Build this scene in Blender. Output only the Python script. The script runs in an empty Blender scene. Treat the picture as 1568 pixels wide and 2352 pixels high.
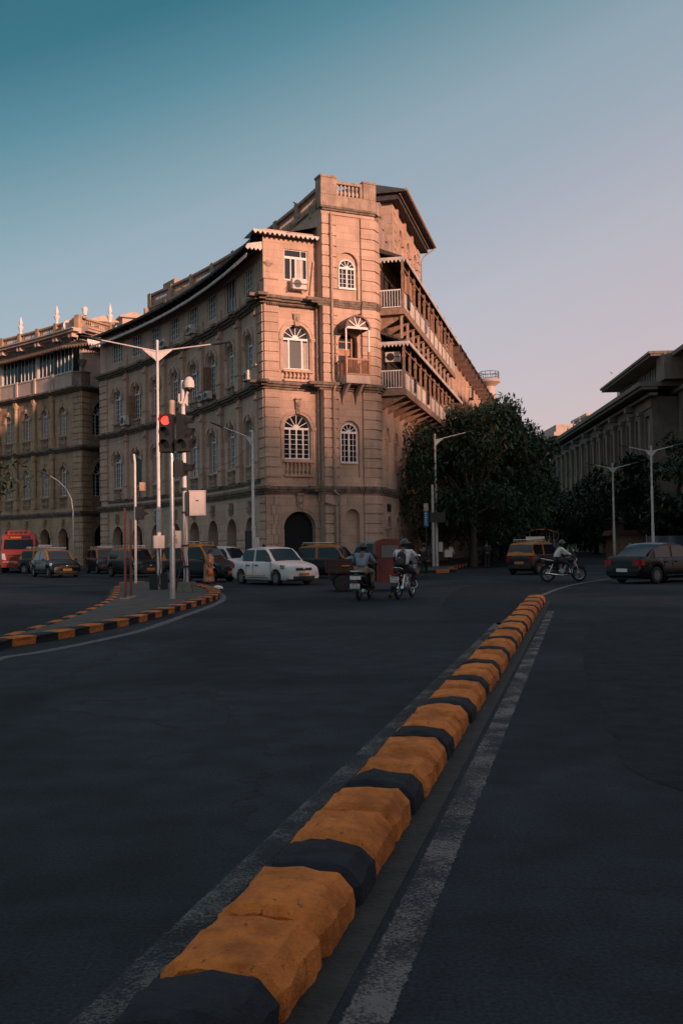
import bpy, bmesh, math, random
from mathutils import Vector, Matrix
R = math.radians; PI = math.pi
SC = bpy.context.scene; COL = SC.collection
random.seed(7)

# ------------------------------------------------------------------ camera
F, CX, CY, CAMZ = 2300.0, 784.0, 1176.0, 1.6
TILT, ROLL = math.atan(74 / F), R(0.83)
_f = Vector((0, math.cos(TILT), math.sin(TILT))); _r = Vector((1, 0, 0)); _u = Vector((0, -math.sin(TILT), math.cos(TILT)))
CR = _r * math.cos(ROLL) - _u * math.sin(ROLL); CU = _u * math.cos(ROLL) + _r * math.sin(ROLL)
cam = bpy.data.cameras.new('camera'); camo = bpy.data.objects.new('camera', cam); COL.objects.link(camo)
camo.matrix_world = Matrix(((CR.x, CU.x, -_f.x, 0), (CR.y, CU.y, -_f.y, 0), (CR.z, CU.z, -_f.z, CAMZ), (0, 0, 0, 1)))
cam.sensor_fit = 'HORIZONTAL'; cam.sensor_width = 24; cam.lens = F / 1568 * 24
cam.clip_start = 0.1; cam.clip_end = 3000
SC.camera = camo

# ------------------------------------------------------------------ light
SUN_EL, SUN_AZ = R(9.5), R(37.5)        # azimuth: to the right of straight behind the camera
SUN_DIR = Vector((math.sin(SUN_AZ) * math.cos(SUN_EL), -math.cos(SUN_AZ) * math.cos(SUN_EL), math.sin(SUN_EL)))
sl = bpy.data.lights.new('sun', 'SUN'); sl.energy = 5.0; sl.angle = R(1.6); sl.color = (1, .56, .40)
so = bpy.data.objects.new('sun', sl); COL.objects.link(so); so.rotation_euler = SUN_DIR.to_track_quat('Z', 'Y').to_euler()
so.location = (20, -20, 60)
W = bpy.data.worlds.new('World'); SC.world = W; W.use_nodes = True
nt = W.node_tree; nt.nodes.clear()
def N(t, typ, **kw):
    n = t.nodes.new(typ)
    for k, v in kw.items(): setattr(n, k, v)
    return n
def ramp(node, stops):
    e = node.color_ramp.elements
    while len(e) > 1: e.remove(e[-1])
    e[0].position = stops[0][0]; e[0].color = (*stops[0][1], 1)
    for p, c in stops[1:]:
        q = e.new(p); q.color = (*c, 1)
def srgb(r, g, b):
    return tuple((c / 255 / 12.92 if c / 255 <= .04045 else ((c / 255 + .055) / 1.055) ** 2.4) for c in (r, g, b))
tc = N(nt, 'ShaderNodeTexCoord'); dt = N(nt, 'ShaderNodeVectorMath', operation='DOT_PRODUCT')
dt.inputs[1].default_value = (-.35, 0, 1.0)
mr = N(nt, 'ShaderNodeMapRange'); mr.inputs[1].default_value = -.1; mr.inputs[2].default_value = 1.2
cr = N(nt, 'ShaderNodeValToRGB')
def st(t): return (t + .1) / 1.3
def sk(*c): return tuple(max(.004, v - q) for v, q in zip(srgb(*c), (.021, .027, .036)))
ramp(cr, [(st(-.1), sk(200, 165, 168)), (st(.0), sk(200, 174, 180)), (st(.09), sk(192, 177, 184)), (st(.19), sk(181, 177, 187)), (st(.30), sk(155, 166, 178)),
          (st(.36), sk(143, 162, 174)), (st(.405), sk(124, 151, 163)), (st(.47), sk(84, 131, 145)), (st(.53), sk(48, 107, 122)), (st(.61), sk(40, 98, 114)), (st(.66), sk(84, 112, 124)), (st(.80), sk(172, 174, 181)), (1, sk(184, 184, 189))])
sky = N(nt, 'ShaderNodeTexSky', sky_type='NISHITA'); sky.sun_disc = False
sky.sun_elevation = SUN_EL; sky.sun_rotation = math.atan2(SUN_DIR.x, SUN_DIR.y)
b1 = N(nt, 'ShaderNodeBackground'); b1.inputs[1].default_value = .97
b2 = N(nt, 'ShaderNodeBackground'); b2.inputs[1].default_value = .03
ad = N(nt, 'ShaderNodeAddShader'); wo = N(nt, 'ShaderNodeOutputWorld')
L = nt.links.new
L(tc.outputs['Generated'], dt.inputs[0]); L(dt.outputs['Value'], mr.inputs[0]); L(mr.outputs[0], cr.inputs[0])
L(cr.outputs[0], b1.inputs[0]); L(sky.outputs[0], b2.inputs[0]); L(b1.outputs[0], ad.inputs[0]); L(b2.outputs[0], ad.inputs[1]); L(ad.outputs[0], wo.inputs[0])
SC.view_settings.view_transform = 'Standard'; SC.view_settings.look = 'None'; SC.view_settings.exposure = 0; SC.view_settings.gamma = 1
SC.view_settings.use_curve_mapping = False

# ------------------------------------------------------------------ materials
def mat(name, col, rough=.8, metal=0, var=.15, scale=2.0, bump=0, streak=0, bscale=None, emit=None, es=1.0, spec=.5, coat=0, stain=None, coord='Object', trans=0, ashlar=0):
    m = bpy.data.materials.new(name); m.use_nodes = True; t = m.node_tree; p = t.nodes['Principled BSDF']
    l = t.links.new
    p.inputs['Roughness'].default_value = rough; p.inputs['Metallic'].default_value = metal
    p.inputs['Specular IOR Level'].default_value = spec
    if coat: p.inputs['Coat Weight'].default_value = coat; p.inputs['Coat Roughness'].default_value = .08
    p.inputs['Base Color'].default_value = (*col, 1)
    tcn = N(t, 'ShaderNodeTexCoord'); src = tcn.outputs[coord]
    if var:
        n1 = N(t, 'ShaderNodeTexNoise'); n1.inputs['Scale'].default_value = scale; n1.inputs['Detail'].default_value = 8; n1.inputs['Roughness'].default_value = .65
        l(src, n1.inputs['Vector'])
        r1 = N(t, 'ShaderNodeValToRGB')
        lo = tuple(max(0, c * (1 - var * 1.6)) for c in col); hi = tuple(min(1, c * (1 + var)) for c in col)
        ramp(r1, [(.3, lo), (.7, hi)]); l(n1.outputs[0], r1.inputs[0]); last = r1.outputs[0]
        if streak:
            mp = N(t, 'ShaderNodeMapping'); mp.inputs['Scale'].default_value = (1.7, 1.7, .16); l(src, mp.inputs[0])
            n2 = N(t, 'ShaderNodeTexNoise'); n2.inputs['Scale'].default_value = 1.6; n2.inputs['Detail'].default_value = 7; n2.inputs['Roughness'].default_value = .7; l(mp.outputs[0], n2.inputs['Vector'])
            r2 = N(t, 'ShaderNodeValToRGB'); ramp(r2, [(.50, (0, 0, 0)), (.72, (streak,) * 3)]); l(n2.outputs[0], r2.inputs[0])
            mx = N(t, 'ShaderNodeMix', data_type='RGBA'); l(r2.outputs[0], mx.inputs[0]); l(last, mx.inputs[6])
            mx.inputs[7].default_value = (*(stain or tuple(c * .22 for c in col)), 1); last = mx.outputs[2]
        if ashlar:
            sx = N(t, 'ShaderNodeSeparateXYZ'); l(src, sx.inputs[0]); s_ = N(t, 'ShaderNodeMath', operation='ADD'); l(sx.outputs[0], s_.inputs[0]); l(sx.outputs[1], s_.inputs[1]); cb = N(t, 'ShaderNodeCombineXYZ'); l(s_.outputs[0], cb.inputs[0]); l(sx.outputs[2], cb.inputs[1])
            bk = N(t, 'ShaderNodeTexBrick'); bk.inputs['Scale'].default_value = 1; bk.inputs['Mortar Size'].default_value = .011; bk.inputs['Mortar Smooth'].default_value = .3; bk.inputs['Brick Width'].default_value = 1.05; bk.inputs['Row Height'].default_value = .42
            bk.inputs['Color1'].default_value = (1, 1, 1, 1); bk.inputs['Color2'].default_value = (.86, .85, .84, 1); bk.inputs['Mortar'].default_value = (.55, .52, .5, 1); l(cb.outputs[0], bk.inputs['Vector'])
            mb = N(t, 'ShaderNodeMix', data_type='RGBA', blend_type='MULTIPLY'); mb.inputs[0].default_value = ashlar; l(last, mb.inputs[6]); l(bk.outputs['Color'], mb.inputs[7]); last = mb.outputs[2]
        l(last, p.inputs['Base Color'])
    if bump:
        n3 = N(t, 'ShaderNodeTexNoise'); n3.inputs['Scale'].default_value = bscale or 30; n3.inputs['Detail'].default_value = 6; l(src, n3.inputs['Vector'])
        bp = N(t, 'ShaderNodeBump'); bp.inputs['Strength'].default_value = bump; bp.inputs['Distance'].default_value = .02
        l(n3.outputs[0], bp.inputs['Height']); l(bp.outputs[0], p.inputs['Normal'])
    if emit:
        p.inputs['Emission Color'].default_value = (*emit, 1); p.inputs['Emission Strength'].default_value = es
    return m
M = {}
M['stone'] = mat('sandstone', (.57, .395, .30), .9, var=.13, scale=.7, bump=.4, bscale=14, streak=.32, ashlar=.75)
M['stone2'] = mat('weathered_sandstone', (.40, .29, .22), .9, var=.25, scale=2.2, bump=.6, bscale=12, streak=.75, stain=(.06, .05, .042))
M['stone3'] = mat('soot_stained_cornice', (.21, .16, .125), .92, var=.4, scale=3, bump=.6, bscale=12, streak=.9, stain=(.05, .045, .04))
M['plaster'] = mat('pale_plaster', (.56, .43, .36), .9, var=.14, scale=.7, bump=.2, streak=.35, stain=(.22, .15, .11))
M['stoneL'] = mat('yellow_sandstone', (.48, .33, .22), .9, var=.2, scale=.9, bump=.5, bscale=14, streak=.5, ashlar=.7)
M['stoneR'] = mat('grey_stone', (.215, .182, .145), .9, var=.18, scale=.6, bump=.3, streak=.4)
M['white'] = mat('white_window_paint', (.74, .71, .69), .5, var=.08, scale=3)
M['wpanel'] = mat('aged_white_board', (.60, .55, .50), .7, var=.16, scale=1.5, streak=.45, stain=(.25, .17, .12))
M['wood'] = mat('weathered_timber', (.30, .19, .13), .8, var=.3, scale=4, streak=.5)
M['woodred'] = mat('red_brown_balcony_wood', (.42, .21, .13), .7, var=.2, scale=4)
M['tile'] = mat('dark_roof_tile', (.06, .055, .055), .85, var=.45, scale=3, bump=.6, bscale=9)
M['soffit'] = mat('dark_roof_boards', (.05, .045, .045), .9, var=.3, scale=3)
M['brownsheet'] = mat('brown_awning_sheet', (.14, .085, .065), .6, var=.2, scale=3)
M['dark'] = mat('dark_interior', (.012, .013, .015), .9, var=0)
M['glass'] = mat('window_glass', (.012, .015, .02), .06, var=0, spec=.6)
M['glassbig'] = mat('reflective_plate_glass', (.10, .09, .09), .04, var=0, spec=1.0)
M['curtain'] = mat('pale_curtain', (.5, .42, .38), .9, var=.1)
M['pipe'] = mat('painted_drain_pipe', (.42, .29, .22), .7, var=.2, scale=5)
M['metal'] = mat('galvanised_steel', (.45, .45, .45), .42, metal=.6, var=.15, scale=4)
M['polewhite'] = mat('pale_painted_pole', (.62, .57, .55), .5, var=.12, scale=3, streak=.25, stain=(.25, .16, .12))
M['poledark'] = mat('dark_lamp_metal', (.03, .033, .037), .5, var=.1)
M['rust'] = mat('rust_red_steel', (.09, .032, .024), .8, var=.3, scale=6)
M['black'] = mat('black_plastic', (.018, .019, .021), .5, var=.1)
M['rimgrey'] = mat('dull_wheel_rim', (.16, .16, .16), .5, .5, var=.2, scale=9)
M['rubber'] = mat('tyre_rubber', (.016, .016, .017), .85, var=.15, scale=8)
M['box'] = mat('cream_cabinet_paint', (.62, .55, .51), .55, var=.08, scale=3, streak=.2, stain=(.3, .2, .14))
M['concrete'] = mat('concrete', (.22, .20, .18), .95, var=.25, scale=4, bump=.6)
M['blue'] = mat('blue_sign', (.02, .10, .24), .6, var=.1)
M['orange'] = mat('orange_cloth', (.5, .13, .04), .8, var=.15)
def kerbpaint(name, col, under, amt):
    m = bpy.data.materials.new(name); m.use_nodes = True; t = m.node_tree; p = t.nodes['Principled BSDF']; l = t.links.new
    tcn = N(t, 'ShaderNodeTexCoord'); oi = N(t, 'ShaderNodeObjectInfo'); ad = N(t, 'ShaderNodeVectorMath', operation='MULTIPLY_ADD'); cx = N(t, 'ShaderNodeCombineXYZ')
    l(oi.outputs['Random'], cx.inputs[0]); l(oi.outputs['Random'], cx.inputs[1]); l(cx.outputs[0], ad.inputs[0]); ad.inputs[1].default_value = (37, 19, 0); l(tcn.outputs['Object'], ad.inputs[2])
    def nz(s, d=8, r=.65):
        n = N(t, 'ShaderNodeTexNoise'); n.inputs['Scale'].default_value = s; n.inputs['Detail'].default_value = d; n.inputs['Roughness'].default_value = r; l(ad.outputs[0], n.inputs['Vector']); return n.outputs[0]
    a = nz(4.5); b = nz(22, 6, .7); c = nz(90, 3)
    r = N(t, 'ShaderNodeValToRGB'); ramp(r, [(.3, tuple(v * .68 for v in col)), (.52, col), (.75, tuple(min(1, v * 1.18) for v in col))]); l(a, r.inputs[0])
    r2 = N(t, 'ShaderNodeValToRGB'); ramp(r2, [(amt, (0, 0, 0)), (amt + .05, (.85, .85, .85))]); l(b, r2.inputs[0])
    mx = N(t, 'ShaderNodeMix', data_type='RGBA'); 
    r5 = N(t, 'ShaderNodeValToRGB'); ramp(r5, [(.40, (.50, .46, .42)), (.56, (1, 1, 1))]); l(nz(2.6, 9, .72), r5.inputs[0]); m5 = N(t, 'ShaderNodeMix', data_type='RGBA', blend_type='MULTIPLY'); m5.inputs[0].default_value = .8; l(r.outputs[0], m5.inputs[6]); l(r5.outputs[0], m5.inputs[7])
    l(r2.outputs[0], mx.inputs[0]); l(m5.outputs[2], mx.inputs[6]); mx.inputs[7].default_value = (*under, 1); l(mx.outputs[2], p.inputs['Base Color'])
    p.inputs['Roughness'].default_value = .82; p.inputs['Specular IOR Level'].default_value = .25
    s = N(t, 'ShaderNodeMath', operation='ADD'); l(b, s.inputs[0]); l(c, s.inputs[1]); bp = N(t, 'ShaderNodeBump'); bp.inputs['Strength'].default_value = .9; bp.inputs['Distance'].default_value = .014; l(s.outputs[0], bp.inputs['Height']); l(bp.outputs[0], p.inputs['Normal'])
    return m
M['yellowkerb'] = kerbpaint('worn_orange_kerb_paint', (.74, .225, .048), (.14, .07, .04), .60)
M['blackkerb'] = kerbpaint('worn_black_kerb_paint', (.026, .030, .040), (.075, .065, .06), .66)
M['bark'] = mat('tree_bark', (.05, .04, .032), .95, var=.3, scale=6, bump=.8)
def leafmat(name, a, b, c):
    m = bpy.data.materials.new(name); m.use_nodes = True; t = m.node_tree; p = t.nodes['Principled BSDF']; l = t.links.new
    g = N(t, 'ShaderNodeNewGeometry'); r = N(t, 'ShaderNodeValToRGB'); ramp(r, [(0, a), (.55, b), (.93, b), (1, c)])
    tcn = N(t, 'ShaderNodeTexCoord'); n1 = N(t, 'ShaderNodeTexNoise'); n1.inputs['Scale'].default_value = .45; l(tcn.outputs['Object'], n1.inputs['Vector'])
    ma = N(t, 'ShaderNodeMath', operation='ADD'); ma.use_clamp = True
    mu = N(t, 'ShaderNodeMath', operation='MULTIPLY_ADD'); mu.inputs[1].default_value = 1.6; mu.inputs[2].default_value = -.8
    l(n1.outputs[0], mu.inputs[0]); l(g.outputs['Random Per Island'], ma.inputs[0]); l(mu.outputs[0], ma.inputs[1]); l(ma.outputs[0], r.inputs[0])
    l(r.outputs[0], p.inputs['Base Color']); p.inputs['Roughness'].default_value = .7; p.inputs['Specular IOR Level'].default_value = .25
    return m
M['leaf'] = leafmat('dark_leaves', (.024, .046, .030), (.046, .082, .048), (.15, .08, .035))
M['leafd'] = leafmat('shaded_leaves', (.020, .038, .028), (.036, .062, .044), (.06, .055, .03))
def carpaint(name, col, rough=.28, metal=0, var=.06):
    return mat(name, col, rough, metal, var=var, scale=2.5, coat=.12, spec=.35)
M['cwhite'] = carpaint('white_car_paint', (.66, .63, .61), .35)
M['cblack'] = carpaint('black_taxi_paint', (.006, .008, .011), .35)
M['corange'] = carpaint('orange_taxi_paint', (.42, .14, .018), .4)
M['cgrey'] = carpaint('dark_grey_car_paint', (.004, .006, .008), .3, .1)
M['cblue'] = carpaint('pale_blue_grey_car_paint', (.20, .24, .28), .35, .2)
M['cred'] = carpaint('faded_red_paint', (.085, .015, .012), .45, var=.2)
M['cbus'] = carpaint('red_bus_paint', (.40, .045, .03), .35)
M['chrome'] = mat('chrome', (.75, .75, .75), .15, 1, var=0)
M['lens'] = mat('headlight_glass', (.85, .85, .85), .12, 0, var=.2, scale=14, spec=1)
M['lensg'] = mat('grey_headlight_glass', (.22, .24, .27), .1, .3, var=.4, scale=14, spec=1)
M['tail'] = mat('red_tail_lens', (.30, .01, .01), .2, 0, var=.2, scale=10)
M['amber'] = mat('amber_lens', (.6, .2, .02), .25, var=0)
M['plateY'] = mat('yellow_number_plate', (.62, .24, .03), .6, var=.05)
M['plateW'] = mat('white_number_plate', (.72, .70, .66), .6, var=.05)
M['ink'] = mat('black_lettering', (.02, .02, .02), .7, var=0)
M['skin'] = mat('brown_skin', (.16, .085, .055), .6, var=.08)
M['hair'] = mat('black_hair', (.010, .009, .009), .6, var=0)
M['shirtblue'] = mat('pale_blue_shirt', (.20, .24, .31), .85, var=.2, scale=5, bump=.6, bscale=9)
M['shirtwhite'] = mat('white_cotton', (.62, .59, .59), .85, var=.12, scale=5, bump=.6, bscale=9)
M['khaki'] = mat('khaki_trousers', (.26, .18, .12), .85, var=.15, scale=6, bump=.4)
M['denim'] = mat('dark_trousers', (.014, .017, .024), .85, var=.2)
M['clothdark'] = mat('dark_cloth', (.02, .02, .024), .85, var=.2)
M['helmet'] = mat('black_helmet_shell', (.012, .013, .015), .2, var=0, coat=.6)
M['sari'] = mat('patterned_sari', (.34, .19, .13), .85, var=.6, scale=14)

# ------------------------------------------------------------------ mesh helpers
class Fr:                                            # a wall frame: u along the wall to the right, v out of it, z up
    def __init__(s, x, y, ang, z=0):
        s.o = Vector((x, y, z)); s.a = ang; s.U = Vector((math.cos(ang), math.sin(ang), 0)); s.V = Vector((math.sin(ang), -math.cos(ang), 0))
    def __call__(s, u, v, z): return s.o + s.U * u + s.V * v + Vector((0, 0, z))
    def sub(s, u, v, z=0):
        p = s(u, v, z); return Fr(p.x, p.y, s.a, p.z)
class Id:
    def __call__(s, u, v, z): return Vector((u, v, z))
class MB:
    def __init__(s, fr=None): s.v = []; s.f = []; s.m = []; s.fr = fr or Id(); s.mi = 0
    def face(s, pts):
        b = len(s.v); s.v += [s.fr(*p) for p in pts]; s.f.append(tuple(range(b, b + len(pts)))); s.m.append(s.mi); return s
    def box(s, u0, u1, v0, v1, z0, z1):
        b = len(s.v)
        s.v += [s.fr(*p) for p in ((u0, v0, z0), (u1, v0, z0), (u1, v1, z0), (u0, v1, z0), (u0, v0, z1), (u1, v0, z1), (u1, v1, z1), (u0, v1, z1))]
        for q in ((0, 3, 2, 1), (4, 5, 6, 7), (0, 1, 5, 4), (1, 2, 6, 5), (2, 3, 7, 6), (3, 0, 4, 7)):
            s.f.append(tuple(b + i for i in q)); s.m.append(s.mi)
        return s
    def prism(s, poly, v0, v1, ax='v'):              # polygon in (u,z) pushed along v, or in (v,z) pushed along u, or (u,v) along z
        n = len(poly); b = len(s.v)
        g = {'v': lambda p, t: (p[0], t, p[1]), 'u': lambda p, t: (t, p[0], p[1]), 'z': lambda p, t: (p[0], p[1], t)}[ax]
        s.v += [s.fr(*g(p, v0)) for p in poly] + [s.fr(*g(p, v1)) for p in poly]
        s.f.append(tuple(b + i for i in range(n))); s.f.append(tuple(b + n + i for i in reversed(range(n)))); s.m += [s.mi] * 2
        for i in range(n):
            j = (i + 1) % n; s.f.append((b + i, b + j, b + n + j, b + n + i)); s.m.append(s.mi)
        return s
    def rings(s, rs, closed=True, cap=True):         # rs: list of rings of raw world/local points (tuples given to fr)
        b = len(s.v); n = len(rs[0])
        for r in rs: s.v += [s.fr(*p) for p in r]
        for i in range(len(rs) - 1):
            for j in range(n if closed else n - 1):
                k = (j + 1) % n
                s.f.append((b + i * n + j, b + i * n + k, b + (i + 1) * n + k, b + (i + 1) * n + j)); s.m.append(s.mi)
        if cap and closed:
            s.f.append(tuple(b + j for j in reversed(range(n)))); s.f.append(tuple(b + (len(rs) - 1) * n + j for j in range(n))); s.m += [s.mi] * 2
        return s
    def lathe(s, prof, u, v, seg=8, ph=0):
        return s.rings([[(u + r * math.cos(ph + 2 * PI * j / seg), v + r * math.sin(ph + 2 * PI * j / seg), z) for j in range(seg)] for r, z in prof])
    def tube(s, pts, r, seg=8):
        pts = [Vector(p) for p in pts]; rs = r if isinstance(r, (list, tuple)) else [r] * len(pts); out = []
        pn = None
        for i, p in enumerate(pts):
            a = pts[max(0, i - 1)]; c = pts[min(len(pts) - 1, i + 1)]; d = (c - a)
            if d.length < 1e-9: d = Vector((0, 0, 1))
            d.normalize()
            if pn is None: pn = d.orthogonal().normalized()
            pn = (pn - d * pn.dot(d))
            if pn.length < 1e-6: pn = d.orthogonal()
            pn.normalize(); q = d.cross(pn)
            out.append([tuple(p + (pn * math.cos(2 * PI * j / seg) + q * math.sin(2 * PI * j / seg)) * rs[i]) for j in range(seg)])
        return s.rings(out)
    def ball(s, c, rx, ry=None, rz=None, seg=10, rn=7):
        ry = ry or rx; rz = rz or rx; c = Vector(c); out = []
        for i in range(1, rn):
            t = PI * i / rn; out.append([(c.x + rx * math.sin(t) * math.cos(2 * PI * j / seg), c.y + ry * math.sin(t) * math.sin(2 * PI * j / seg), c.z - rz * math.cos(t)) for j in range(seg)])
        return s.rings(out)
    def torus(s, c, R0, r, axis='y', seg=20, sg=8, sq=1.0):
        c = Vector(c); out = []
        for i in range(seg + 1):
            t = 2 * PI * i / seg; ring = []
            for j in range(sg):
                q = 2 * PI * j / sg; rr = R0 + r * math.cos(q); w = r * sq * math.sin(q); a, b_ = rr * math.cos(t), rr * math.sin(t)
                ring.append((c.x + a, c.y + w, c.z + b_) if axis == 'y' else ((c.x + w, c.y + a, c.z + b_) if axis == 'x' else (c.x + a, c.y + b_, c.z + w)))
            out.append(ring)
        return s.rings(out, cap=False)
    def cyl(s, c0, c1, r, seg=12): return s.tube([c0, c1], r, seg)
    def build(s, name, mats, parent=None, smooth=0, keep=True):
        me = bpy.data.meshes.new(name); me.from_pydata([tuple(v) for v in s.v], [], s.f)
        mats = mats if isinstance(mats, (list, tuple)) else [mats]
        for m_ in mats: me.materials.append(m_)
        me.polygons.foreach_set('material_index', s.m)
        bm = bmesh.new(); bm.from_mesh(me); bmesh.ops.remove_doubles(bm, verts=bm.verts, dist=1e-5); bmesh.ops.recalc_face_normals(bm, faces=bm.faces); bm.to_mesh(me); bm.free()
        if smooth:
            me.polygons.foreach_set('use_smooth', [True] * len(me.polygons)); me.set_sharp_from_angle(angle=R(smooth))
        o = bpy.data.objects.new(name, me); COL.objects.link(o)
        if parent is not None:
            o.parent = parent
            if keep: o.matrix_parent_inverse = pinv(parent)
        return o
def pinv(p):                                          # places a child given in world coordinates under a parent that only carries a location / z turn
    m = Matrix.Identity(4); q = p; chain = []
    while q is not None: chain.append(q); q = q.parent
    for q in reversed(chain): m = m @ q.matrix_parent_inverse @ Matrix.Translation(q.location) @ q.rotation_euler.to_matrix().to_4x4() @ Matrix.Diagonal((*q.scale, 1))
    return m.inverted()
def tag(o, label, cat=None, group=None, kind=None):
    if label: o['label'] = label
    if cat: o['category'] = cat
    if group: o['group'] = group
    if kind: o['kind'] = kind
    return o
def empty(name, loc, rz, label, cat, group=None):
    o = bpy.data.objects.new(name, None); COL.objects.link(o); o.location = loc; o.rotation_euler = (0, 0, rz); o.empty_display_size = .3
    return tag(o, label, cat, group)
def kids(o): return [c for c in COL.objects if c.parent == o]
def copy_tree(o, parent=None, loc=None, rz=None, label=None, group=None, ch=None):
    c = o.copy(); COL.objects.link(c)
    if parent is not None: c.parent = parent
    if loc is not None: c.location = loc
    if rz is not None: c.rotation_euler = (0, 0, rz)
    if label: c['label'] = label
    if group: c['group'] = group
    for k in list(KIDS(o)): copy_tree(k, c)
    return c
def KIDS(o):
    return [x for x in o.children]
def G(px, py, z=0):                                   # the place on the ground that lies behind a point of the photograph (1568 x 2352)
    d = _f * F + CR * (px - CX) - CU * (py - CY); t = (z - CAMZ) / d.z; return Vector((d.x * t, d.y * t, z))
def text_mesh(s, size, name='lettering', material=None, parent=None, mtx=None, extrude=.002):
    cu = bpy.data.curves.new(name, 'FONT'); cu.body = s; cu.size = size; cu.align_x = 'CENTER'; cu.align_y = 'CENTER'; cu.extrude = extrude; cu.resolution_u = 2
    t = bpy.data.objects.new('tmp', cu); COL.objects.link(t)
    me = bpy.data.meshes.new_from_object(t.evaluated_get(bpy.context.evaluated_depsgraph_get())); bpy.data.objects.remove(t); me.name = name
    me.materials.clear(); me.materials.append(material or M['ink']); me.transform(mtx if mtx is not None else Matrix.Identity(4))
    o = bpy.data.objects.new(name, me); COL.objects.link(o)
    if parent is not None: o.parent = parent
    return o
# ================================================================== architecture kit
def arcpts(uc, r, zs, n=12):
    return [(uc - r * math.cos(PI * i / n), zs + r * math.sin(PI * i / n)) for i in range(n + 1)]
def archbay(m, u0, u1, z0, z1, op=None, v=0, depth=.3, back=False):
    """a wall field; op = (centre, width, sill, spring) with a round head, or (centre, width, sill, head, 'rect')"""
    if not op:
        m.face([(u0, v, z0), (u1, v, z0), (u1, v, z1), (u0, v, z1)]); return
    uc, w, si, sp = op[:4]; r = w / 2; a, b = uc - r, uc + r
    m.face([(u0, v, z0), (a, v, z0), (a, v, z1), (u0, v, z1)]); m.face([(b, v, z0), (u1, v, z0), (u1, v, z1), (b, v, z1)])
    if si > z0 + 1e-4:
        m.face([(a, v, z0), (b, v, z0), (b, v, si), (a, v, si)]); m.face([(a, v, si), (b, v, si), (b, v - depth, si), (a, v - depth, si)])
    m.face([(a, v, si), (a, v - depth, si), (a, v - depth, sp), (a, v, sp)]); m.face([(b, v, si), (b, v, sp), (b, v - depth, sp), (b, v - depth, si)])
    if len(op) > 4:
        m.face([(a, v, sp), (b, v, sp), (b, v, z1), (a, v, z1)]); m.face([(a, v, sp), (a, v - depth, sp), (b, v - depth, sp), (b, v, sp)])
    else:
        ar = arcpts(uc, r, sp)
        for p, q in zip(ar, ar[1:]):
            m.face([(p[0], v, p[1]), (q[0], v, q[1]), (q[0], v, z1), (p[0], v, z1)]); m.face([(p[0], v, p[1]), (p[0], v - depth, p[1]), (q[0], v - depth, q[1]), (q[0], v, q[1])])
    if back:
        ar = [(a, si), (b, si)] + ([(b, sp), (a, sp)] if len(op) > 4 else list(reversed(arcpts(uc, r, sp))))
        m.face([(p[0], v - depth, p[1]) for p in ar])
def archivolt(m, uc, r0, r1, zs, v0, v1, n=12):
    a = arcpts(uc, r0, zs, n); b = arcpts(uc, r1, zs, n)
    for i in range(n):
        for (p, q, s_, t) in (((a[i], v1), (a[i + 1], v1), (b[i + 1], v1), (b[i], v1)), ((b[i], v1), (b[i + 1], v1), (b[i + 1], v0), (b[i], v0)), ((a[i], v1), (a[i + 1], v1), (a[i + 1], v0), (a[i], v0))):
            m.face([(x[0][0], x[1], x[0][1]) for x in (p, q, s_, t)])
def courses(m, u0, u1, z0, z1, v0, v1, h=.58, g=.075, side=0):
    """rusticated pier: stacked blocks with dark grooves between"""
    n = max(1, round((z1 - z0) / h)); h = (z1 - z0) / n
    m.box(u0 + .06, u1 - .06, v0, v1 - .08, z0, z1)
    for i in range(n): m.box(u0, u1, v0, v1, z0 + i * h + g / 2, z0 + (i + 1) * h - g / 2)
BAL = [(.055, 0), (.075, .03), (.075, .08), (.04, .12), (.085, .3), (.085, .38), (.035, .58), (.035, .72), (.06, .8), (.07, .86), (.055, .9), (.055, 1)]
def balusters(m, u0, u1, v, z0, z1, pitch=.26, w=1.0, seg=6):
    n = max(1, int((u1 - u0) / pitch))
    for i in range(n):
        m.lathe([(r * w, z0 + t * (z1 - z0)) for r, t in BAL], u0 + (u1 - u0) * (i + .5) / n, v, seg)
def fringe(m, u0, u1, v, z, d=.16, pitch=.22, slope=0, t=.02):
    n = max(1, int((u1 - u0) / pitch)); p = (u1 - u0) / n
    m.box(u0, u1, v - t, v, z - .07, z + .02)
    for i in range(n):
        a = u0 + i * p
        m.prism([(a + .02, z - .07), (a + p - .02, z - .07), (a + p * .72, z - .07 - d * .55), (a + p / 2, z - .07 - d), (a + p * .28, z - .07 - d * .55)], v - t, v)
def stone_head(m, u, v, z, s=1.0):
    """keystone carved as a bearded head"""
    m.prism([(u - .2 * s, z + .42 * s), (u + .2 * s, z + .42 * s), (u + .14 * s, z - .5 * s), (u - .14 * s, z - .5 * s)], v, v + .1)
    m.ball((u, v + .12, z + .05 * s), .13 * s, .13, .19 * s); m.ball((u, v + .13, z - .22 * s), .1 * s, .09, .2 * s)
    m.ball((u, v + .25, z + .03 * s), .022, .03, .05); m.ball((u - .1 * s, v + .13, z + .18 * s), .06); m.ball((u + .1 * s, v + .13, z + .18 * s), .06)
    m.ball((u, v + .14, z + .22 * s), .08); m.box(u - .22 * s, u + .22 * s, v, v + .2, z + .42 * s, z + .52 * s)
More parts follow.
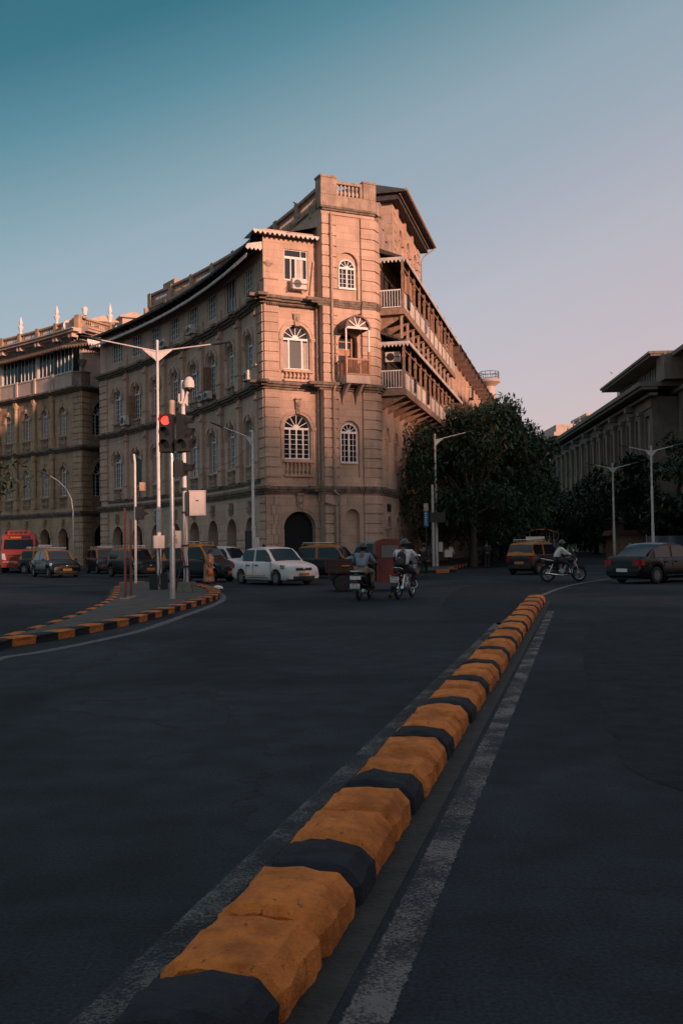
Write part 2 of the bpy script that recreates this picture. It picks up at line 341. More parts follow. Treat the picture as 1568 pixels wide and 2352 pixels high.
def window(kind, w, h, name='window'):
    """local: x along, y into the wall, z up; origin mid sill. h = springing height for round heads"""
    m = MB(); g = MB(); r = w / 2; t = .065
    if kind in ('arch', 'archbig', 'archsash'):
        n = 14
        oa = arcpts(0, r, h, n); ia = arcpts(0, r - t, h, n)
        for i in range(n):
            m.face([(oa[i][0], 0, oa[i][1]), (oa[i + 1][0], 0, oa[i + 1][1]), (ia[i + 1][0], 0, ia[i + 1][1]), (ia[i][0], 0, ia[i][1])])
            m.face([(ia[i][0], 0, ia[i][1]), (ia[i + 1][0], 0, ia[i + 1][1]), (ia[i + 1][0], .07, ia[i + 1][1]), (ia[i][0], .07, ia[i][1])])
        k = 5 if w < 1.4 else 6
        for i in range(1, k):
            a = PI * i / k; c, s_ = math.cos(a), math.sin(a); q = .018; rr = r - t * .5
            m.box(-1e-9, 1e-9, 0, .001, h, h + .001) if 0 else None
            p0 = (c * .1, h + s_ * .1); p1 = (c * rr, h + s_ * rr)
            m.prism([(p0[0] - s_ * q, p0[1] + c * q), (p0[0] + s_ * q, p0[1] - c * q), (p1[0] + s_ * q, p1[1] - c * q), (p1[0] - s_ * q, p1[1] + c * q)], .004, .045)
        m.prism(arcpts(0, .13 * max(1, w), h + .02, 8), -.012, .05)
        if w > 1.2 and 0: pass
        m.box(-r, r, -.02, .07, h - .07, h + .05)
        g.face([(p[0], .05, p[1]) for p in [(-r, 0), (r, 0)] + list(reversed(arcpts(0, r, h, n)))])
        top = h - .07
    else:
        m.box(-r, r, 0, .07, h - t, h); top = h - t
        g.face([(-r, .05, 0), (r, .05, 0), (r, .05, h), (-r, .05, h)])
    m.box(-r, -r + t, 0, .07, .0, top); m.box(r - t, r, 0, .07, .0, top); m.box(-r - .03, r + .03, -.06, .07, -.07, .04)
    if kind == 'archbig':
        for x in (-r * .5, r * .5): m.box(x - .045, x + .045, -.008, .06, 0, top)
    elif kind == 'archsash':
        cols = 4
        for i in range(1, cols):
            x = -r + w * i / cols; m.box(x - .04, x + .04, -.008, .06, .04, top)
        rows = 6
        for i in range(1, rows): m.box(-r + t, r - t, .01, .04, top * i / rows - .012, top * i / rows + .012)
    elif kind == 'rectgrid':
        for i in range(1, 4): m.box(-r + w * i / 4 - .022, -r + w * i / 4 + .022, -.006, .05, 0, top)
        for i in range(1, 4): m.box(-r + t, r - t, .01, .04, top * i / 4 - .014, top * i / 4 + .014)
    elif kind == 'rectopen':
        m.box(-.04, .04, -.01, .06, 0, top * .74); m.box(-r, r, -.01, .06, top * .72, top * .8); m.box(-r * .45, -r * .37, 0, .05, 0, top * .72); m.box(r * .4, r * .46, 0, .05, .0, top)
    elif kind == 'rectbars':
        for i in range(1, 4): m.box(-r + w * i / 4 - .02, -r + w * i / 4 + .02, -.006, .05, 0, top)
    else:
        m.box(-.045, .045, -.01, .06, 0, top)
        for x in (-r * .52, r * .52): m.box(x - .016, x + .016, .005, .05, .04, top)
        rows = 4 if h < 1.4 else 5
        for i in range(1, rows): m.box(-r + t, r - t, .01, .04, top * i / rows - .012, top * i / rows + .012)
    o = m.build(name, M['white']); p = g.build('pane', M['glass'], o, keep=False); return o
WIN = {}
def put_window(kind, w, h, fr, u, v, z, parent, label=None):
    key = (kind, w, h)
    if key not in WIN: WIN[key] = window(*key); o = WIN[key]; o.parent = parent
    else: o = copy_tree(WIN[key], parent)
    p = fr(u, v, z); o.matrix_parent_inverse = pinv(parent) if parent.parent is None else Matrix(); o.location = p; o.rotation_euler = (0, 0, fr.a)
    if label: o['label'] = label
    elif 'label' in o: del o['label']
    return o
def aircon(fr, u, v, z, parent, s=1.0):
    m = MB(fr); m.box(u - .42 * s, u + .42 * s, v, v + .32, z, z + .58 * s)
    o = m.build('air_conditioner', M['box'], parent)
    g = MB(fr); q = u - .12 * s
    g.prism([(q + .23 * s * math.cos(2 * PI * i / 14), z + .29 * s + .23 * s * math.sin(2 * PI * i / 14)) for i in range(14)], v + .315, v + .33); g.build('fan_grille', M['black'], o)
    k = MB(fr)
    for x in (-.45, .45): k.box(u + x * s - .015, u + x * s + .015, v - .1, v + .4, z - .05, z - .01); k.box(u + x * s - .015, u + x * s + .015, v + .37, v + .4, z - .05, z + .3)
    k.box(u - .45 * s, u + .45 * s, v + .37, v + .4, z + .27, z + .3); k.build('bracket', M['poledark'], o)
    return o

# ================================================================== main building
A25 = R(25)
PAV = Fr(-4.15, 55.0, A25)                         # pavilion face, u 0..3.23
TW = Fr(-.92, 55.73, A25)                          # tower front, u 0..3.375
B_ = TW(3.375, 0, 0); CANT = Fr(B_.x, B_.y, R(70)); B2 = CANT(.55, 0, 0)
STR = Fr(B2.x, B2.y, R(76.5))                      # the long side along the street, u from the tower away
Z1, Z2, Z3, ZE = 4.85, 10.65, 15.4, 18.9
main = empty('corner_building', (-4.15, 55, 0), 0, 'large sandstone corner building with a rusticated corner tower and parapet, behind the white car', 'building')

def cornice(m, fr, u0, u1, z, v=0, deep=.42, h=.42, e0=0, e1=0):
    """stepped string course; e0/e1 lengthen the projecting steps at the ends"""
    if isinstance(m, dict): m = m.setdefault(round(z + .3), MB(fr))
    m.fr = fr
    st_ = ((0.0, .42, .30), (.30, .72, .68), (.60, 1.0, 1.0))
    for a, b, d in st_:
        m.box(u0 - e0 * d, u1 + e1 * d, v - .05, v + deep * d, z - h + a * h + .002, z - h + b * h)
def pave_wall():
    m = MB(PAV); fr = PAV
    # ---- pavilion end face
    archbay(m, .0, 3.23, 0, Z1 - .45, (2.0, 1.95, 0, 2.5), depth=.5)
    archbay(m, .0, 3.23, Z1 - .45, Z2 - .35, (1.95, 1.62, 6.4, 8.1), depth=.28)
    archbay(m, .0, 3.23, Z2 - .35, Z3 - .35, (1.95, 1.62, 11.45, 13.15), depth=.28)
    archbay(m, .0, 3.23, Z3 - .35, ZE + .3, (1.98, 1.44, 16.45, 18.2, 'rect'), depth=.12)
    m.face([(3.23, 0, 0), (3.23, .75, 0), (3.23, .75, 1), (3.23, 0, 1)]) if 0 else None
    for z, k in ((2.5, 1.12), (8.1, .92), (13.15, .92)):
        uc = 2.0 if z == 2.5 else 1.95; r = .975 if z == 2.5 else .81
        archivolt(m, uc, r, r + .24, z, 0, .05); archivolt(m, uc, r + .16, r + .26, z, 0, .09)
    for z in (8.1, 13.15):
        for a, b in ((.9, 1.1), (2.8, 3.05)): m.box(a, b, 0, .08, z - .12, z); m.box(a - .03, b + .03, 0, .12, z - .04, z + .05)
        for a in (1.0, 2.92): m.box(a - .07, a + .07, 0, .05, z - 1.75, z - .12)
    return m.build('wall', M['stone'], main)
pave_wall()
m = MB(PAV)                                        # dark passage behind the ground arch
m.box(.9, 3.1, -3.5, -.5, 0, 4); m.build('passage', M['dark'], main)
m = MB(PAV)                                        # rusticated left pier of the pavilion and its slim right pilaster
for z0, z1 in ((4.95 + .4, Z2 - .36), (Z2 + .02, Z3 - .36)): courses(m, -.02, .84, z0, z1, -.3, .13)
m.build('pier', M['stone'], main)
m = MB(PAV); n = 8; hh = (Z1 - .5) / n                # blockier ground-floor pier
m.box(-.02, .84, -.3, .07, 0, Z1 - .46)
for i in range(n):
    o_ = (i % 2) * .14
    for a, b in ((-.03, .26 + o_), (.28 + o_, .56 + o_ * .9), (.58 + o_ * .9, .85)):
        m.box(a + .01, b - .01, -.25, .12, i * hh + .03, (i + 1) * hh - .02)
m.build('base_pier', M['stone'], main)
for a, b in ((.86, 1.06), (2.96, 3.16)):
    m = MB(PAV); m.box(a, b, -.2, .01, 0, 2.5)
    for i in range(5): m.box(a - .02, b + .05 if a > 2 else b, -.2, .055, i * .5 + .03, i * .5 + .47)
    m.build('base_pier', M['stone'], main)
m = MB(PAV); m.box(3.05, 3.2, 0, .07, 5.35, Z2 - .36); m.build('pilaster', M['stone'], main); m = MB(PAV); m.box(3.05, 3.2, 0, .07, Z2, Z3 - .36)
m.build('pilaster', M['stone'], main)
m = MB(PAV)                                        # keystones with carved heads
stone_head(m, 2.0, .06, 3.95); m.build('keystone', M['stone2'], main, smooth=40); m = MB(PAV); stone_head(m, 1.95, .08, 9.35, .85); m.build('keystone', M['stone2'], main, smooth=40); m = MB(PAV)
m.prism([(1.73, 14.55), (2.17, 14.55), (2.07, 13.85), (1.83, 13.85)], 0, .16); m.ball((1.95, .2, 14.25), .1, .08, .14)
m.build('keystone', M['stone2'], main, smooth=40)
# balustrade aprons below the two big windows
for z0, z1 in ((5.4, 6.28), (10.72, 11.34)):
    m = MB(PAV); m.box(1.1, 2.84, .0, .22, z0, z0 + .12); m.box(1.06, 2.88, .0, .26, z1 - .1, z1); balusters(m, 1.14, 2.8, .12, z0 + .12, z1 - .1, .235, 1.1, 8)
    m.build('apron_balustrade', M['stone'], main, smooth=40)
for a, b in ((.1, .78), (1.12, 2.9)):                 # carved friezes
    m = MB(PAV); m.box(a, b, 0, .03, 4.98, 5.28); k = int((b - a) / .12)
    for i in range(k): m.ball((a + (i + .5) * (b - a) / k, .03, 5.13 + .05 * (-1) ** i), .05, .03, .05, 6, 4)
    m.build('frieze', M['stone'], main, smooth=40)
BIG = put_window('archsash', 1.6, 1.7, PAV, 1.95, -.2, 6.42, main)
BW = put_window('archbig', 1.6, 1.7, PAV, 1.95, -.2, 11.47, main)
# sheet of bright reflecting glass in the upper big window
m = MB(PAV); m.box(1.57, 2.33, -.245, -.24, 11.55, 13.05); m.build('pane', M['glassbig'], BW)
m = MB(PAV)
for a, b in ((1.23, 1.5), (2.4, 2.67)):
    for i in range(4): m.box(a + i * (b - a) / 4, a + (i + .8) * (b - a) / 4, -.243, -.236, 11.55, 13.0)
m.build('curtain', M['curtain'], BW)
aw = put_window('rectopen', 1.44, 1.75, PAV, 1.98, -.09, 16.47, main)
m = MB(PAV); m.box(2.05, 2.45, -.13, -.125, 16.5, 17.75); m.build('curtain', M['curtain'], aw)
aircon(PAV, 1.95, .25, 15.85, main)
m = MB(PAV)                                        # sloping brace pipe on the attic wall
m.tube([(2.78, .1, 15.7), (3.02, .1, 17.6)], .05, 6); m.build('brace', M['stone'], main)
# corner pedestal with urn
m = MB(PAV); m.box(-.02, .76, -.4, .16, Z3 + .02, 16.35); m.box(-.08, .82, -.45, .22, 16.35, 16.47)
m.build('pedestal', M['stone'], main)
m = MB(PAV); m.lathe([(.16, 16.47), (.16, 16.55), (.09, 16.62), (.15, 16.8), (.13, 16.95), (.07, 17.0), (.12, 17.05), (.3, 17.25), (.32, 17.33), (.2, 17.36), (.1, 17.5), (.03, 17.62)], .3, -.1, 14)
m.build('urn', M['stone'], main, smooth=50)

# ---- wing: eight bays on a shallow curve, away from the pavilion to the left
NB, BL = 8, 3.42
WF = []; px_, py_ = -4.15, 55.0; endpier = .95
ang = R(22.5); px_ -= math.sin(ang) * endpier; py_ += math.cos(ang) * endpier
ENDF = Fr(px_, py_, ang - R(90) + PI) if 0 else None
def wing_frame(x, y, a, ln):                          # wall runs from (x,y) away by ln at angle a left of forward
    fx, fy = x - math.sin(a) * ln, y + math.cos(a) * ln
    return Fr(fx, fy, math.atan2(-math.cos(a), math.sin(a))), fx, fy
ef, px_, py_ = wing_frame(-4.15, 55.0, R(22.5), endpier)
for i in range(NB):
    a = R(23.2 + 15.0 * i / (NB - 1)); f_, px_, py_ = wing_frame(px_, py_, a, BL); WF.append(f_)
tf, px2, py2 = wing_frame(px_, py_, R(39), 1.3)
wall = MB(); corn = {}; soot = MB(); pil = MB()
def on(mb, fr): mb.fr = fr; return mb
for seg, ln in ((ef, endpier), (tf, 1.3)):
    on(wall, seg); wall.face([(0, 0, 0), (ln, 0, 0), (ln, 0, ZE), (0, 0, ZE)])
    pm = MB(seg); courses(pm, .0, ln + (.0 if seg is ef else 0), 5.3, Z2 - .36, -.2, .12); courses(pm, 0, ln, Z2 + .02, Z3 - .36, -.2, .12); courses(pm, 0, ln, 0, Z1 - .46, -.2, .12, h=.5); pm.build('pier', M['stone'], main)
for i, fr in enumerate(WF):
    on(wall, fr); w = 1.5; c = BL / 2
    archbay(wall, 0, BL, 0, Z1 - .45, (c, 1.75, 0, 2.35), depth=.6)
    archbay(wall, 0, BL, Z1 - .45, Z2 - .35, (c, w, 6.25, 8.25), depth=.34)
    archbay(wall, 0, BL, Z2 - .35, Z3 - .35, (c, w, 11.35, 13.2), depth=.34)
    archbay(wall, 0, BL, Z3 - .35, ZE, (c, 1.7, 16.05, 17.65, 'rect') if i not in (1,) else (c, 2.1, 15.8, 17.9, 'rect'), depth=.15)
    on(soot, fr)
    for z in (8.25, 13.2):
        archivolt(wall, c, w / 2, w / 2 + .24, z, 0, .09); archivolt(wall, c, w / 2 + .16, w / 2 + .28, z, 0, .17)
        for s_ in (-1, 1):
            x = c + s_ * (w / 2 + .15); wall.box(x - .15, x + .15, 0, .09, z - .16, z - .02); wall.box(x - .19, x + .19, 0, .13, z - .06, z)
        wall.prism([(c - .15, z + .95), (c + .15, z + .95), (c + .09, z + .52), (c - .09, z + .52)], 0, .18)
    archivolt(wall, c, .875, 1.12, 2.35, 0, .06)
    pm = MB(fr); stone_head(pm, c, .05, 3.75, .8); pm.build('keystone', M['stone2'], main, smooth=40)
    # courses of the ground-floor piers
    for a_, b_ in ((.02, c - .9), (c + .9, BL - .02)):
        pm = MB(fr); pm.box(a_ + .03, b_ - .03, -.1, .01, 0, 2.4)
        for k in range(5): pm.box(a_, b_, -.1, .07, k * .48 + .02, k * .48 + .43)
        pm.build('base_pier', M['stone'], main)
    # pilasters between bays with pedestal, capital
    x = BL
    for z0, z1 in ((5.3, Z2 - .36), (Z2 + .02, Z3 - .36)):
        pm = MB(fr); pm.box(x - .3, x + .3, 0, .26, z0, z0 + 1.0); pm.box(x - .35, x + .35, 0, .32, z0 + .95, z0 + 1.08)
        pm.box(x - .2, x + .2, 0, .22, z0 + 1.08, z1 - .5); pm.box(x - .27, x + .27, 0, .33, z1 - .55, z1 - .35); pm.box(x - .22, x + .22, 0, .19, z1 - .7, z1 - .64); pm.box(x - .21, x + .21, 0, .2, z1 - .35, z1)
        pm.build('pilaster', M['stone'], main)
    pm = MB(fr); pm.box(x - .16, x + .16, 0, .12, Z3 + .05, 16.3); pm.build('attic_pilaster', M['stone'], main)
    # balustrade aprons
    for z0, z1 in ((5.35, 6.15), (10.72, 11.25)):
        pm = MB(fr); pm.box(c - .62, c + .62, .02, .2, z1 - .1, z1); pm.box(c - .6, c + .6, .0, .16, z0, z0 + .08); balusters(pm, c - .56, c + .56, .1, z0 + .08, z1 - .1, .22, .9)
        pm.build('apron_balustrade', M['stone2'], main, smooth=40)
    # entablatures
    for z, d in ((Z1, .28), (Z2, .42), (Z3, .5)):
        cornice(corn, fr, 0, BL, z, deep=d)
        if z > 5: cornice(corn, fr, BL - .34, BL + .34, z + .003, v=.16, deep=d)
    cornice(corn, fr, 0, BL, 5.3, deep=.12, h=.25)
    put_window('arch', w, 2.0, fr, c, -.2, 6.25, main); put_window('arch', w, 1.85, fr, c, -.2, 11.35, main)
    if i in (0, 3, 5):                                # a pale curtain half drawn / a dark shutter leaf standing open
        q = MB(fr); q.box(c - .5, c - .05, -.248, -.243, 6.3, 8.1); q.build('curtain', M['curtain'], main)
    if i in (2, 6):
        q = MB(fr); q.box(c - .62, c - .58, -.15, .4, 11.4, 13.1); q.build('shutter', M['wood'], main)
    if i == 6: q = MB(fr); q.box(c - .5, c + .5, -.13, -.1, 6.0, 8.3); q.build('dark_blind', M['black'], main)
    if i == 1: put_window('rectbars', 2.1, 2.1, fr, c, -.1, 15.8, main)
    else: put_window('rectgrid', 1.7, 1.6, fr, c, -.08, 16.05, main)
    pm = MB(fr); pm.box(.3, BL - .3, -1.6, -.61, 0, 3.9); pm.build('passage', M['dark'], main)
# cornices round the pavilion end and the tower
for seg, ln in ((ef, endpier), (tf, 1.3)):
    for z, d in ((Z1, .28), (Z2, .42), (Z3, .5)): cornice(corn, seg, 0, ln, z, v=.1, deep=d, e1=(1 if seg is ef else 0))
for z, d in ((Z1, .24), (Z2, .38), (Z3, .46)):
    cornice(corn, PAV, -.0, .88, z, v=.11, deep=d, e0=1); cornice(corn, PAV, .88, 3.23, z, deep=d)
c3 = corn[round(Z3 + .3)]; c3.fr = PAV
for i in range(22): c3.box(.15 + i * .14, .22 + i * .14, 0, .28, Z3 - .5, Z3 - .4)
for q in corn.values(): q.build('cornice', M['stone3'], main)
wall.build('wall', M['stone'], main)
for i, n_ in ((0, 11.0), (2, 10.95), (2, 10.95), (7, 10.9)):
    pass
aircon(WF[0], BL / 2 + 1.0, .25, 10.95, main, .9); aircon(WF[2], BL / 2 + .4, .3, 10.9, main, .85); aircon(WF[2], BL / 2 - .7, .3, 10.9, main, .85); aircon(WF[6], .5, .3, 10.9, main, 1.2); aircon(WF[4], 1, .3, 15.6, main)
aircon(WF[3], 2.6, .35, 15.6, main)
# eaves: tiled main slope and the lower fringed awning, following the curve
roof = MB(); sof = MB(); fri = MB(); par = MB(); inner = []
ROOF_IN = 3.6
segs = [(ef, endpier)] + [(f_, BL) for f_ in WF] + [(tf, 1.3)]
def corner_pts(v):                                     # offset polyline of the curve at distance v out of the wall (negative = in)
    out = []
    for k, (fr, ln) in enumerate(segs):
        p = fr(ln, v, 0)
        if k:
            q = segs[k - 1][0](0, v, 0); p = (p + q) / 2
        out.append(p)
    out.append(segs[-1][0](0, v, 0)); return out
def band(mb, va, za, vb, zb):
    A_, B__ = corner_pts(va), corner_pts(vb); mb.fr = Id()
    for k in range(len(A_) - 1):
        mb.face([(A_[k].x, A_[k].y, za), (A_[k + 1].x, A_[k + 1].y, za), (B__[k + 1].x, B__[k + 1].y, zb), (B__[k].x, B__[k].y, zb)])
ZW = 18.55
band(roof, .72, ZW, -ROOF_IN, 19.7); band(roof, .72, ZW - .12, .72, ZW); band(sof, .7, ZW - .125, -.05, ZW + .02)
band(roof, .92, 17.72, -.02, 18.2); band(roof, .92, 17.66, -.02, 18.14)
# pavilion roof hip
fr = PAV
P_ = [fr(-1.1, .5, ZE), fr(3.24, .5, ZE), fr(3.24, -1.6, 19.3), fr(.2, -3.7, 19.7)]
c0 = corner_pts(.72)[0]; P_[0] = fr(-.75, .5, ZE)
roof.face([tuple(P_[0]), tuple(P_[1]), tuple(P_[2]), tuple(P_[3])]); roof.face([tuple(P_[0]), tuple(P_[3]), tuple(corner_pts(-ROOF_IN)[0] + Vector((0, 0, 19.7))), tuple(c0 + Vector((0, 0, ZW)))])
roof.fr = PAV; roof.box(-.75, 3.24, .44, .5, ZE - .1, ZE + .012); roof.build('roof', M['tile'], main)
sof.fr = PAV; sof.box(-.7, 3.2, -.02, .43, ZE - .11, ZE - .05)
for k, (fr, ln) in enumerate(segs):
    sof.fr = fr
    for j in range(int(ln / .85)): sof.box(.3 + j * .85, .38 + j * .85, 0, .66, ZW - .24, ZW - .13)
sof.build('soffit', M['soffit'], main)
F1 = corner_pts(.73); F2 = corner_pts(.94); fri2 = MB()
for k in range(len(F1) - 1):
    for P0, P1, z, mb in ((F1[k], F1[k + 1], ZW - .02, fri2), (F2[k], F2[k + 1], 17.72, fri)):
        d = P0 - P1; mb.fr = Fr(P1.x, P1.y, math.atan2(d.y, d.x)); fringe(mb, 0, d.length, .0, z, .13, .24)
fri.build('valance', M['wpanel'], main); fri2.build('valance', M['tile'], main)
m = MB(PAV); fringe(m, -.75, 3.2, .54, ZE + .02, .15, .27); m.build('valance', M['wpanel'], main)
m = MB(PAV); m.prism([(-1.0, 18.0), (-.9, 18.25), (-.05, 18.45), (-.05, 18.1)], -.05, .0); fringe(m, -1.0, -.05, .02, 18.1, .12, .2); m.build('valance', M['wpanel'], main)
# set-back parapet wall with balustrade panels
IP = corner_pts(-ROOF_IN - .05); m = MB(); bal = MB()
IP = [TW(.05, -.5, 0)] + IP[1:10]
tot = 0
for k in range(len(IP) - 1):
    P1, P0 = IP[k + 1], IP[k]; d = P0 - P1; ln = d.length; fr = Fr(P1.x, P1.y, math.atan2(d.y, d.x)); m.fr = fr; bal.fr = fr
    m.box(0, ln, -.35, 0, 18.5, 21.2); m.box(0, ln, -.4, .1, 21.12, 21.24); m.box(0, ln, -.33, .05, 22.1, 22.28)
    n_ = max(1, round(ln / 3.4))
    for j in range(n_):
        a = ln * j / n_; m.box(a, a + .5, -.36, .1, 21.2, 22.34)
        m.box(a + .12, a + .3, .1, .5, 20.4, 21.1)
        bal = MB(fr); balusters(bal, a + .55, a + ln / n_ - .05, -.16, 21.24, 22.1, .24, 1.1); bal.build('balustrade', M['stone'], main, smooth=40)
m.build('parapet_wall', M['stone2'], main)
e = IP[-1]
m = MB(Fr(-13.7, 83.0, WF[5].a)); m.box(-.9, .9, -1.2, .3, 19, 23.3); m.box(-1.1, 1.1, -1.4, .5, 23.1, 23.7); m.build('water_tank', M['stone2'], main)

# ================================================================== tower
tw = MB(TW); TZ = 20.55
# front: left pier, pilaster, recessed panel, right pier, cant
for z0, z1 in ((5.35, Z2 - .36), (Z2 + .02, Z3 - .36), (Z3 + .02, TZ - .3), (0, Z1 - .46)):
    courses(tw, 0, .5, z0, z1, -.7, .1); courses(tw, .5, .95, z0, z1, -.5, .0)
    # right pier wrapping round the cant
    n = max(1, round((z1 - z0) / .58)); h = (z1 - z0) / n; g = .036
    c1 = [(2.46, -.5), (2.46, .06), (3.30, .06), (3.375, .0)]; q1 = TW.sub(0, 0); e1 = CANT(.52, .05, 0); e2 = CANT(.5, -.8, 0)
    def loc(p): d = p - TW.o; return (d.dot(TW.U), d.dot(TW.V))
    poly = [(2.46, -.5), (2.46, .06), (3.33, .06), loc(CANT(.5, .06, 0)), loc(STR(.06, .05, 0)), loc(STR(.5, .02, 0)), loc(STR(.5, -.5, 0))]
    poly2 = [(2.5, -.5), (2.5, -.02), (3.30, -.02), loc(CANT(.5, -.02, 0)), loc(STR(.1, -.04, 0)), loc(STR(.45, -.06, 0)), loc(STR(.45, -.5, 0))]
    tw.prism(poly2, z0, z1, 'z')
    for i in range(n): tw.prism(poly, z0 + i * h + g, z0 + (i + 1) * h - g, 'z')
for z0, z1 in ((Z1 - .46, 5.35), (Z2 - .36, Z2 + .02), (Z3 - .36, Z3 + .02)):
    tw.box(0, .5, -.7, .08, z0, z1); tw.box(.5, .95, -.5, -.02, z0, z1); tw.prism(poly, z0, z1, 'z')
# central recessed fields
archbay(tw, .95, 2.46, 0, Z1 - .45, (1.75, .86, .15, 3.15), v=-.06, depth=.3, back=True)
archbay(tw, .95, 2.46, Z1 - .45, Z2 - .35, (1.6, 1.28, 5.35, 7.95), v=-.06, depth=.14, back=True)
archbay(tw, .95, 2.46, Z2 - .35, Z3 - .35, (1.62, 1.2, 10.95, 13.0), v=-.1, depth=.5, back=True)
archbay(tw, .95, 2.46, Z3 - .35, TZ, (1.62, 1.3, 15.5, 17.55), v=-.06, depth=.14, back=True)
for z, c in ((7.95, 1.6), (17.55, 1.62)): archivolt(tw, c, .64, .76, z, -.06, -.02)
tw.box(1.2, 2.4, -.06, -.02, 16.0 - .7, 16.0 - .5) if 0 else None
tw.box(0, 3.35, -.6, .02, TZ - .3, TZ + .02)
tw.build('tower_wall', M['stone'], main)
sd = MB(Fr(*(TW(0, -.7, 0).xy), A25)); p0 = TW(0, 0, 0); 
sd = MB(); a_, b_, c_ = TW(0.0, .0, 0), TW(0.0, -6, 0), TW(.4, -6, 0)
sd.face([tuple(TW(.002, .0, 0)), tuple(TW(.002, -6, 0)), tuple(TW(.002, -6, TZ)), tuple(TW(.002, .0, TZ))]); sd.build('tower_wall', M['stone'], main)
T1 = put_window('sash', 1.02, 1.7, TW, 1.6, -.17, 6.22, main) if 0 else put_window('arch', 1.04, 1.7, TW, 1.6, -.13, 6.22, main)
T2 = put_window('arch', 1.04, 1.15, TW, 1.62, -.13, 16.15, main)
cm = {}
for z, d in ((Z1, .2), (Z2, .36), (Z3, .10)):
    cornice(cm, TW, 0, .97, z, v=.08, deep=d, e0=1); cornice(cm, TW, .97, 2.44, z - .001, v=-.05, deep=d)
    cornice(cm, TW, 2.44, 3.36, z, v=.05, deep=d); cornice(cm, CANT, .0, .55, z + .002, v=.05, deep=d, e1=.3); cornice(cm, STR, 0, 9, z - .002, v=.02, deep=d)
for q in cm.values(): q.build('cornice', M['stone3'], main)
cm = MB(); cm.fr = TW; cm.box(.02, 3.36, -.3, .13, TZ - .12, TZ); cm.box(-.08, 3.42, -.3, .2, TZ, TZ + .13)
cm.build('cornice', M['stone3'], main)
# parapet block
pb = MB(TW)
pb.box(-.05, 3.42, -.5, .12, TZ + .13, 21.35); pb.box(-.05, .92, -.6, .14, 21.35, 22.3); pb.box(-.1, .95, -.65, .18, 22.3, 22.42); pb.box(2.62, 3.42, -.6, .14, 21.35, 22.25); pb.box(2.58, 3.46, -.65, .18, 22.25, 22.37)
pb.box(.92, 2.62, -.32, .04, 22.05, 22.22); pb.box(2.45, 2.62, -.3, .05, 21.35, 22.05); pb.fr = CANT; pb.box(.0, .62, -.5, .12, TZ + .05, 21.3); pb.fr = STR; pb.prism([(0, 18), (4.6, 17.6), (4.6, 18.9), (.2, 21.25), (0, 21.28)], -.35, .03)
for k in range(4): pb.box(.3 + k * .9, .75 + k * .9, -.3, .1, 21.2 - k * .47 - .45, 21.62 - k * .47 - .05)
pb.build('parapet_wall', M['stone2'], main)
m = MB(TW); balusters(m, .97, 2.44, -.12, 21.35, 22.05, .24, 1.15, 8); m.build('balustrade', M['plaster'], main, smooth=40)
# painted street name on the tower
m = MB(TW); m.box(1.12, 2.36, -.02, .0, 4.42, 4.68); pl = m.build('name_plaque', M['wpanel'], main)
tx = text_mesh('ELPHINSTONE CIRCLE', .125, 'lettering', mat('faded_red_brown_lettering', (.16, .07, .05), .8, var=0), None,
   Matrix.Translation(TW(1.74, .002, 4.55)) @ Matrix.Rotation(A25, 4, 'Z') @ Matrix.Rotation(R(90), 4, 'X')); tx.parent = pl; tx.matrix_parent_inverse = pinv(pl)
# drain pipes
def pipe(pts, r=.07, fr=TW, name='drain_pipe', mt=None):
    m = MB(fr); m.tube(pts, r, 8)
    for a, b in zip(pts, pts[1:]):
        L_ = (Vector(b) - Vector(a)).length
        if L_ > 2:
            for k in range(int(L_ / 1.9)):
                c = Vector(a).lerp(Vector(b), (k + .5) / int(L_ / 1.9)); m.tube([c - Vector((0, 0, .05)), c + Vector((0, 0, .05))], r * 1.35, 8)
    return m.build(name, mt or M['pipe'], main, smooth=40)
pipe([(.52, .2, 20.3), (.52, .2, 10.9), (.6, .34, 10.5), (.55, .2, 10.1), (.55, .2, 4.5), (.85, .22, 4.3), (.85, .22, .2)])
pipe([(3.14, .2, 15.1), (3.14, .2, 11.2), (3.14, .3, 10.6), (3.16, .2, 10.2), (3.16, .22, 4.0)], fr=PAV)
pipe([(-.08, .16, 4.0), (.25, .26, 3.85), (.62, .24, 3.8), (.64, .24, 3.6), (.64, .24, .2)])
# small balcony with arched canopy
bc = MB(TW); bc.box(.95, 2.42, 0, 1.05, 10.55, 11.0); bc.prism([(.0, 10.55), (.95, 10.55), (.6, 10.3), (.2, 9.95), (0, 9.5)], 1.15, 1.3, 'u'); bc.prism([(.0, 10.55), (.95, 10.55), (.6, 10.3), (.2, 9.95), (0, 9.5)], 2.0, 2.15, 'u')
bo = bc.build('balcony', M['plaster'], main)
m = MB(TW)
for u in (.98, 2.39): m.box(u - .05, u + .05, .95, 1.05, 11.0, 12.35)
m.box(.95, 2.42, .97, 1.04, 11.85, 11.95); m.box(.95, 2.42, .97, 1.04, 11.02, 11.1)
for i in range(11): m.box(1.05 + i * .12, 1.09 + i * .12, .98, 1.02, 11.05, 11.9)
for u in (.98, 2.39):
    m.box(u - .03, u + .03, 0, 1, 11.85, 11.95)
    for i in range(8): m.box(u - .02, u + .02, .08 + i * .12, .12 + i * .12, 11.0, 11.9)
m.build('railing', M['woodred'], bo)
m = MB(TW)
for u in (.98, 2.39): m.box(u - .035, u + .035, .965, 1.035, 12.35, 13.62)
m.box(.98, 2.39, .97, 1.03, 13.6, 13.72)
for i in range(1, 5):
    a = PI * i / 5; c, s_ = math.cos(a), math.sin(a); x0, z0, x1, z1 = 1.685 + c * .12, 13.7 + s_ * .1, 1.685 + c * .66, 13.7 + s_ * .62; q = .03
    m.prism([(x0 - s_ * q, z0 + c * q), (x0 + s_ * q, z0 - c * q), (x1 + s_ * q, z1 - c * q), (x1 - s_ * q, z1 + c * q)], .99, 1.03)
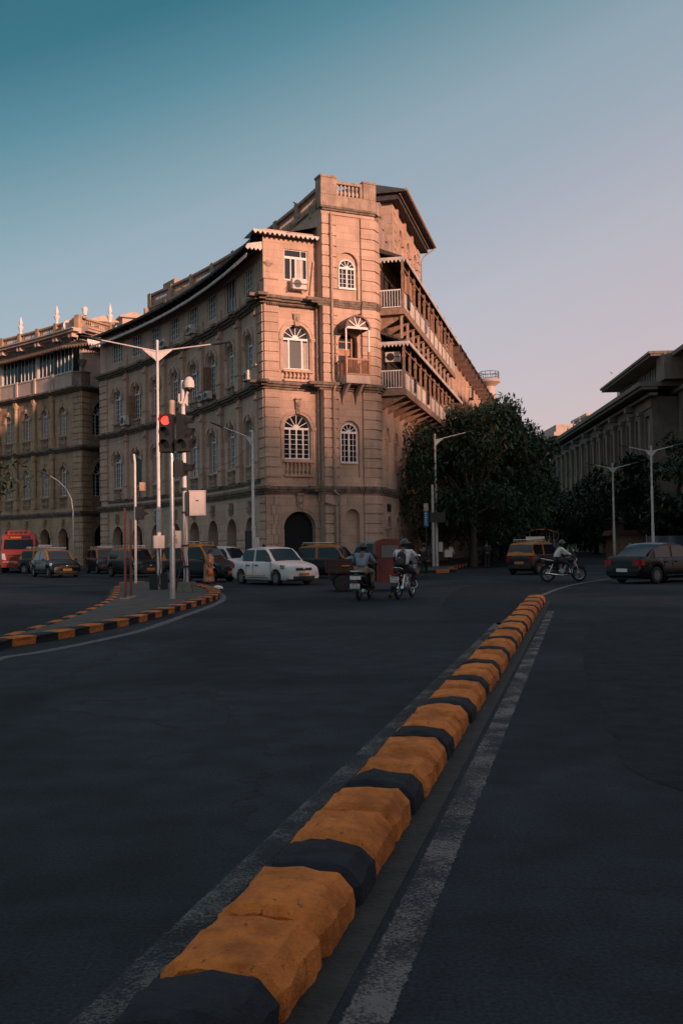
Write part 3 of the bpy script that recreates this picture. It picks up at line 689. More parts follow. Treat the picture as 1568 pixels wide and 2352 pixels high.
m.prism(arcpts(1.685, .14, 13.7, 8), .98, 1.05); m.build('canopy_post', M['white'], bo)
m = MB(TW); oa = [(1.685 - .78 * math.cos(PI * i / 14), 13.62 + .76 * math.sin(PI * i / 14)) for i in range(15)]
for a, b in zip(oa, oa[1:]): m.face([(a[0], 0, a[1]), (b[0], 0, b[1]), (b[0], 1.12, b[1]), (a[0], 1.12, a[1])])
for a, b in zip(oa, oa[1:]): m.face([(a[0], 1.12, a[1]), (b[0], 1.12, b[1]), (1.685 + (b[0] - 1.685) * .87, 1.12, 13.62 + (b[1] - 13.62) * .87), (1.685 + (a[0] - 1.685) * .87, 1.12, 13.62 + (a[1] - 13.62) * .87)])
m.face([(p[0], .96, p[1]) for p in arcpts(1.685, .68, 13.66, 12)]); m.build('canopy', M['brownsheet'], bo, smooth=60)
m = MB(TW); m.box(1.06, 2.18, -.55, -.5, 10.95, 13.5); dr = m.build('door', M['glass'], main)
m = MB(TW); m.box(1.1, 1.9, -.5, -.46, 12.35, 12.75); m.box(1.06, 1.1, -.5, -.44, 10.95, 13.5); m.box(1.95, 2.05, -.5, -.42, 10.95, 13.5); m.box(1.06, 2.1, -.5, -.44, 13.1, 13.16); m.build('frame', M['woodred'], dr)

# ================================================================== street side
SL = 74.0
sw = MB(STR)
for k in range(26):
    a = .5 + k * 2.83; b = a + 2.83; c = (a + b) / 2
    archbay(sw, a, b, 0, Z1 - .45, (c, 1.1, 1.0, 2.7), depth=.3); archbay(sw, a, b, Z1 - .45, Z2 - .35, (c, 1.0, 5.9, 8.0), depth=.35)
    archbay(sw, a, b, Z2 - .35, Z3 - .35, (c, 1.1, 10.9, 13.2, 'rect'), depth=.3); archbay(sw, a, b, Z3 - .35, 18.9, (c, 1.1, 15.6, 17.6, 'rect'), depth=.3)
    for z, r_ in ((2.7, .55), (8.0, .5)):
        archivolt(sw, c, r_, r_ + .2, z, 0, .08)
        for s_ in (-1, 1): sw.box(c + s_ * (r_ + .16) - .16, c + s_ * (r_ + .16) + .16, 0, .14, z - .25, z - .05)
sw.fr = STR; sw.face([(0, 0, 0), (.5, 0, 0), (.5, 0, TZ), (0, 0, TZ)])
sw.build('street_wall', M['stone'], main)
m = MB(STR); m.box(.6, SL, -.9, -.36, .1, 18.2); m.build('interior', M['dark'], main)
m = MB(STR); m.box(1.6, 2.6, .02, .06, 3.5, 3.95); m.build('sign_board', M['black'], main)
# roof of the long side
rf = MB(STR)
rf.prism([(1.55, 18.12), (1.55, 18.22), (-3.5, 20.3), (-3.5, 19.8), (0, 18.6)], .25, SL + .4, 'u')
rf.box(.2, SL, 1.5, 1.62, 18.04, 18.16)
for k in range(20): rf.box(2 + k * 3.6, 2.9 + k * 3.6, 1.2, 1.6, 18.2, 18.27)
rf.build('roof', M['tile'], main)
m = MB(STR); fringe(m, .15, 26, 1.65, 18.1, .14, .24); m.box(.12, .16, .0, 1.62, 18.06, 18.22)
fe = Fr(*(STR(.12, 0, 0).xy), STR.a - R(90) ); m.fr = fe
for i in range(7): m.prism([(.02 + i * .23, 18.08), (.23 + i * .23, 18.08), (.125 + i * .23, 17.9)], -.03, -.0)
m.build('valance', M['wpanel'], main)
# two storeys of timber balconies
def balcony_storey(z, u1, top, solid, posts):
    d = MB(STR); d.box(.12, u1, 0, 1.42, z - .28, z - .1); d.box(.08, u1, 1.36, 1.48, z - .4, z); d.box(.04, .14, .0, 1.45, z - .4, z - .02)
    for k in range(int(u1 / 1.9)): d.prism([(0, z - .28), (1.4, z - .28), (1.4, z - .45), (.2, z - 1.1), (0, z - 1.2)], .4 + k * 1.9, .52 + k * 1.9, 'u')
    b = d.build('balcony', M['wood'], main)
    p = MB(STR); n = int(u1 / 2.05)
    for k in range(n + 1):
        u = .2 + k * 2.05; p.box(u - .07, u + .07, 1.32, 1.46, z, top)
        if k % 2 == 0: p.box(u - .1, u + .1, 1.3, 1.48, top - .9, top - .72)
    p.box(.1, u1, 1.34, 1.44, z + 1.0, z + 1.08); p.box(.1, u1, 1.34, 1.44, top - .5, top - .42)
    p.build('post', M['wood'], b)
    q = MB(STR); q.box(.3, u1, 1.36, 1.4, z + .02, z + .98)
    for k in range(n * 2): q.box(.3 + k * 1.02, .34 + k * 1.02, 1.4, 1.43, z + .02, z + .98)
    q.build('panel', M['wpanel'], b)
    r = MB(STR); r.box(.16, .2, .05, 1.32, z + 1.02, z + 1.09); r.box(.16, .2, .05, 1.32, z + .04, z + .09)
    for k in range(8): r.box(.165, .195, .12 + k * .16, .155 + k * .16, z + .05, z + 1.05)
    r.build('railing', M['white'], b)
    return b
balcony_storey(15.25, 24, 18.1, 1, 'wood'); balcony_storey(10.55, 24, 13.25, 1, 'w')
m = MB(STR); m.prism([(1.75, 13.15), (1.75, 13.25), (0, 13.95), (0, 13.8)], .05, 60, 'u'); m.build('awning_roof', M['tile'], main)
m = MB(STR); fringe(m, .05, 26, 1.8, 13.2, .14, .24); fe = Fr(*(STR(.04, 0, 0).xy), STR.a - R(90)); m.fr = fe
m.prism([(0, 13.2), (1.75, 13.13), (1.75, 13.27), (0, 13.9)], -.02, .0) if 0 else m.box(0, 1.78, -.03, .0, 13.12, 13.28)
for i in range(8): m.prism([(.0 + i * .22, 13.13), (.21 + i * .22, 13.13), (.105 + i * .22, 12.95)], -.025, .0)
m.build('valance', M['wpanel'], main)
m = MB(STR); m.box(.5, 24.2, .04, .1, 10.6, 17.6); m.build('balcony_shade_sheet', mat('painted_balcony_shade', (.05, .036, .03), .8, var=.4, scale=2), main)  # dark sheet added over the wall; its colour stands in for balcony shade
for k in range(12):                                  # posts joining the lower roof to the upper deck
    m = MB(STR); m.box(.3 + k * 2.05, .42 + k * 2.05, 1.2, 1.34, 13.5, 15.0); m.build('post', M['pipe'], main)
aircon(Fr(*(STR(.9, 1.2, 0).xy), STR.a - R(90)), -.55, 0, 12.2, main)
random.seed(12)
for k in range(14):                                  # things kept on the balconies
    z = random.choice((15.25, 10.55)); u = .9 + random.random() * 22; q = MB(STR); kind = random.random(); w_ = random.uniform(.4, .9)
    if kind < .4: q.rings([[(u + w_ * i / 6, 1.5 + .03 * math.sin(i * 2.1), zz_) for i in range(7)] for zz_ in (z + .25, z + .7, z + 1.1)], closed=False, cap=False); q.build('hung_cloth', M[random.choice(('shirtblue', 'khaki', 'clothdark'))], main)
    elif kind < .7: q.box(u, u + w_, .3, .9, z, z + random.uniform(.9, 1.9)); q.build('cupboard', M['wood'], main)
    else: q.rings([[(u + w_ * 1.6 * i / 6, 1.28 + .03 * math.sin(i * 2.1), zz_) for i in range(7)] for zz_ in (z + 1.1, z + 2.0, z + 2.5)], closed=False, cap=False); q.build('bamboo_blind', M['woodred'], main)
# far stretch of the street side: bay after bay with curved sheet awnings, cages and pale walls
fw = MB(STR)
for k in range(17):
    a = 24.2 + k * 2.9; c = a + 1.45; v = .75
    for z0, z1, si, sp in ((10.3, 14.2, 11.2, 13.0), (14.2, 18.4, 15.6, 17.2)):
        archbay(fw, a, a + 2.9, z0, z1, (c, 1.5, si, sp, 'rect'), v=v, depth=.3, back=False)
        oa = [(c - .85 * math.cos(PI * i / 8), sp - .15 + .8 * math.sin(PI * i / 8)) for i in range(9)]
        am = MB(STR)
        for p, q in zip(oa, oa[1:]): am.face([(p[0], v, p[1]), (q[0], v, q[1]), (q[0], v + 1.0, q[1]), (p[0], v + 1.0, p[1])])
        am.face([(p[0], v + .02, p[1]) for p in oa]); am.build('awning', M['brownsheet'], main, smooth=60)
    random.seed(k)
    if random.random() < .75:
        z = random.choice((11.2, 15.6)); cg = MB(STR)
        for j in range(6): cg.box(c - .8 + j * .3, c - .77 + j * .3, v + .4, v + .43, z - .1, z + .9)
        cg.box(c - .85, c + .85, v, v + .45, z - .15, z - .1); cg.box(c - .85, c + .85, v + .4, v + .44, z + .88, z + .93); cg.box(c - .85, c - .8, v, v + .44, z + .88, z + .93); cg.build('window_cage', M['poledark'], main)
    fw.box(a - .12, a + .12, v, v + .18, 10.3, 18.3)
    if random.random() < .6: aircon(STR, c + .3, v + .15, random.choice((14.3, 10.6)), main, .9)
fw.fr = STR; fw.face([(24.2, 0, 10.3), (24.2, .75, 10.3), (24.2, .75, 18.4), (24.2, 0, 18.4)]); fw.box(24, SL, 0, .74, 10.1, 10.3)
fw.build('street_wall', M['stone'], main)
m = MB(STR); m.box(24.3, SL - .3, -.0, .4, 10.4, 18.3); m.build('interior', M['dark'], main)
m = MB(STR); m.box(41, 42.2, 1.25, 1.3, 14.4, 15.2); m.build('tarpaulin', mat('bright_blue_tarpaulin', (.01, .16, .35), .6), main)
# attic block with its overhanging roof
ab = MB(STR); U0, U1 = 4.7, 15.6
for k in range(3):
    a = U0 + 1.2 + k * 2.9
    archbay(ab, a, a + 2.9, 18.0, 23.6, (a + 1.45, 1.3, 19.6, 21.4), depth=.4, back=False)
    archivolt(ab, a + 1.45, .65, .85, 21.4, 0, .1)
    for s_ in (-1, 1): ab.box(a + 1.45 + s_ * .8 - .18, a + 1.45 + s_ * .8 + .18, 0, .16, 21.15, 21.4)
    ab.box(a - .14, a + .14, 0, .2, 18.4, 23.5)
for q0, q1 in ((U0, U0 + 1.2), (U1 - 1.0, U1)): courses(ab, q0, q1, 18.0, 23.6, -.8, .06)
ab.box(U0 + 1.2, U1 - 1.0, -4.0, -.41, 18, 23.6); ab.build('attic_wall', M['stone'], main)
ab = MB(STR); courses(ab, U0 - .02, U0 + .5, 18.0, 23.5, -1.1, .05); ab.box(U0, U0 + .1, -4, -1.1, 18, 23.5); ab.build('attic_wall', M['stone'], main)
ar = MB(STR)
e_, zz = 1.0, 23.5
pts_e = [(U0 - .9, e_, zz), (U1 + .9, e_, zz), (U1 + .9, -5, zz), (U0 - .9, -5, zz)]; rid = [(U0 + 2.2, -2, 25.2), (U1 - 2.2, -2, 25.2)]
ar.face([pts_e[0], pts_e[1], rid[1], rid[0]]); ar.face([pts_e[1], pts_e[2], rid[1]]); ar.face([pts_e[2], pts_e[3], rid[0], rid[1]]); ar.face([pts_e[3], pts_e[0], rid[0]])
ar.box(U0 - .9, U1 + .9, -5, e_, zz - .14, zz - .003); ar.box(U0 - .6, U1 + .6, -4.5, .55, zz - .5, zz - .14)
ar.build('attic_roof', M['tile'], main)
m = MB(STR); m.tube([(U0 - .9, e_ + .08, zz - .02), (U1 + .9, e_ + .08, zz - .02)], .09, 8); m.tube([(U0 - .7, e_ - .35, zz - .2), (U1 + .7, e_ - .35, zz - .2)], .04, 6); m.tube([(U1 + .7, e_, zz - .2), (U1 + .6, .3, zz - .7), (U1 + .3, .1, zz - 1.2), (U1 + .3, .1, 18.8)], .05, 6)
m.build('gutter', M['pipe'], main)
for k in range(3): put_window('sash', 1.25, 1.8, STR, U0 + 1.2 + k * 2.9 + 1.45, -.3, 19.6, main)
# round water tank with a flat railed disc far down the street side
m = MB(); tx0, ty0 = 17.7, 118.0
m.lathe([(.72, 15), (.72, 18.6), (.82, 18.7), (.82, 18.9), (.66, 19.0), (.62, 20.0), (1.3, 20.5), (1.36, 20.8), (1.25, 20.85)], tx0, ty0, 24)
wt = m.build('water_tower', M['plaster'], main, smooth=30)
m = MB()
for i in range(12):
    a = 2 * PI * i / 12; m.box(tx0 + 1.15 * math.cos(a) - .03, tx0 + 1.15 * math.cos(a) + .03, ty0 + 1.15 * math.sin(a) - .03, ty0 + 1.15 * math.sin(a) + .03, 20.8, 21.7)
m.torus((tx0, ty0, 21.7), 1.15, .035, 'z'); m.torus((tx0, ty0, 21.3), 1.15, .03, 'z'); m.build('railing', M['poledark'], wt)
# solid core so that no daylight leaks through
m = MB(); core = [PAV(.6, -.7, 0), PAV(3.2, -.7, 0), TW(3.2, -1.2, 0), STR(4.5, -1.2, 0)] + [STR(SL, -1, 0), STR(SL, -18, 0)] + [WF[7](0, -1.7, 0), WF[5](0, -1.7, 0), WF[3](0, -1.7, 0), WF[1](0, -1.7, 0)]
m.prism([(p.x, p.y) for p in core], .05, 18.4, 'z'); m.build('core', M['dark'], main)
m = MB(); core2 = [PAV(.8, -3.6, 0), TW(.3, -1.2, 0), TW(3.0, -1.0, 0), STR(.6, -.6, 0), STR(4.5, -.6, 0), STR(SL, -3, 0), STR(SL, -12, 0)] + [WF[5](0, -4.2, 0), WF[3](0, -4.2, 0), WF[1](0, -4.2, 0)]
m.prism([(p.x, p.y) for p in core2], 18.4, 19.6, 'z'); m.build('roof_deck', M['stone3'], main)
# ================================================================== ground
def asphalt():
    m = bpy.data.materials.new('asphalt'); m.use_nodes = True; t = m.node_tree; p = t.nodes['Principled BSDF']; l = t.links.new
    tcn = N(t, 'ShaderNodeTexCoord'); o = tcn.outputs['Object']
    a = N(t, 'ShaderNodeTexNoise'); a.inputs['Scale'].default_value = .20; a.inputs['Detail'].default_value = 7; a.inputs['Distortion'].default_value = .6
    b = N(t, 'ShaderNodeTexNoise'); b.inputs['Scale'].default_value = 55; b.inputs['Detail'].default_value = 4
    c = N(t, 'ShaderNodeTexVoronoi'); c.inputs['Scale'].default_value = 16
    d = N(t, 'ShaderNodeTexNoise'); d.inputs['Scale'].default_value = 2.5; d.inputs['Detail'].default_value = 8
    for n in (a, b, c, d): l(o, n.inputs['Vector'])
    r = N(t, 'ShaderNodeValToRGB'); ramp(r, [(.38, (.012, .0175, .022)), (.46, (.020, .0265, .033)), (.53, (.025, .032, .040)), (.64, (.034, .042, .051))]); l(a.outputs[0], r.inputs[0])
    r2 = N(t, 'ShaderNodeValToRGB'); ramp(r2, [(.3, (.62, .62, .62)), (.7, (1.32, 1.32, 1.32))]); l(b.outputs[0], r2.inputs[0])
    mx = N(t, 'ShaderNodeMix', data_type='RGBA', blend_type='MULTIPLY'); mx.inputs[0].default_value = 1; l(r.outputs[0], mx.inputs[6]); l(r2.outputs[0], mx.inputs[7])
    r4 = N(t, 'ShaderNodeValToRGB'); ramp(r4, [(.35, (.8, .8, .8)), (.65, (1.15, 1.15, 1.15))]); l(d.outputs[0], r4.inputs[0])
    mx3 = N(t, 'ShaderNodeMix', data_type='RGBA', blend_type='MULTIPLY'); mx3.inputs[0].default_value = 1; l(mx.outputs[2], mx3.inputs[6]); l(r4.outputs[0], mx3.inputs[7])
    r3 = N(t, 'ShaderNodeValToRGB'); ramp(r3, [(.0, (1, 1, 1)), (.09, (0, 0, 0))]); l(c.outputs['Distance'], r3.inputs[0])
    s = N(t, 'ShaderNodeMath', operation='MULTIPLY'); l(r3.outputs[0], s.inputs[0])
    wn = N(t, 'ShaderNodeMath', operation='GREATER_THAN'); wn.inputs[1].default_value = .86; sp = N(t, 'ShaderNodeSeparateColor'); l(c.outputs['Color'], sp.inputs[0]); l(sp.outputs[0], wn.inputs[0]); l(wn.outputs[0], s.inputs[1])
    mx2 = N(t, 'ShaderNodeMix', data_type='RGBA'); l(s.outputs[0], mx2.inputs[0]); l(mx3.outputs[2], mx2.inputs[6]); mx2.inputs[7].default_value = (.13, .13, .13, 1)
    
    cv = N(t, 'ShaderNodeTexVoronoi', feature='DISTANCE_TO_EDGE'); cv.inputs['Scale'].default_value = .35; wv = N(t, 'ShaderNodeVectorMath', operation='MULTIPLY_ADD'); wv.inputs[1].default_value = (.9, .9, 0); l(d.outputs['Color'], wv.inputs[0]); l(o, wv.inputs[2]); l(wv.outputs[0], cv.inputs['Vector'])
    rc = N(t, 'ShaderNodeValToRGB'); ramp(rc, [(0, (.75, .75, .75)), (.004, (.4, .4, .4)), (.009, (0, 0, 0))]); l(cv.outputs['Distance'], rc.inputs[0])
    mk = N(t, 'ShaderNodeMath', operation='GREATER_THAN'); mk.inputs[1].default_value = .53; l(a.outputs[0], mk.inputs[0]); ck = N(t, 'ShaderNodeMath', operation='MULTIPLY'); l(rc.outputs[0], ck.inputs[0]); l(mk.outputs[0], ck.inputs[1])
    mx4 = N(t, 'ShaderNodeMix', data_type='RGBA'); l(ck.outputs[0], mx4.inputs[0]); l(mx2.outputs[2], mx4.inputs[6]); mx4.inputs[7].default_value = (.015, .015, .016, 1)
    l(mx4.outputs[2], p.inputs['Base Color']); p.inputs['Roughness'].default_value = .9; p.inputs['Specular IOR Level'].default_value = .15
    bp = N(t, 'ShaderNodeBump'); bp.inputs['Strength'].default_value = .7; bp.inputs['Distance'].default_value = .008; l(b.outputs[0], bp.inputs['Height']); l(bp.outputs[0], p.inputs['Normal'])
    return m
M['asphalt'] = asphalt()
def wornpaint(name, col, under=(.026, .029, .033), amt=.5, sc=9):
    m = bpy.data.materials.new(name); m.use_nodes = True; t = m.node_tree; p = t.nodes['Principled BSDF']; l = t.links.new
    tcn = N(t, 'ShaderNodeTexCoord'); n = N(t, 'ShaderNodeTexNoise'); n.inputs['Scale'].default_value = sc; n.inputs['Detail'].default_value = 10; n.inputs['Roughness'].default_value = .75
    l(tcn.outputs['Object'], n.inputs['Vector']); r = N(t, 'ShaderNodeValToRGB'); ramp(r, [(amt - .13, under), (amt + .02, tuple((a + b) / 2 for a, b in zip(under, col))), (amt + .14, col)]); l(n.outputs[0], r.inputs[0]); l(r.outputs[0], p.inputs['Base Color']); p.inputs['Roughness'].default_value = .85
    b = N(t, 'ShaderNodeTexNoise'); b.inputs['Scale'].default_value = 60; l(tcn.outputs['Object'], b.inputs['Vector']); bp = N(t, 'ShaderNodeBump'); bp.inputs['Strength'].default_value = .6; bp.inputs['Distance'].default_value = .008; l(b.outputs[0], bp.inputs['Height']); l(bp.outputs[0], p.inputs['Normal'])
    return m
M['line'] = wornpaint('worn_white_road_paint', (.16, .15, .145), amt=.46)
M['lineY'] = wornpaint('worn_yellow_road_paint', (.09, .07, .042), amt=.50)
M['pavement'] = mat('dusty_pavement', (.075, .068, .060), .92, var=.3, scale=2.5, bump=.7, bscale=18)
g = MB(); g.box(-700, 700, -300, 1500, -.5, 0); tag(g.build('ground', M['asphalt']), None, kind='structure')
VD = Vector((.2334, .9724, 0)); PD = Vector((.9724, -.2334, 0))
def QS(q, s, z=0): p = PD * q + VD * s; return Vector((p.x, p.y, z))
def strip(pts, w, z, name, mt, jag=.012, parent=None):
    """painted line with a chipped, uneven edge"""
    m = MB(); random.seed(len(pts) * 13 + int(w * 100)); L_ = []; 
    P = [Vector(p) for p in pts]; dense = []
    for a, b in zip(P, P[1:]):
        n = max(1, int((b - a).length / .05)); n = min(n, 500)
        for i in range(n): dense.append(a.lerp(b, i / n))
    dense.append(P[-1]); prev = None
    for i, p in enumerate(dense):
        d = (dense[min(i + 1, len(dense) - 1)] - dense[max(i - 1, 0)]).normalized(); q = Vector((d.y, -d.x, 0))
        k = jag * (1 if p.length < 20 else 2)
        a, b = p - q * (w / 2 + random.uniform(-k, k)), p + q * (w / 2 + random.uniform(-k, k)); cur = (Vector((a.x, a.y, z)), Vector((b.x, b.y, z)))
        if prev: m.face([tuple(prev[0]), tuple(prev[1]), tuple(cur[1]), tuple(cur[0])])
        prev = cur
    return tag(m.build(name, mt), None, kind='structure')
def smoothpath(pts, n=8):
    P = [Vector((p[0], p[1], 0)) for p in pts]; out = []
    for i in range(len(P) - 1):
        p0, p1, p2, p3 = P[max(0, i - 1)], P[i], P[i + 1], P[min(len(P) - 1, i + 2)]
        for k in range(n):
            t = k / n; out.append(.5 * ((2 * p1) + (p2 - p0) * t + (2 * p0 - 5 * p1 + 4 * p2 - p3) * t * t + (3 * p1 - 3 * p2 + p3 - p0) * t ** 3))
    out.append(P[-1]); return out
def edgeline(name, q0, hw, col, wear, k=.8):
    m = bpy.data.materials.new(name); m.use_nodes = True; t = m.node_tree; p = t.nodes['Principled BSDF']; l = t.links.new; out = t.nodes['Material Output']
    tcn = N(t, 'ShaderNodeTexCoord'); o = tcn.outputs['Object']
    dq = N(t, 'ShaderNodeVectorMath', operation='DOT_PRODUCT'); dq.inputs[1].default_value = (.9724, -.2334, 0); l(o, dq.inputs[0])
    s1 = N(t, 'ShaderNodeMath', operation='SUBTRACT'); l(dq.outputs['Value'], s1.inputs[0]); s1.inputs[1].default_value = q0
    s2 = N(t, 'ShaderNodeMath', operation='ABSOLUTE'); l(s1.outputs[0], s2.inputs[0]); s3 = N(t, 'ShaderNodeMath', operation='DIVIDE'); l(s2.outputs[0], s3.inputs[0]); s3.inputs[1].default_value = hw
    def nz(s, dd, r):
        n = N(t, 'ShaderNodeTexNoise'); n.inputs['Scale'].default_value = s; n.inputs['Detail'].default_value = dd; n.inputs['Roughness'].default_value = r; l(o, n.inputs['Vector']); return n.outputs[0]
    n1 = nz(18, 8, .75); n2 = nz(2.2, 4, .6); n3 = nz(70, 4, .7)
    e = N(t, 'ShaderNodeMath', operation='MULTIPLY_ADD'); l(n1, e.inputs[0]); e.inputs[1].default_value = k; l(s3.outputs[0], e.inputs[2])
    r1 = N(t, 'ShaderNodeValToRGB'); ramp(r1, [((1 + k * .42) / 2, (1, 1, 1)), ((1 + k * .56) / 2, (0, 0, 0))]); h = N(t, 'ShaderNodeMath', operation='MULTIPLY'); h.inputs[1].default_value = .5; l(e.outputs[0], h.inputs[0]); l(h.outputs[0], r1.inputs[0])
    w = N(t, 'ShaderNodeMath', operation='ADD'); l(n3, w.inputs[0]); l(n2, w.inputs[1]); r2 = N(t, 'ShaderNodeValToRGB'); hh = N(t, 'ShaderNodeMath', operation='MULTIPLY'); hh.inputs[1].default_value = .5; l(w.outputs[0], hh.inputs[0]); l(hh.outputs[0], r2.inputs[0]); ramp(r2, [(wear - .05, (.12, .12, .12)), (wear + .06, (1, 1, 1))])
    f = N(t, 'ShaderNodeMath', operation='MULTIPLY'); l(r1.outputs[0], f.inputs[0]); l(r2.outputs[0], f.inputs[1])
    tr = N(t, 'ShaderNodeBsdfTransparent'); mxs = N(t, 'ShaderNodeMixShader'); l(f.outputs[0], mxs.inputs[0]); l(tr.outputs[0], mxs.inputs[1]); l(p.outputs[0], mxs.inputs[2]); l(mxs.outputs[0], out.inputs[0])
    p.inputs['Base Color'].default_value = (*col, 1); p.inputs['Roughness'].default_value = .85; return m
def flat_strip(q0, q1, s0, s1, z, mt):
    m = MB(); p = [QS(q0, s0), QS(q1, s0), QS(q1, s1), QS(q0, s1)]; m.face([(a.x, a.y, z) for a in p]); tag(m.build('road_line', mt), None, kind='structure')
flat_strip(-.95, -.53, 1.0, 23.3, .005, edgeline('worn_line_right_of_divider', -.74, .080, (.14, .13, .127), .505))
flat_strip(-1.83, -1.45, .8, 18.6, .005, edgeline('worn_line_left_of_divider', -1.635, .072, (.10, .096, .092), .515))
strip(smoothpath([QS(-1.63, 18.4).xy, QS(-1.62, 20).xy, G(1160, 1430).xy, G(1225, 1378).xy, G(1285, 1352).xy, G(1345, 1338).xy, G(1480, 1318).xy]), .17, .004, 'road_line', M['line'], .009)
# dust collected along the divider
M['dust'] = mat('gutter_dust', (.034, .033, .031), .95, var=.3, scale=5, bump=.6)
m = MB(); m.box(-1, 1, -1, 1, 0, 1) if 0 else None
p = [QS(-1.56, .8), QS(-.86, .8), QS(-.86, 27.4), QS(-1.56, 27.4)]; m.face([(a.x, a.y, .003) for a in p]); tag(m.build('gutter_strip', M['dust']), None, kind='structure')
# concrete divider: one block after another
ORD = ['first', 'second', 'third', 'fourth', 'fifth', 'sixth', 'seventh', 'eighth', 'ninth', 'tenth', 'eleventh', 'twelfth', 'thirteenth', 'fourteenth', 'fifteenth', 'sixteenth', 'seventeenth', 'eighteenth', 'nineteenth', 'twentieth', 'twenty-first', 'twenty-second', 'twenty-third', 'twenty-fourth', 'twenty-fifth', 'twenty-sixth', 'twenty-seventh', 'twenty-eighth', 'twenty-ninth', 'thirtieth', 'thirty-first', 'thirty-second', 'thirty-third', 'thirty-fourth', 'thirty-fifth', 'thirty-sixth', 'thirty-seventh', 'thirty-eighth', 'thirty-ninth', 'fortieth']
def kerb_block(seed, ln, w, h, seg=10, name='divider_block', mt=None, top=.5):
    """worn precast block, local x along its length; chamfered top, chipped lip at the near end"""
    random.seed(seed); m = MB(); rs = []; nx = seg; chips = [(random.choice((-1, 1)), random.uniform(-1, 1), random.uniform(.10, .24), random.uniform(.25, .55)) for _ in range(3)] if seg > 8 else []
    prof = [(-.5, 0), (-.5, .3), (-.485, .56), (-top * .72, .90), (-top * .66, .935), (-.16, 1.0), (0, 1.01), (.16, 1.0), (top * .66, .935), (top * .72, .90), (.485, .56), (.5, .3), (.5, 0)]
    from mathutils import noise
    for i in range(nx + 1):
        x = -ln / 2 + ln * i / nx; ring = []
        e = min(i, nx - i); inset = .030 if e == 0 else (.004 if e == 1 else 0)
        for j, (a, b) in enumerate(prof):
            n = noise.noise(Vector((x * 5 + seed * 3.1, a * 4, b * 3))) * .012 + noise.noise(Vector((x * 16 + seed, a * 12, b * 9))) * .009 + min(0, noise.noise(Vector((x * 30, a * 22 + seed, b * 20)))) * (.028 if e < 2 else .006)
            s_ = 1 - inset / (w / 2)
            for (sx_, sy_, dp_, sp_) in chips:
                dd = math.hypot((x - sx_ * ln / 2) / ln * 2.2, (a - sy_ * .42) * 2.0)
                if dd < sp_ and b > .5: b = b - dp_ * (1 - dd / sp_) ** .6
            xx = x + (noise.noise(Vector((seed * 1.7, a * 9, b * 5))) * .02 if e == 0 else 0)
            ring.append((xx, a * w * s_ + n * (1 if abs(a) > .3 else .4), max(0, b * (h - inset * .8) + (n if b > .1 else 0))))
        rs.append(ring)
    m.rings(rs); o = m.build(name, mt, smooth=19); return o
BLK = {}
for c in ('o', 'b'):
    BLK[c] = [kerb_block(k * 7 + (3 if c == 'b' else 0), .525 if c == 'o' else .395, .47, .19, 16, 'divider_block', M['yellowkerb'] if c == 'o' else M['blackkerb']) for k in range(4)]
used = set(); cnt = {'o': 0, 'b': 0}; s = 1.3; i = 0
ANG = math.atan2(VD.y, VD.x)
PAT = 'obo'.replace('o', 'o')[::1]; PAT = 'boo'
while s < 27.2:
    c = PAT[i % 3]; k = i % 4; src = BLK[c][k]
    if (c, k) in used: o = src.copy(); COL.objects.link(o)
    else: o = src; used.add((c, k))
    random.seed(i); ln = .5 * (1 if c == 'o' else .96)
    p = QS(-1.225 + random.uniform(-.012, .012), s + (.27 if c == 'o' else .2), 0); o.location = p; o.rotation_euler = (0, 0, ANG + R(random.uniform(-1.2, 1.2)))
    if 27.2 - s < .6: o.scale = (1, .9, .8)
    cnt[c] += 1
    tag(o, '%s %s block of the road divider, counted from the near end' % (ORD[cnt[c] - 1], 'orange' if c == 'o' else 'black'), 'kerb block', 'orange and black concrete blocks of the road divider')
    s += (.555 if c == 'o' else .405); i += 1
for c in BLK:
    for k, o in enumerate(BLK[c]):
        if (c, k) not in used: bpy.data.objects.remove(o)
# ---- traffic island on the left with its striped kerbs
near = [G(-60, 1505), G(0, 1487), G(100, 1472), G(200, 1452), G(300, 1431), G(400, 1403), G(462, 1385), G(492, 1372), G(486, 1360), G(462, 1352), G(440, 1347)]
back = [G(400, 1344), G(360, 1342), G(320, 1341), G(290, 1341), G(276, 1345)]
far = [G(270, 1352), G(268, 1362), G(262, 1376), G(240, 1392), G(190, 1415), G(120, 1440), G(50, 1462), G(-40, 1490)]
isl = near + back + far
m = MB(); m.prism([(p.x, p.y) for p in isl], .01, .09, 'z'); tag(m.build('traffic_island', M['pavement']), None, kind='structure')
KS = {c: kerb_block(91 if c == 'o' else 92, 1.0, 1.0, 1.0, 6, 'kerb_stone', M['yellowkerb'] if c == 'o' else M['blackkerb'], .75) for c in 'ob'}
usedk = set(); kc = {}
def kerb_line(pts, ln, w, h, where, grp, start=0, lim=999, wmul=1):
    P = smoothpath([p.xy for p in pts], 10); acc = 0; k = start; last = P[0]; d_total = 0
    samples = [P[0]]; walked = 0
    for a, b in zip(P, P[1:]):
        L_ = (b - a).length
        while walked + L_ >= ln:
            t = (ln - walked) / L_; a = a.lerp(b, t); samples.append(a.copy()); L_ = (b - a).length; walked = 0
        walked += L_
    n = 0
    for a, b in zip(samples, samples[1:]):
        c = 'ob'[k % 2]; k += 1; n += 1
        if n > lim: break
        if c in usedk: o = KS[c].copy(); COL.objects.link(o)
        else: o = KS[c]; usedk.add(c)
        mid = (a + b) / 2; d = b - a; o.location = (mid.x, mid.y, 0); o.rotation_euler = (0, 0, math.atan2(d.y, d.x)); o.scale = (d.length * .985, w, h)
        kc[(where, c)] = kc.get((where, c), 0) + 1
        q = kc[(where, c)]
        tag(o, '%s %s kerb stone %s' % (ORD[q - 1] if q <= 40 else 'far', 'orange' if c == 'o' else 'black', where), 'kerb stone', grp)
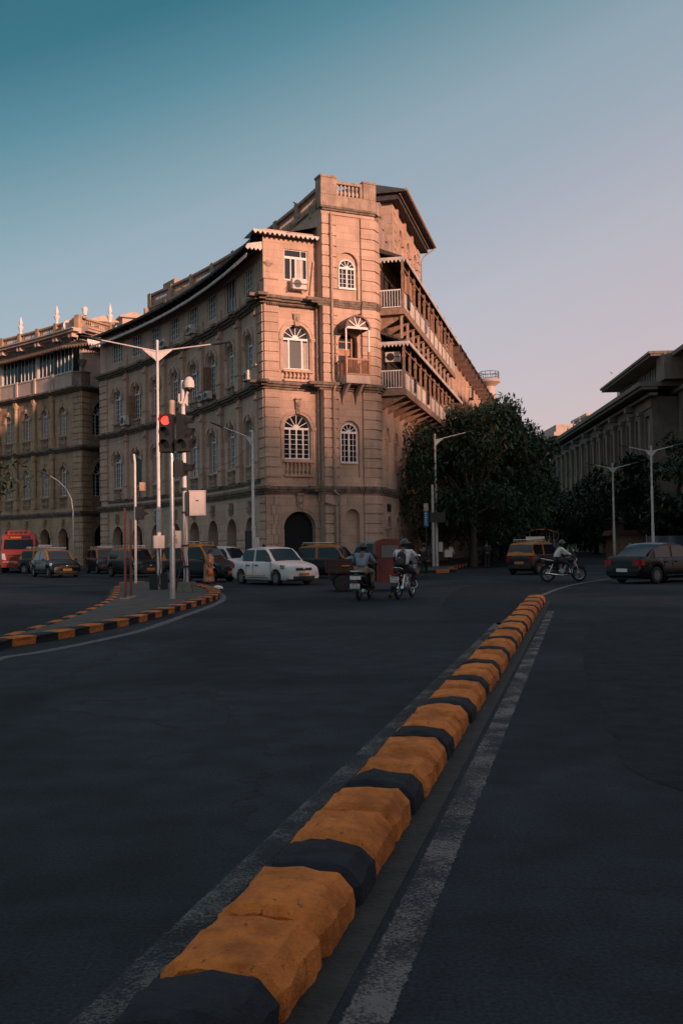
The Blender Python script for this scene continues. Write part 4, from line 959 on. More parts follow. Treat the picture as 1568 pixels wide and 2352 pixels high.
kerb_line(near, .62, .36, .145, 'on the near edge of the traffic island, from the left', 'striped kerb of the traffic island', 0)
kerb_line(far, .7, .2, .105, 'on the far curve of the traffic island, from its back', 'striped far kerb of the traffic island', 0)
kerb_line(back, .8, .2, .105, 'along the back of the traffic island, from the right', 'striped back kerb of the traffic island', 1)
off = [G(-60, 1540), G(0, 1513), G(100, 1497), G(220, 1473), G(330, 1447), G(430, 1412), G(490, 1390), G(512, 1376), G(505, 1364), G(480, 1354)]
strip(smoothpath([p.xy for p in off]), .2, .004, 'road_line', M['line'], .009)
off = [G(-40, 1500), G(30, 1478), G(110, 1450), G(180, 1422), G(235, 1393), G(258, 1368), G(262, 1352)]
strip(smoothpath([p.xy for p in off]), .25, .004, 'road_line', M['lineY'], .03)
# ---- pavements around the buildings
def pave(pts, name='pavement'):
    m = MB(); m.prism([(p.x, p.y) for p in pts], .005, .15, 'z'); return tag(m.build(name, M['pavement']), None, kind='structure')
kp = [STR(70, 3.4, 0), STR(25, 3.4, 0), STR(3, 3.6, 0), CANT(.3, 4.2, 0) - Vector((.3, 2.2, 0)), TW(1.5, 4.4, 0), PAV(-1.5, 4.0, 0)] + [f_(1.7, 3.6, 0) for f_ in WF]
pave(kp + [tf(0, -1, 0), STR(20, -10, 0), STR(70, -4, 0)])
kerb_line([p for p in kp[:6]][::-1], .9, .25, .17, 'along the pavement below the corner tower, from the left', 'striped kerb below the corner tower', 0)

def tar_patch(pts, z, mt):
    m = MB(); random.seed(int(pts[0][0])); P = smoothpath([G(*p).xy for p in pts] + [G(*pts[0]).xy], 7)[:-1]; m.face([(p.x + random.uniform(-.05, .05), p.y + random.uniform(-.05, .05), z) for p in P]); tag(m.build('road_patch', mt), None, kind='structure')
M['tar'] = mat('dark_tar_patch', (.020, .0245, .0295), .9, var=.35, scale=3, bump=.7, bscale=40, spec=.15)
tar_patch([(1010, 1395), (1060, 1350), (1180, 1340), (1240, 1352), (1200, 1400), (1090, 1425)], .0025, M['tar'])
tar_patch([(1380, 1640), (1340, 1480), (1400, 1420), (1600, 1430), (1700, 1700), (1500, 1800)], .0025, M['tar'])
# ================================================================== the building across the side street, left
KX, KY = -21.6, 83.5
lb = empty('arcade_building', (KX, KY, 0), 0, 'yellow sandstone arcade building behind the red bus, with white urns along its roof balustrade', 'building')
CANTL = Fr(KX, KY, R(62))                           # short end face turned to the side street
LF = []; x, y = KX, KY; 
def lframe(x, y, a, ln):
    fx, fy = x - math.sin(a) * ln, y + math.cos(a) * ln
    return Fr(fx, fy, math.atan2(-math.cos(a), math.sin(a))), fx, fy
f0, x, y = lframe(x, y, R(46), 1.5); LP = [(f0, 1.5)]
LBL = 2.95
for i in range(7):
    f_, x, y = lframe(x, y, R(46.5 + i * 1.2), LBL); LP.append((f_, LBL))
wl = MB(); cl = {}; sl_ = MB()
LZ1, LZ2, LZ3 = 4.7, 10.2, 15.2
def lcorn(fr, a, b, v=0, e0=0, e1=0):
    for z, d in ((LZ1, .25), (LZ2, .42), (LZ3, .6)): cornice(cl, fr, a, b, z, v=v, deep=d, e0=e0, e1=e1)
for k, (fr, ln) in enumerate(LP):
    wl.fr = fr
    if k == 0:
        wl.face([(0, 0, 0), (ln, 0, 0), (ln, 0, 15), (0, 0, 15)])
        m = MB(fr)
        for z0, z1 in ((0, LZ1 - .45), (5.1, LZ2 - .43), (LZ2 + .02, LZ3 - .43)): courses(m, .2, ln + .05, z0, z1, -.2, .14, h=.5)
        m.build('pier', M['stoneL'], lb); lcorn(fr, 0, ln + .1, .1); continue
    c = ln / 2
    archbay(wl, 0, ln, 0, LZ1 - .4, (c, 1.55, 0, 2.5), depth=.7); archbay(wl, 0, ln, LZ1 - .4, LZ2 - .4, (c, 1.05, 6.1, 8.1), depth=.3); archbay(wl, 0, ln, LZ2 - .4, LZ3, (c, 1.05, 11.3, 13.2), depth=.3)
    for z in (8.1, 13.2):
        archivolt(wl, c, .525, .75, z, 0, .1); 
        for s_ in (-1, 1): wl.box(c + s_ * .7 - .16, c + s_ * .7 + .16, 0, .12, z - .15, z)
        wl.prism([(c - .13, z + .9), (c + .13, z + .9), (c + .08, z + .5), (c - .08, z + .5)], 0, .18)
    archivolt(wl, c, .775, 1.0, 2.5, 0, .07); m = MB(fr); stone_head(m, c, .05, 3.7, .75); m.build('keystone', M['stoneL'], lb, smooth=40)
    m = MB(fr)
    for z0, z1 in ((5.1, LZ2 - .43), (LZ2, LZ3 - .43)):
        m.box(-.26, .26, 0, .3, z0, z0 + .95); m.box(-.3, .3, 0, .36, z0 + .92, z0 + 1.03); m.lathe([(.17, z0 + 1.03), (.165, z0 + 2.5), (.14, z1 - .55), (.2, z1 - .5), (.2, z1 - .35)], 0, .17, 10); m.box(-.22, .22, 0, .36, z1 - .36, z1)
    m.build('column', M['stoneL'], lb, smooth=40)
    for z0, z1 in ((5.15, 6.0), (LZ2 + .05, 11.2)):
        m = MB(fr); m.box(c - .6, c + .6, .02, .2, z1 - .1, z1); balusters(m, c - .56, c + .56, .1, z0, z1 - .1, .22, .9)
        m.build('apron_balustrade', M['stone2'], lb)
    lcorn(fr, 0, ln)
    for z in (LZ2, LZ3): cornice(cl, fr, -.34, .34, z + .003, v=.2, deep=.45)
    put_window('arch', 1.05, 2.0, fr, c, -.2, 6.1, lb); put_window('arch', 1.05, 1.9, fr, c, -.2, 11.3, lb)
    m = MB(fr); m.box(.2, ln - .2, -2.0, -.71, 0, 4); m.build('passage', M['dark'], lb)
    # glazed top gallery with plaster apron
    m = MB(fr); m.box(0, ln, -.4, .05, LZ3, 16.55); m.box(0, ln, -.3, .1, 16.5, 16.6); m.build('gallery_apron', M['plaster'], lb)
    m = MB(fr); m.box(-.14, .14, -.2, .17, LZ3 + .01, 16.7); m.build('gallery_pier', M['plaster'], lb)
    m = MB(fr); m.box(.05, .35, -.35, .0, 16.55, 18.9)
    m.build('gallery_post', M['wpanel'] if k % 2 == 0 else M['cgrey'], lb)
    put_window('rectbars', 2.45, 2.1, fr, 1.62, -.1, 16.65, lb)
    m = MB(fr); m.box(0, ln, -.5, 0.02, 18.75, 19.6); m.build('gallery_wall', M['stone3'], lb)
# end face towards the side street
for z0, z1 in ((0, LZ1 - .4), (5.1, LZ2 - .4), (LZ2, LZ3)): pass
wl.fr = CANTL
archbay(wl, 0, 4.2, 0, LZ1 - .4, (2.5, 2.1, 0, 2.5), depth=.5, back=False); archbay(wl, 0, 4.2, LZ1 - .4, LZ2 - .4, (2.4, 2.2, 6.0, 7.9), depth=.3); archbay(wl, 0, 4.2, LZ2 - .4, LZ3, (2.4, 2.2, 11.2, 13.0), depth=.3)
lcorn(CANTL, 0, 4.2, e0=.5)
m = MB(CANTL)
for z0, z1 in ((0, LZ1 - .45), (5.1, LZ2 - .43), (LZ2 + .02, LZ3 - .43)): courses(m, -.1, 1.0, z0, z1, -.3, .12, h=.5)
m.build('pier', M['stoneL'], lb)
put_window('archsash', 2.2, 1.9, CANTL, 2.4, -.2, 6.0, lb); put_window('archsash', 2.2, 1.8, CANTL, 2.4, -.2, 11.2, lb)
m = MB(CANTL); m.box(1.2, 4.0, -2, -.51, 0, 4.2); m.build('passage', M['dark'], lb)
for z in (7.9, 13.0): archivolt(wl, 2.4, 1.1, 1.35, z, 0, .1)
wl.build('wall', M['stoneL'], lb); [q.build('cornice', M['stone3'], lb) for q in cl.values()]
m = MB(CANTL); m.box(.3, 4.2, -.5, -.2, LZ3, 19.2); m.build('gallery_end', M['plaster'], lb)
m = MB(CANTL); m.box(-.3, .75, -.6, .25, LZ3 + .01, 16.3); m.box(-.36, .81, -.66, .31, 16.3, 16.42); m.build('pedestal', M['stone3'], lb)
m = MB(CANTL); m.lathe([(.16, 16.42), (.12, 16.6), (.1, 16.7), (.22, 16.95), (.34, 17.3), (.38, 17.4), (.3, 17.45)], .2, -.1, 14); m.build('urn', M['stone3'], lb, smooth=50)
m = MB(); rfm = MB()
KP = [CANTL(4.2, 0, 0), CANTL(0, 0, 0)] + [fr(0, 0, 0) for fr, ln in LP]
KO = [CANTL(4.2, 1.0, 0), CANTL(0, 1.0, 0)] + [fr(0, 1.0, 0) for fr, ln in LP]; KO[1] = CANTL(-.4, 1.0, 0)
KI = [CANTL(4.2, -2.5, 0), CANTL(1, -3.2, 0)] + [fr(0, -2.5, 0) for fr, ln in LP]
for a in range(len(KP) - 1):
    A_, B__ = KO[a], KO[a + 1]; C_, D_ = KP[a], KP[a + 1]
    rfm.face([(A_.x, A_.y, 18.65), (B__.x, B__.y, 18.65), (D_.x, D_.y, 19.1), (C_.x, C_.y, 19.1)])
    d = A_ - B__; fr = Fr(B__.x, B__.y, math.atan2(d.y, d.x)); m.fr = fr
    if a: fringe(m, 0, d.length, .0, 18.65, .2, .3)
m.build('valance', M['wood'], lb); rfm.build('roof', M['tile'], lb)
m = MB(CANTL); fringe(m, -.4, 4.3, 1.05, 18.75, .24, .3); m.box(-.4, 4.3, 1.0, 1.04, 18.7, 19.0); m.build('valance', M['white'], lb)
# upper cornice with bracket pairs, balustrade, finials
ct = MB(); bl = MB(); pr = MB()
for a in range(0, len(KP) - 1):
    A_, B__ = KP[a], KP[a + 1]; d = A_ - B__; ln = d.length; fr = Fr(B__.x, B__.y, math.atan2(d.y, d.x))
    ct.fr = fr; bl = MB(fr); pr = MB(fr)
    ct.box(0, ln, -.8, .25, 19.62, 19.75); ct.box(0, ln, -.8, .75, 19.75, 19.95); ct.box(0, ln, -.8, .9, 19.95, 20.05)
    for u in (ln * .3, ln * .3 + .45): ct.box(u - .1, u + .1, 0, .6, 19.35, 19.74)
    bl.box(0, ln, -.55, -.2, 20.05, 20.2); bl.box(0, ln, -.57, -.17, 20.95, 21.1); balusters(bl, .3, ln - .3, -.37, 20.2, 20.95, .24, 1.15)
    pr.box(-.22, .22, -.62, -.1, 20.05, 21.2); bl.build('balustrade', M['stoneL'], lb, smooth=40); pr.build('parapet_pier', M['stoneL'], lb)
ct.build('cornice', M['plaster'], lb)
for k, (fr, ln) in enumerate(LP):
    if k in (1, 3, 5, 7) or k == 0:
        m = MB(fr); u = ln if k == 0 else 0
        m.lathe([(0.160, 21.200), (0.112, 21.328), (0.096, 21.455), (0.240, 21.668), (0.272, 21.837), (0.160, 21.922), (0.096, 22.008), (0.120, 22.093), (0.176, 22.178), (0.104, 22.475), (0.024, 22.773)] if k not in (0, 4) else [(0.160, 21.200), (0.240, 21.625), (0.272, 21.795), (0.080, 21.965)], u, -.35, 12)
        m.build('urn_finial', M['white'], lb, smooth=50)
m = MB(LP[4][0]); m.box(-3, 5.6, -7, -3.6, 18, 20.7); m.prism([(-3.2, 20.7), (-3.2, 20.8), (-7.3, 21.2), (-7.3, 20.7)], -3.4, 6, 'u'); m.build('roof_shed', M['plaster'], lb)
m = MB(LP[1][0]); m.box(-1, 2.2, -6.5, -4.8, 18, 20.8); m.prism([(-4.4, 20.7), (-4.4, 20.82), (-7, 21.4), (-7, 20.7)], -1.3, 2.5, 'u'); m.build('roof_shed', M['plaster'], lb)
for x_, y_, w_, h_ in ((-23.4, 98, 1.1, 23.6), (-20.9, 100, 1.05, 24.4)):
    m = MB(Fr(x_, y_, R(25))); m.box(-w_, w_, -1.5, 1, 18, h_); m.prism([(-w_ - .35, h_), (w_ + .35, h_), (w_ + .35, h_ + .12), (0, h_ + .6), (-w_ - .35, h_ + .12)], -1.9, 1.4); m.build('roof_shed', M['plaster'], lb)
m = MB(CANTL); m.box(3.7, 4.3, -.62, -.05, 20.05, 21.3); m.build('parapet_pier', M['stoneL'], lb)
m = MB(CANTL); m.lathe([(.2, 21.3), (.14, 21.4), (.12, 21.5), (.27, 21.75), (.3, 21.9), (.18, 22.0), (.11, 22.1), (.14, 22.2), (.2, 22.3), (.12, 22.65), (.03, 23.0)], 4.0, -.35, 12); m.build('urn_finial', M['white'], lb, smooth=50)
def dish(fr, u, v, z, r=.5):
    t = fr(u, v, z); o = empty('satellite_dish', t, 0, None, None); m = MB()
    rs = [[(r * q * math.cos(2 * PI * j / 16), -.14 - .1 * (q * q), r * q * math.sin(2 * PI * j / 16) + .55) for j in range(16)] for q in (.05, .4, .75, 1)]
    m.rings(rs, cap=False); a = m.build('dish', M['box'], o, smooth=60, keep=False); m = MB(); m.tube([(0, 0, 0), (0, -.1, .5)], .03, 6); m.tube([(0, -.2, .3), (0, -.6, .55)], .015, 5); m.build('mount', M['poledark'], o, keep=False); o.rotation_euler = (0, 0, R(15)); return o
tag(dish(CANTL, .9, -2.2, 20.1, .5), 'white satellite dish on the roof, nearest the round fluted urn at the corner', 'satellite dish', 'satellite dishes on the arcade building')
tag(dish(LP[1][0], .2, -1.6, 20.2, .46), 'white satellite dish beside the roof shed, second from the corner of the arcade building', 'satellite dish', 'satellite dishes on the arcade building')
tag(dish(CANTL, 3.2, -1.4, 20.2, .42), 'white satellite dish at the right end of the arcade building roof', 'satellite dish', 'satellite dishes on the arcade building')
m = MB(); core = [CANTL(4.1, -.6, 0), CANTL(.6, -.8, 0)] + [fr(0, -2.1, 0) for fr, ln in LP[1:]] + [Vector((-34, 112, 0)), Vector((-18, 106, 0))]
m.prism([(p.x, p.y) for p in core], .02, 19.6, 'z'); m.build('core', M['dark'], lb)
pave([CANTL(5, 3, 0), CANTL(-1.5, 3, 0)] + [fr(0, 3.2, 0) for fr, ln in LP] + [LP[-1][0](0, -2, 0), CANTL(5, -2, 0)])

# ================================================================== long office building on the right
RF = Fr(31.9, 92, R(180 + 93.2) - PI)                # placeholder orientation, replaced below
rb = empty('office_building', (32, 95, 0), 0, 'long dim office building on the right with a deep cornice and terrace storey', 'building')
# facade faces the street (towards -x): u runs from the far end to the near end
P0_, P1_ = Vector((36.2, 172, 0)), Vector((32.2, 103, 0)); d = P1_ - P0_; RLN = d.length
RB = Fr(P0_.x, P0_.y, math.atan2(d.y, d.x))
w_ = MB(RB); c_ = MB(RB); n = 16; pitch = RLN / n
for k in range(n):
    a = k * pitch; c = a + pitch / 2
    for z0, z1, si, hd in ((0, 5.2, 1.2, 4.0), (5.2, 10.2, 6.2, 9.2), (10.2, 16.4, 11.2, 14.6)):
        archbay(w_, a, a + pitch, z0, z1, (c, 1.9, si, hd, 'rect'), depth=.45)
    w_.box(a - .5, a + .5, 0, .35, 0, 15.2); w_.box(a - .6, a + .6, 0, .5, 14.9, 15.3)
    if k % 2 == 0: c_.box(a + .2, a + 1.2, 0, 1.0, 15.7, 16.3)
    put_window('rectgrid', 1.9, 3.0, RB, c, -.3, 6.2, rb); put_window('rectgrid', 1.9, 3.4, RB, c, -.3, 11.2, rb)
w_.face([(RLN, 0, 0), (RLN, -12, 0), (RLN, -12, 16.4), (RLN, 0, 16.4)]); w_.build('wall', M['stoneR'], rb)
c_.box(0, RLN + 1.6, -.2, .6, 16.3, 16.6); c_.box(-.3, RLN + 1.8, -.2, 1.5, 16.9, 17.2); c_.box(-.3, RLN + 1.9, -12, 1.75, 17.2, 17.65); c_.box(0, RLN, 0, .12, 15.3, 16.3)
c_.build('cornice', M['stoneR'], rb)
m = MB(RB); m.box(1, RLN - .5, -11, -.5, .1, 17.1); m.build('core', M['dark'], rb)
# set-back terrace storey with its own roof slab
m = MB(RB); u0, u1 = RLN - 22, RLN + 1.2
m.box(u0, u1, -10, -1.6, 17.6, 20.2); m.build('terrace_wall', M['cgrey'], rb)
m = MB(RB); m.box(u0 - .8, u1 + .8, -10, .5, 20.25, 20.5); m.box(u0 - .9, u1 + .9, -10, .7, 20.5, 20.75); m.box(u1 - .6, u1 + 2.4, -9, -.4, 17.65, 20.24); m.build('terrace_roof', M['stoneR'], rb)
m = MB(RB)
for k in range(20): m.box(u0 + .5 + k * 1.12, u0 + .62 + k * 1.12, -1.6, -1.45, 17.65, 20.2)
m.build('mullion', M['metal'], rb)
m = MB(RB); m.box(u0 - 4.5, u0 - .5, -7, -2.2, 17.6, 21.6); m.build('lift_tower', M['cgrey'], rb)
m = MB(RB)
for k in range(5): m.tube([(u0 - 4.4 + k * 1.0, -2.3, 21.6), (u0 - 4.4 + k * 1.0, -2.3, 22.8)], .03, 5)
m.tube([(u0 - 4.4, -2.3, 22.8), (u0 - .4, -2.3, 22.8)], .03, 5); m.tube([(u0 - 4.4, -2.3, 22.2), (u0 - .4, -2.3, 22.2)], .03, 5); m.build('railing', M['poledark'], rb)
# nearer wing, set back and taller, running out of the picture
Q0, Q1 = RB(RLN + 1.0, -2.4, 0), Vector((31.6, 60, 0)); d = Q1 - Q0; QL = d.length; QF = Fr(Q0.x, Q0.y, math.atan2(d.y, d.x))
m = MB(QF); k = 0; u = 0
while u + 4.2 < QL:
    for z0, z1, si, hd in ((0, 5.2, 1.2, 4), (5.2, 10.6, 6.4, 9.4), (10.6, 16.4, 11.6, 14.6), (16.4, 19.4, 17.3, 18.9)): archbay(m, u, u + 4.2, z0, z1, (u + 2.1, 1.7, si, hd, 'rect'), depth=.4)
    u += 4.2
m.build('wall', M['stoneR'], rb)
m = MB(QF); m.box(-2, QL, -10, .35, 16.6, 17.0); m.box(-2.6, QL, -10, 1.2, 19.9, 20.3); m.box(-2, QL, -.5, .3, 19.4, 19.9); m.build('cornice', M['stoneR'], rb)
m = MB(QF); m.box(.2, QL, -9, -.45, .1, 19.4); m.build('core', M['dark'], rb)
m = MB(QF)
for k in range(5): m.tube([(2 + k * 1.6, -1, 20.3), (2 + k * 1.6, -1, 21.9)], .03, 5)
for z in (21.1, 21.9): m.tube([(2, -1, z), (8.4, -1, z)], .03, 5)
m.build('railing', M['poledark'], rb)
m = MB(RB)
for u in (RLN - 38, RLN - 43, RLN - 48): m.tube([(u, .6, 17.6), (u, .6, 18.5)], .05, 5); m.ball((u, .6, 18.5), .25, .12, .3, 6, 5); m.box(u - .3, u + .1, .5, .7, 18.9, 19.0)
m.build('roof_antenna', M['metal'], rb)
# sunlit pale blocks far down the street
fb = empty('far_building', (40, 230, 0), 0, 'pale sunlit flat-roofed building at the far end of the street, left of the office', 'building')
m = MB(); m.box(44.5, 56, 205, 225, 0, 23.2); m.box(43.7, 56, 204.3, 226, 23.2, 24.0); m.box(44.2, 56, 204.6, 226, 24.0, 25.5)
for k in range(3): m.box(45, 55, 204.6, 205, 6 + k * 5, 6.5 + k * 5)
m.build('wall', M['plaster'], fb)
m = MB()
for z in (9, 14, 19.3):
    for k in range(4): m.box(45.8 + k * 2.4, 47.0 + k * 2.4, 204.9, 205.1, z, z + 2.2)
m.build('window', M['glass'], fb)
m = MB(); m.box(51.5, 58, 208, 220, 25.5, 27.6); m.box(51, 59, 207, 221, 27.6, 28.1); m.build('roof_cabin', M['plaster'], fb)
f2 = empty('low_far_building', (38, 250, 0), 0, 'low pale building peeping over the tree tops at the far left of the sunlit block', 'building')
m = MB(); m.box(41.5, 50, 226, 245, 0, 22.2); m.box(41, 50, 225.5, 246, 22.2, 22.8); m.build('wall', M['plaster'], f2)
m = MB()
for k in range(3): m.box(42.4 + k * 2.2, 43.6 + k * 2.2, 225.9, 226.1, 18.4, 20.4)
m.build('window', M['glass'], f2)

# ================================================================== trees
def leaf_mesh(n, rad, clumps, seed, lw=.34, flat=.75, droop=.3):
    """leaf sprays spread through clumps of a crown; local origin at the crown centre"""
    rnd = random.Random(seed); v = []; f = []; cs = []
    for i in range(clumps):
        while True:
            p = Vector((rnd.uniform(-1, 1), rnd.uniform(-1, 1), rnd.uniform(-1, 1)))
            if .35 < p.length < 1: break
        cs.append((Vector((p.x * rad[0], p.y * rad[1], p.z * rad[2])), rnd.uniform(.20, .38) * rad[0]))
    for i in range(n):
        c, r = cs[rnd.randrange(clumps)]
        d = Vector((rnd.gauss(0, 1), rnd.gauss(0, 1), rnd.gauss(0, 1))).normalized() * r * (rnd.random() ** .45)
        d.z *= flat; o = c + d
        a = rnd.uniform(0, 2 * PI); el = rnd.uniform(-.9, .35) - droop; L_ = lw * rnd.uniform(.7, 1.6); w = L_ * rnd.uniform(.28, .45)
        ax = Vector((math.cos(a) * math.cos(el), math.sin(a) * math.cos(el), math.sin(el))); sd = ax.cross(Vector((0, 0, 1))).normalized(); sd = (sd + Vector((0, 0, rnd.uniform(-.6, .6)))).normalized()
        b = len(v); v += [tuple(o - ax * L_ * .5), tuple(o + sd * w * .5), tuple(o + ax * L_ * .6), tuple(o - sd * w * .5)]; f.append((b, b + 1, b + 2, b + 3))
    me = bpy.data.meshes.new('crown'); me.from_pydata(v, [], f); return me, cs
def make_tree(loc, h, rad, n, seed, label, group, mt='leaf', lw=.34, cl=34, trunk=.28, name='street_tree'):
    t = empty(name, loc, 0, label, 'tree', group); cz = h - rad[2] * .92
    me, cs = leaf_mesh(n, rad, cl, seed, lw); me.materials.append(M[mt]); o = bpy.data.objects.new('crown', me); COL.objects.link(o); o.parent = t; o.location = (0, 0, cz)
    rnd = random.Random(seed); m = MB(); top = Vector((0, 0, cz - rad[2] * .5))
    m.tube([(0, 0, -.05), (.08, .03, top.z * .4), (.0, .1, top.z)], [trunk * 1.25, trunk * .9, trunk * .75], 8)
    for c, r in cs[:14]:
        q = c + Vector((0, 0, cz)); mid = top.lerp(q, .5) + Vector((rnd.uniform(-.3, .3), rnd.uniform(-.3, .3), .3)); m.tube([top * .96, mid, q], [trunk * .5, trunk * .28, trunk * .08], 5)
    m.build('trunk', M['bark'], t, smooth=60, keep=False); return t
G1 = 'street trees along the pavement beside the corner building'
for i, (u, v, h, rd, n, lab) in enumerate([
    (9, 4.2, 10.5, (4.6, 4.8, 5.0), 19000, 'nearest leafy street tree, in front of the timber balconies'),
    (17, 4.3, 11.9, (5.2, 5.4, 5.9), 17000, 'second street tree from the corner tower, behind the nearest one'),
    (27, 4.0, 12.5, (5.3, 5.6, 6.2), 10000, 'third street tree from the corner tower, below the brown awnings'),
    (38, 3.9, 12.9, (5, 5, 5.8), 9000, 'fourth street tree from the corner tower, with rusty leaves'),
    (51, 3.5, 13.8, (5, 5, 6), 8000, 'fifth street tree from the corner tower, below the far end of the roof'),
    (66, 3.2, 14.0, (4.8, 5, 6), 7500, 'sixth street tree, beyond the end of the corner building'),
    (82, 3.6, 13.6, (4.4, 5, 5.8), 7000, 'last tall tree of the row, its top against the pink sky')]):
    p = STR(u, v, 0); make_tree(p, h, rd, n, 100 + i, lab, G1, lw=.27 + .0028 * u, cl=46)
G2 = 'dark trees in front of the office building'
for i, (x, y, h, rd, n, lab) in enumerate([
    (28.0, 74, 10.2, (4.6, 4.6, 4.2), 6500, 'large dark tree at the right edge, in front of the office building'),
    (28.2, 86, 9.9, (4.4, 5, 4.4), 5500, 'dark tree behind the taller lamp post on the right'),
    (28.6, 100, 9.3, (5, 5, 4.4), 5000, 'dark tree between the two double-armed lamp posts'),
    (29.4, 116, 8.8, (5, 5, 4.2), 4500, 'dark tree left of the shorter double-armed lamp post'),
    (29.5, 134, 8.6, (5.4, 5.4, 4.0), 4500, 'dark tree below the middle of the long cornice'),
    (30.0, 158, 9, (5.5, 6, 4), 4000, 'dark tree below the far end of the long cornice'),
    (27, 178, 10, (6, 6, 4.6), 4000, 'dark tree closing the street, left of the long cornice'),
    (36, 196, 12, (8, 8, 5.6), 4000, 'broad dark tree closing the street below the sunlit building'),
    (21.5, 165, 11.5, (5.5, 6, 5.4), 4000, 'dark tree behind the parasol stall at the end of the street')]):
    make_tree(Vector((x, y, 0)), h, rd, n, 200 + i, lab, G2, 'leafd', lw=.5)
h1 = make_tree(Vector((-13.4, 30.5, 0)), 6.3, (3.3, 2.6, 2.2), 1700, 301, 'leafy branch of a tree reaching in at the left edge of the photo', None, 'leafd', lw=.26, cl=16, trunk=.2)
# low hedge mass closing the view below the crowns
M['hedge'] = M['leafd']
def hedge(x0, x1, y, h, n, seed, label):
    rnd = random.Random(seed); v = []; f = []
    for i in range(n):
        o = Vector((rnd.uniform(x0, x1), y + rnd.gauss(0, 1.2), rnd.uniform(0, h) * (1 - .25 * rnd.random())))
        a = rnd.uniform(0, 2 * PI); L_ = .55; ax = Vector((math.cos(a), math.sin(a) * .5, rnd.uniform(-.6, .4))).normalized(); sd = Vector((-ax.y, ax.x, rnd.uniform(-.8, .8))).normalized()
        b = len(v); v += [tuple(o - ax * L_), tuple(o + sd * L_ * .5), tuple(o + ax * L_), tuple(o - sd * L_ * .5)]; f.append((b, b + 1, b + 2, b + 3))
    me = bpy.data.meshes.new('hedge'); me.from_pydata(v, [], f); me.materials.append(M['leafd']); o = bpy.data.objects.new('hedge', me); COL.objects.link(o); tag(o, label, 'hedge', kind='stuff')
hedge(18, 44, 188, 9, 5000, 5, 'dense dark shrubbery closing the far end of the street')
hedge(25.5, 32, 90, 4.2, 3500, 6, 'dark shrubbery below the trees on the right')

# ================================================================== unseen blocks and trees added behind the camera to shade the scene
def back_point(w, a):                                # w across the sunlight, a along it (negative = towards the sun)
    cz, sz = math.cos(SUN_AZ), math.sin(SUN_AZ); return Vector((w * cz - a * sz, w * sz + a * cz, 0))
def shade_block(w0, w1, a, h, label):  # plain windowed box added out of view to block the low sun
    p = back_point(w0, a); fr = Fr(p.x, p.y, math.atan2(math.sin(SUN_AZ), math.cos(SUN_AZ)))
    o = empty('added_shade_block', p, 0, label, 'building'); m = MB(fr); ln = w1 - w0; n = max(1, int(ln / 4)); q = ln / n
    for k in range(n):
        for z in range(int(h / 4)): archbay(m, k * q, k * q + q, z * 4, z * 4 + 4, (k * q + q / 2, 1.6, z * 4 + 1, z * 4 + 3, 'rect'), v=12, depth=.3, back=True)
    m.box(0, ln, -0, 11.6, 0, h); m.box(-.4, ln + .4, -.4, 12.5, h, h + .5); m.build('wall', M['stoneR'], o)
shade_block(-60, 13.5, -62, 14.8, 'unseen block added behind the viewer to shade the near road')
shade_block(13.5, 20, -62, 17.0, 'unseen block added behind the viewer to shade the crossing')
shade_block(47, 130, -62, 29.2, 'tall unseen block added behind the viewer to shade the right side of the street')
for i in range(9):  # unseen tree rows added to dim the sun low on the corner building
    w = 21.5 + i * 3.1; random.seed(i); make_tree(back_point(w, -60 + random.uniform(-3, 3)), (20.5, 23.0)[i] if i < 2 else 28 + random.uniform(-1.2, 1.2), (4.4, 4.4, 8.6), 3000, 400 + i, 'unseen tree added behind the viewer, number %s of its row, shading the corner building' % ORD[i], 'unseen trees added behind the viewer for shade', 'leaf', lw=.62, cl=40, name='added_shade_tree')
for i in range(7):
    w = 27 + i * 3.3; random.seed(40 + i); make_tree(back_point(w, -72 + random.uniform(-2, 2)), 27 + random.uniform(-1, 1), (4.6, 4.6, 8.0), 3000, 440 + i, 'unseen tree added behind the viewer for shade, number %s of the farther row' % ORD[i], 'unseen trees added behind the viewer for shade', 'leaf', lw=.62, cl=40, name='added_shade_tree')
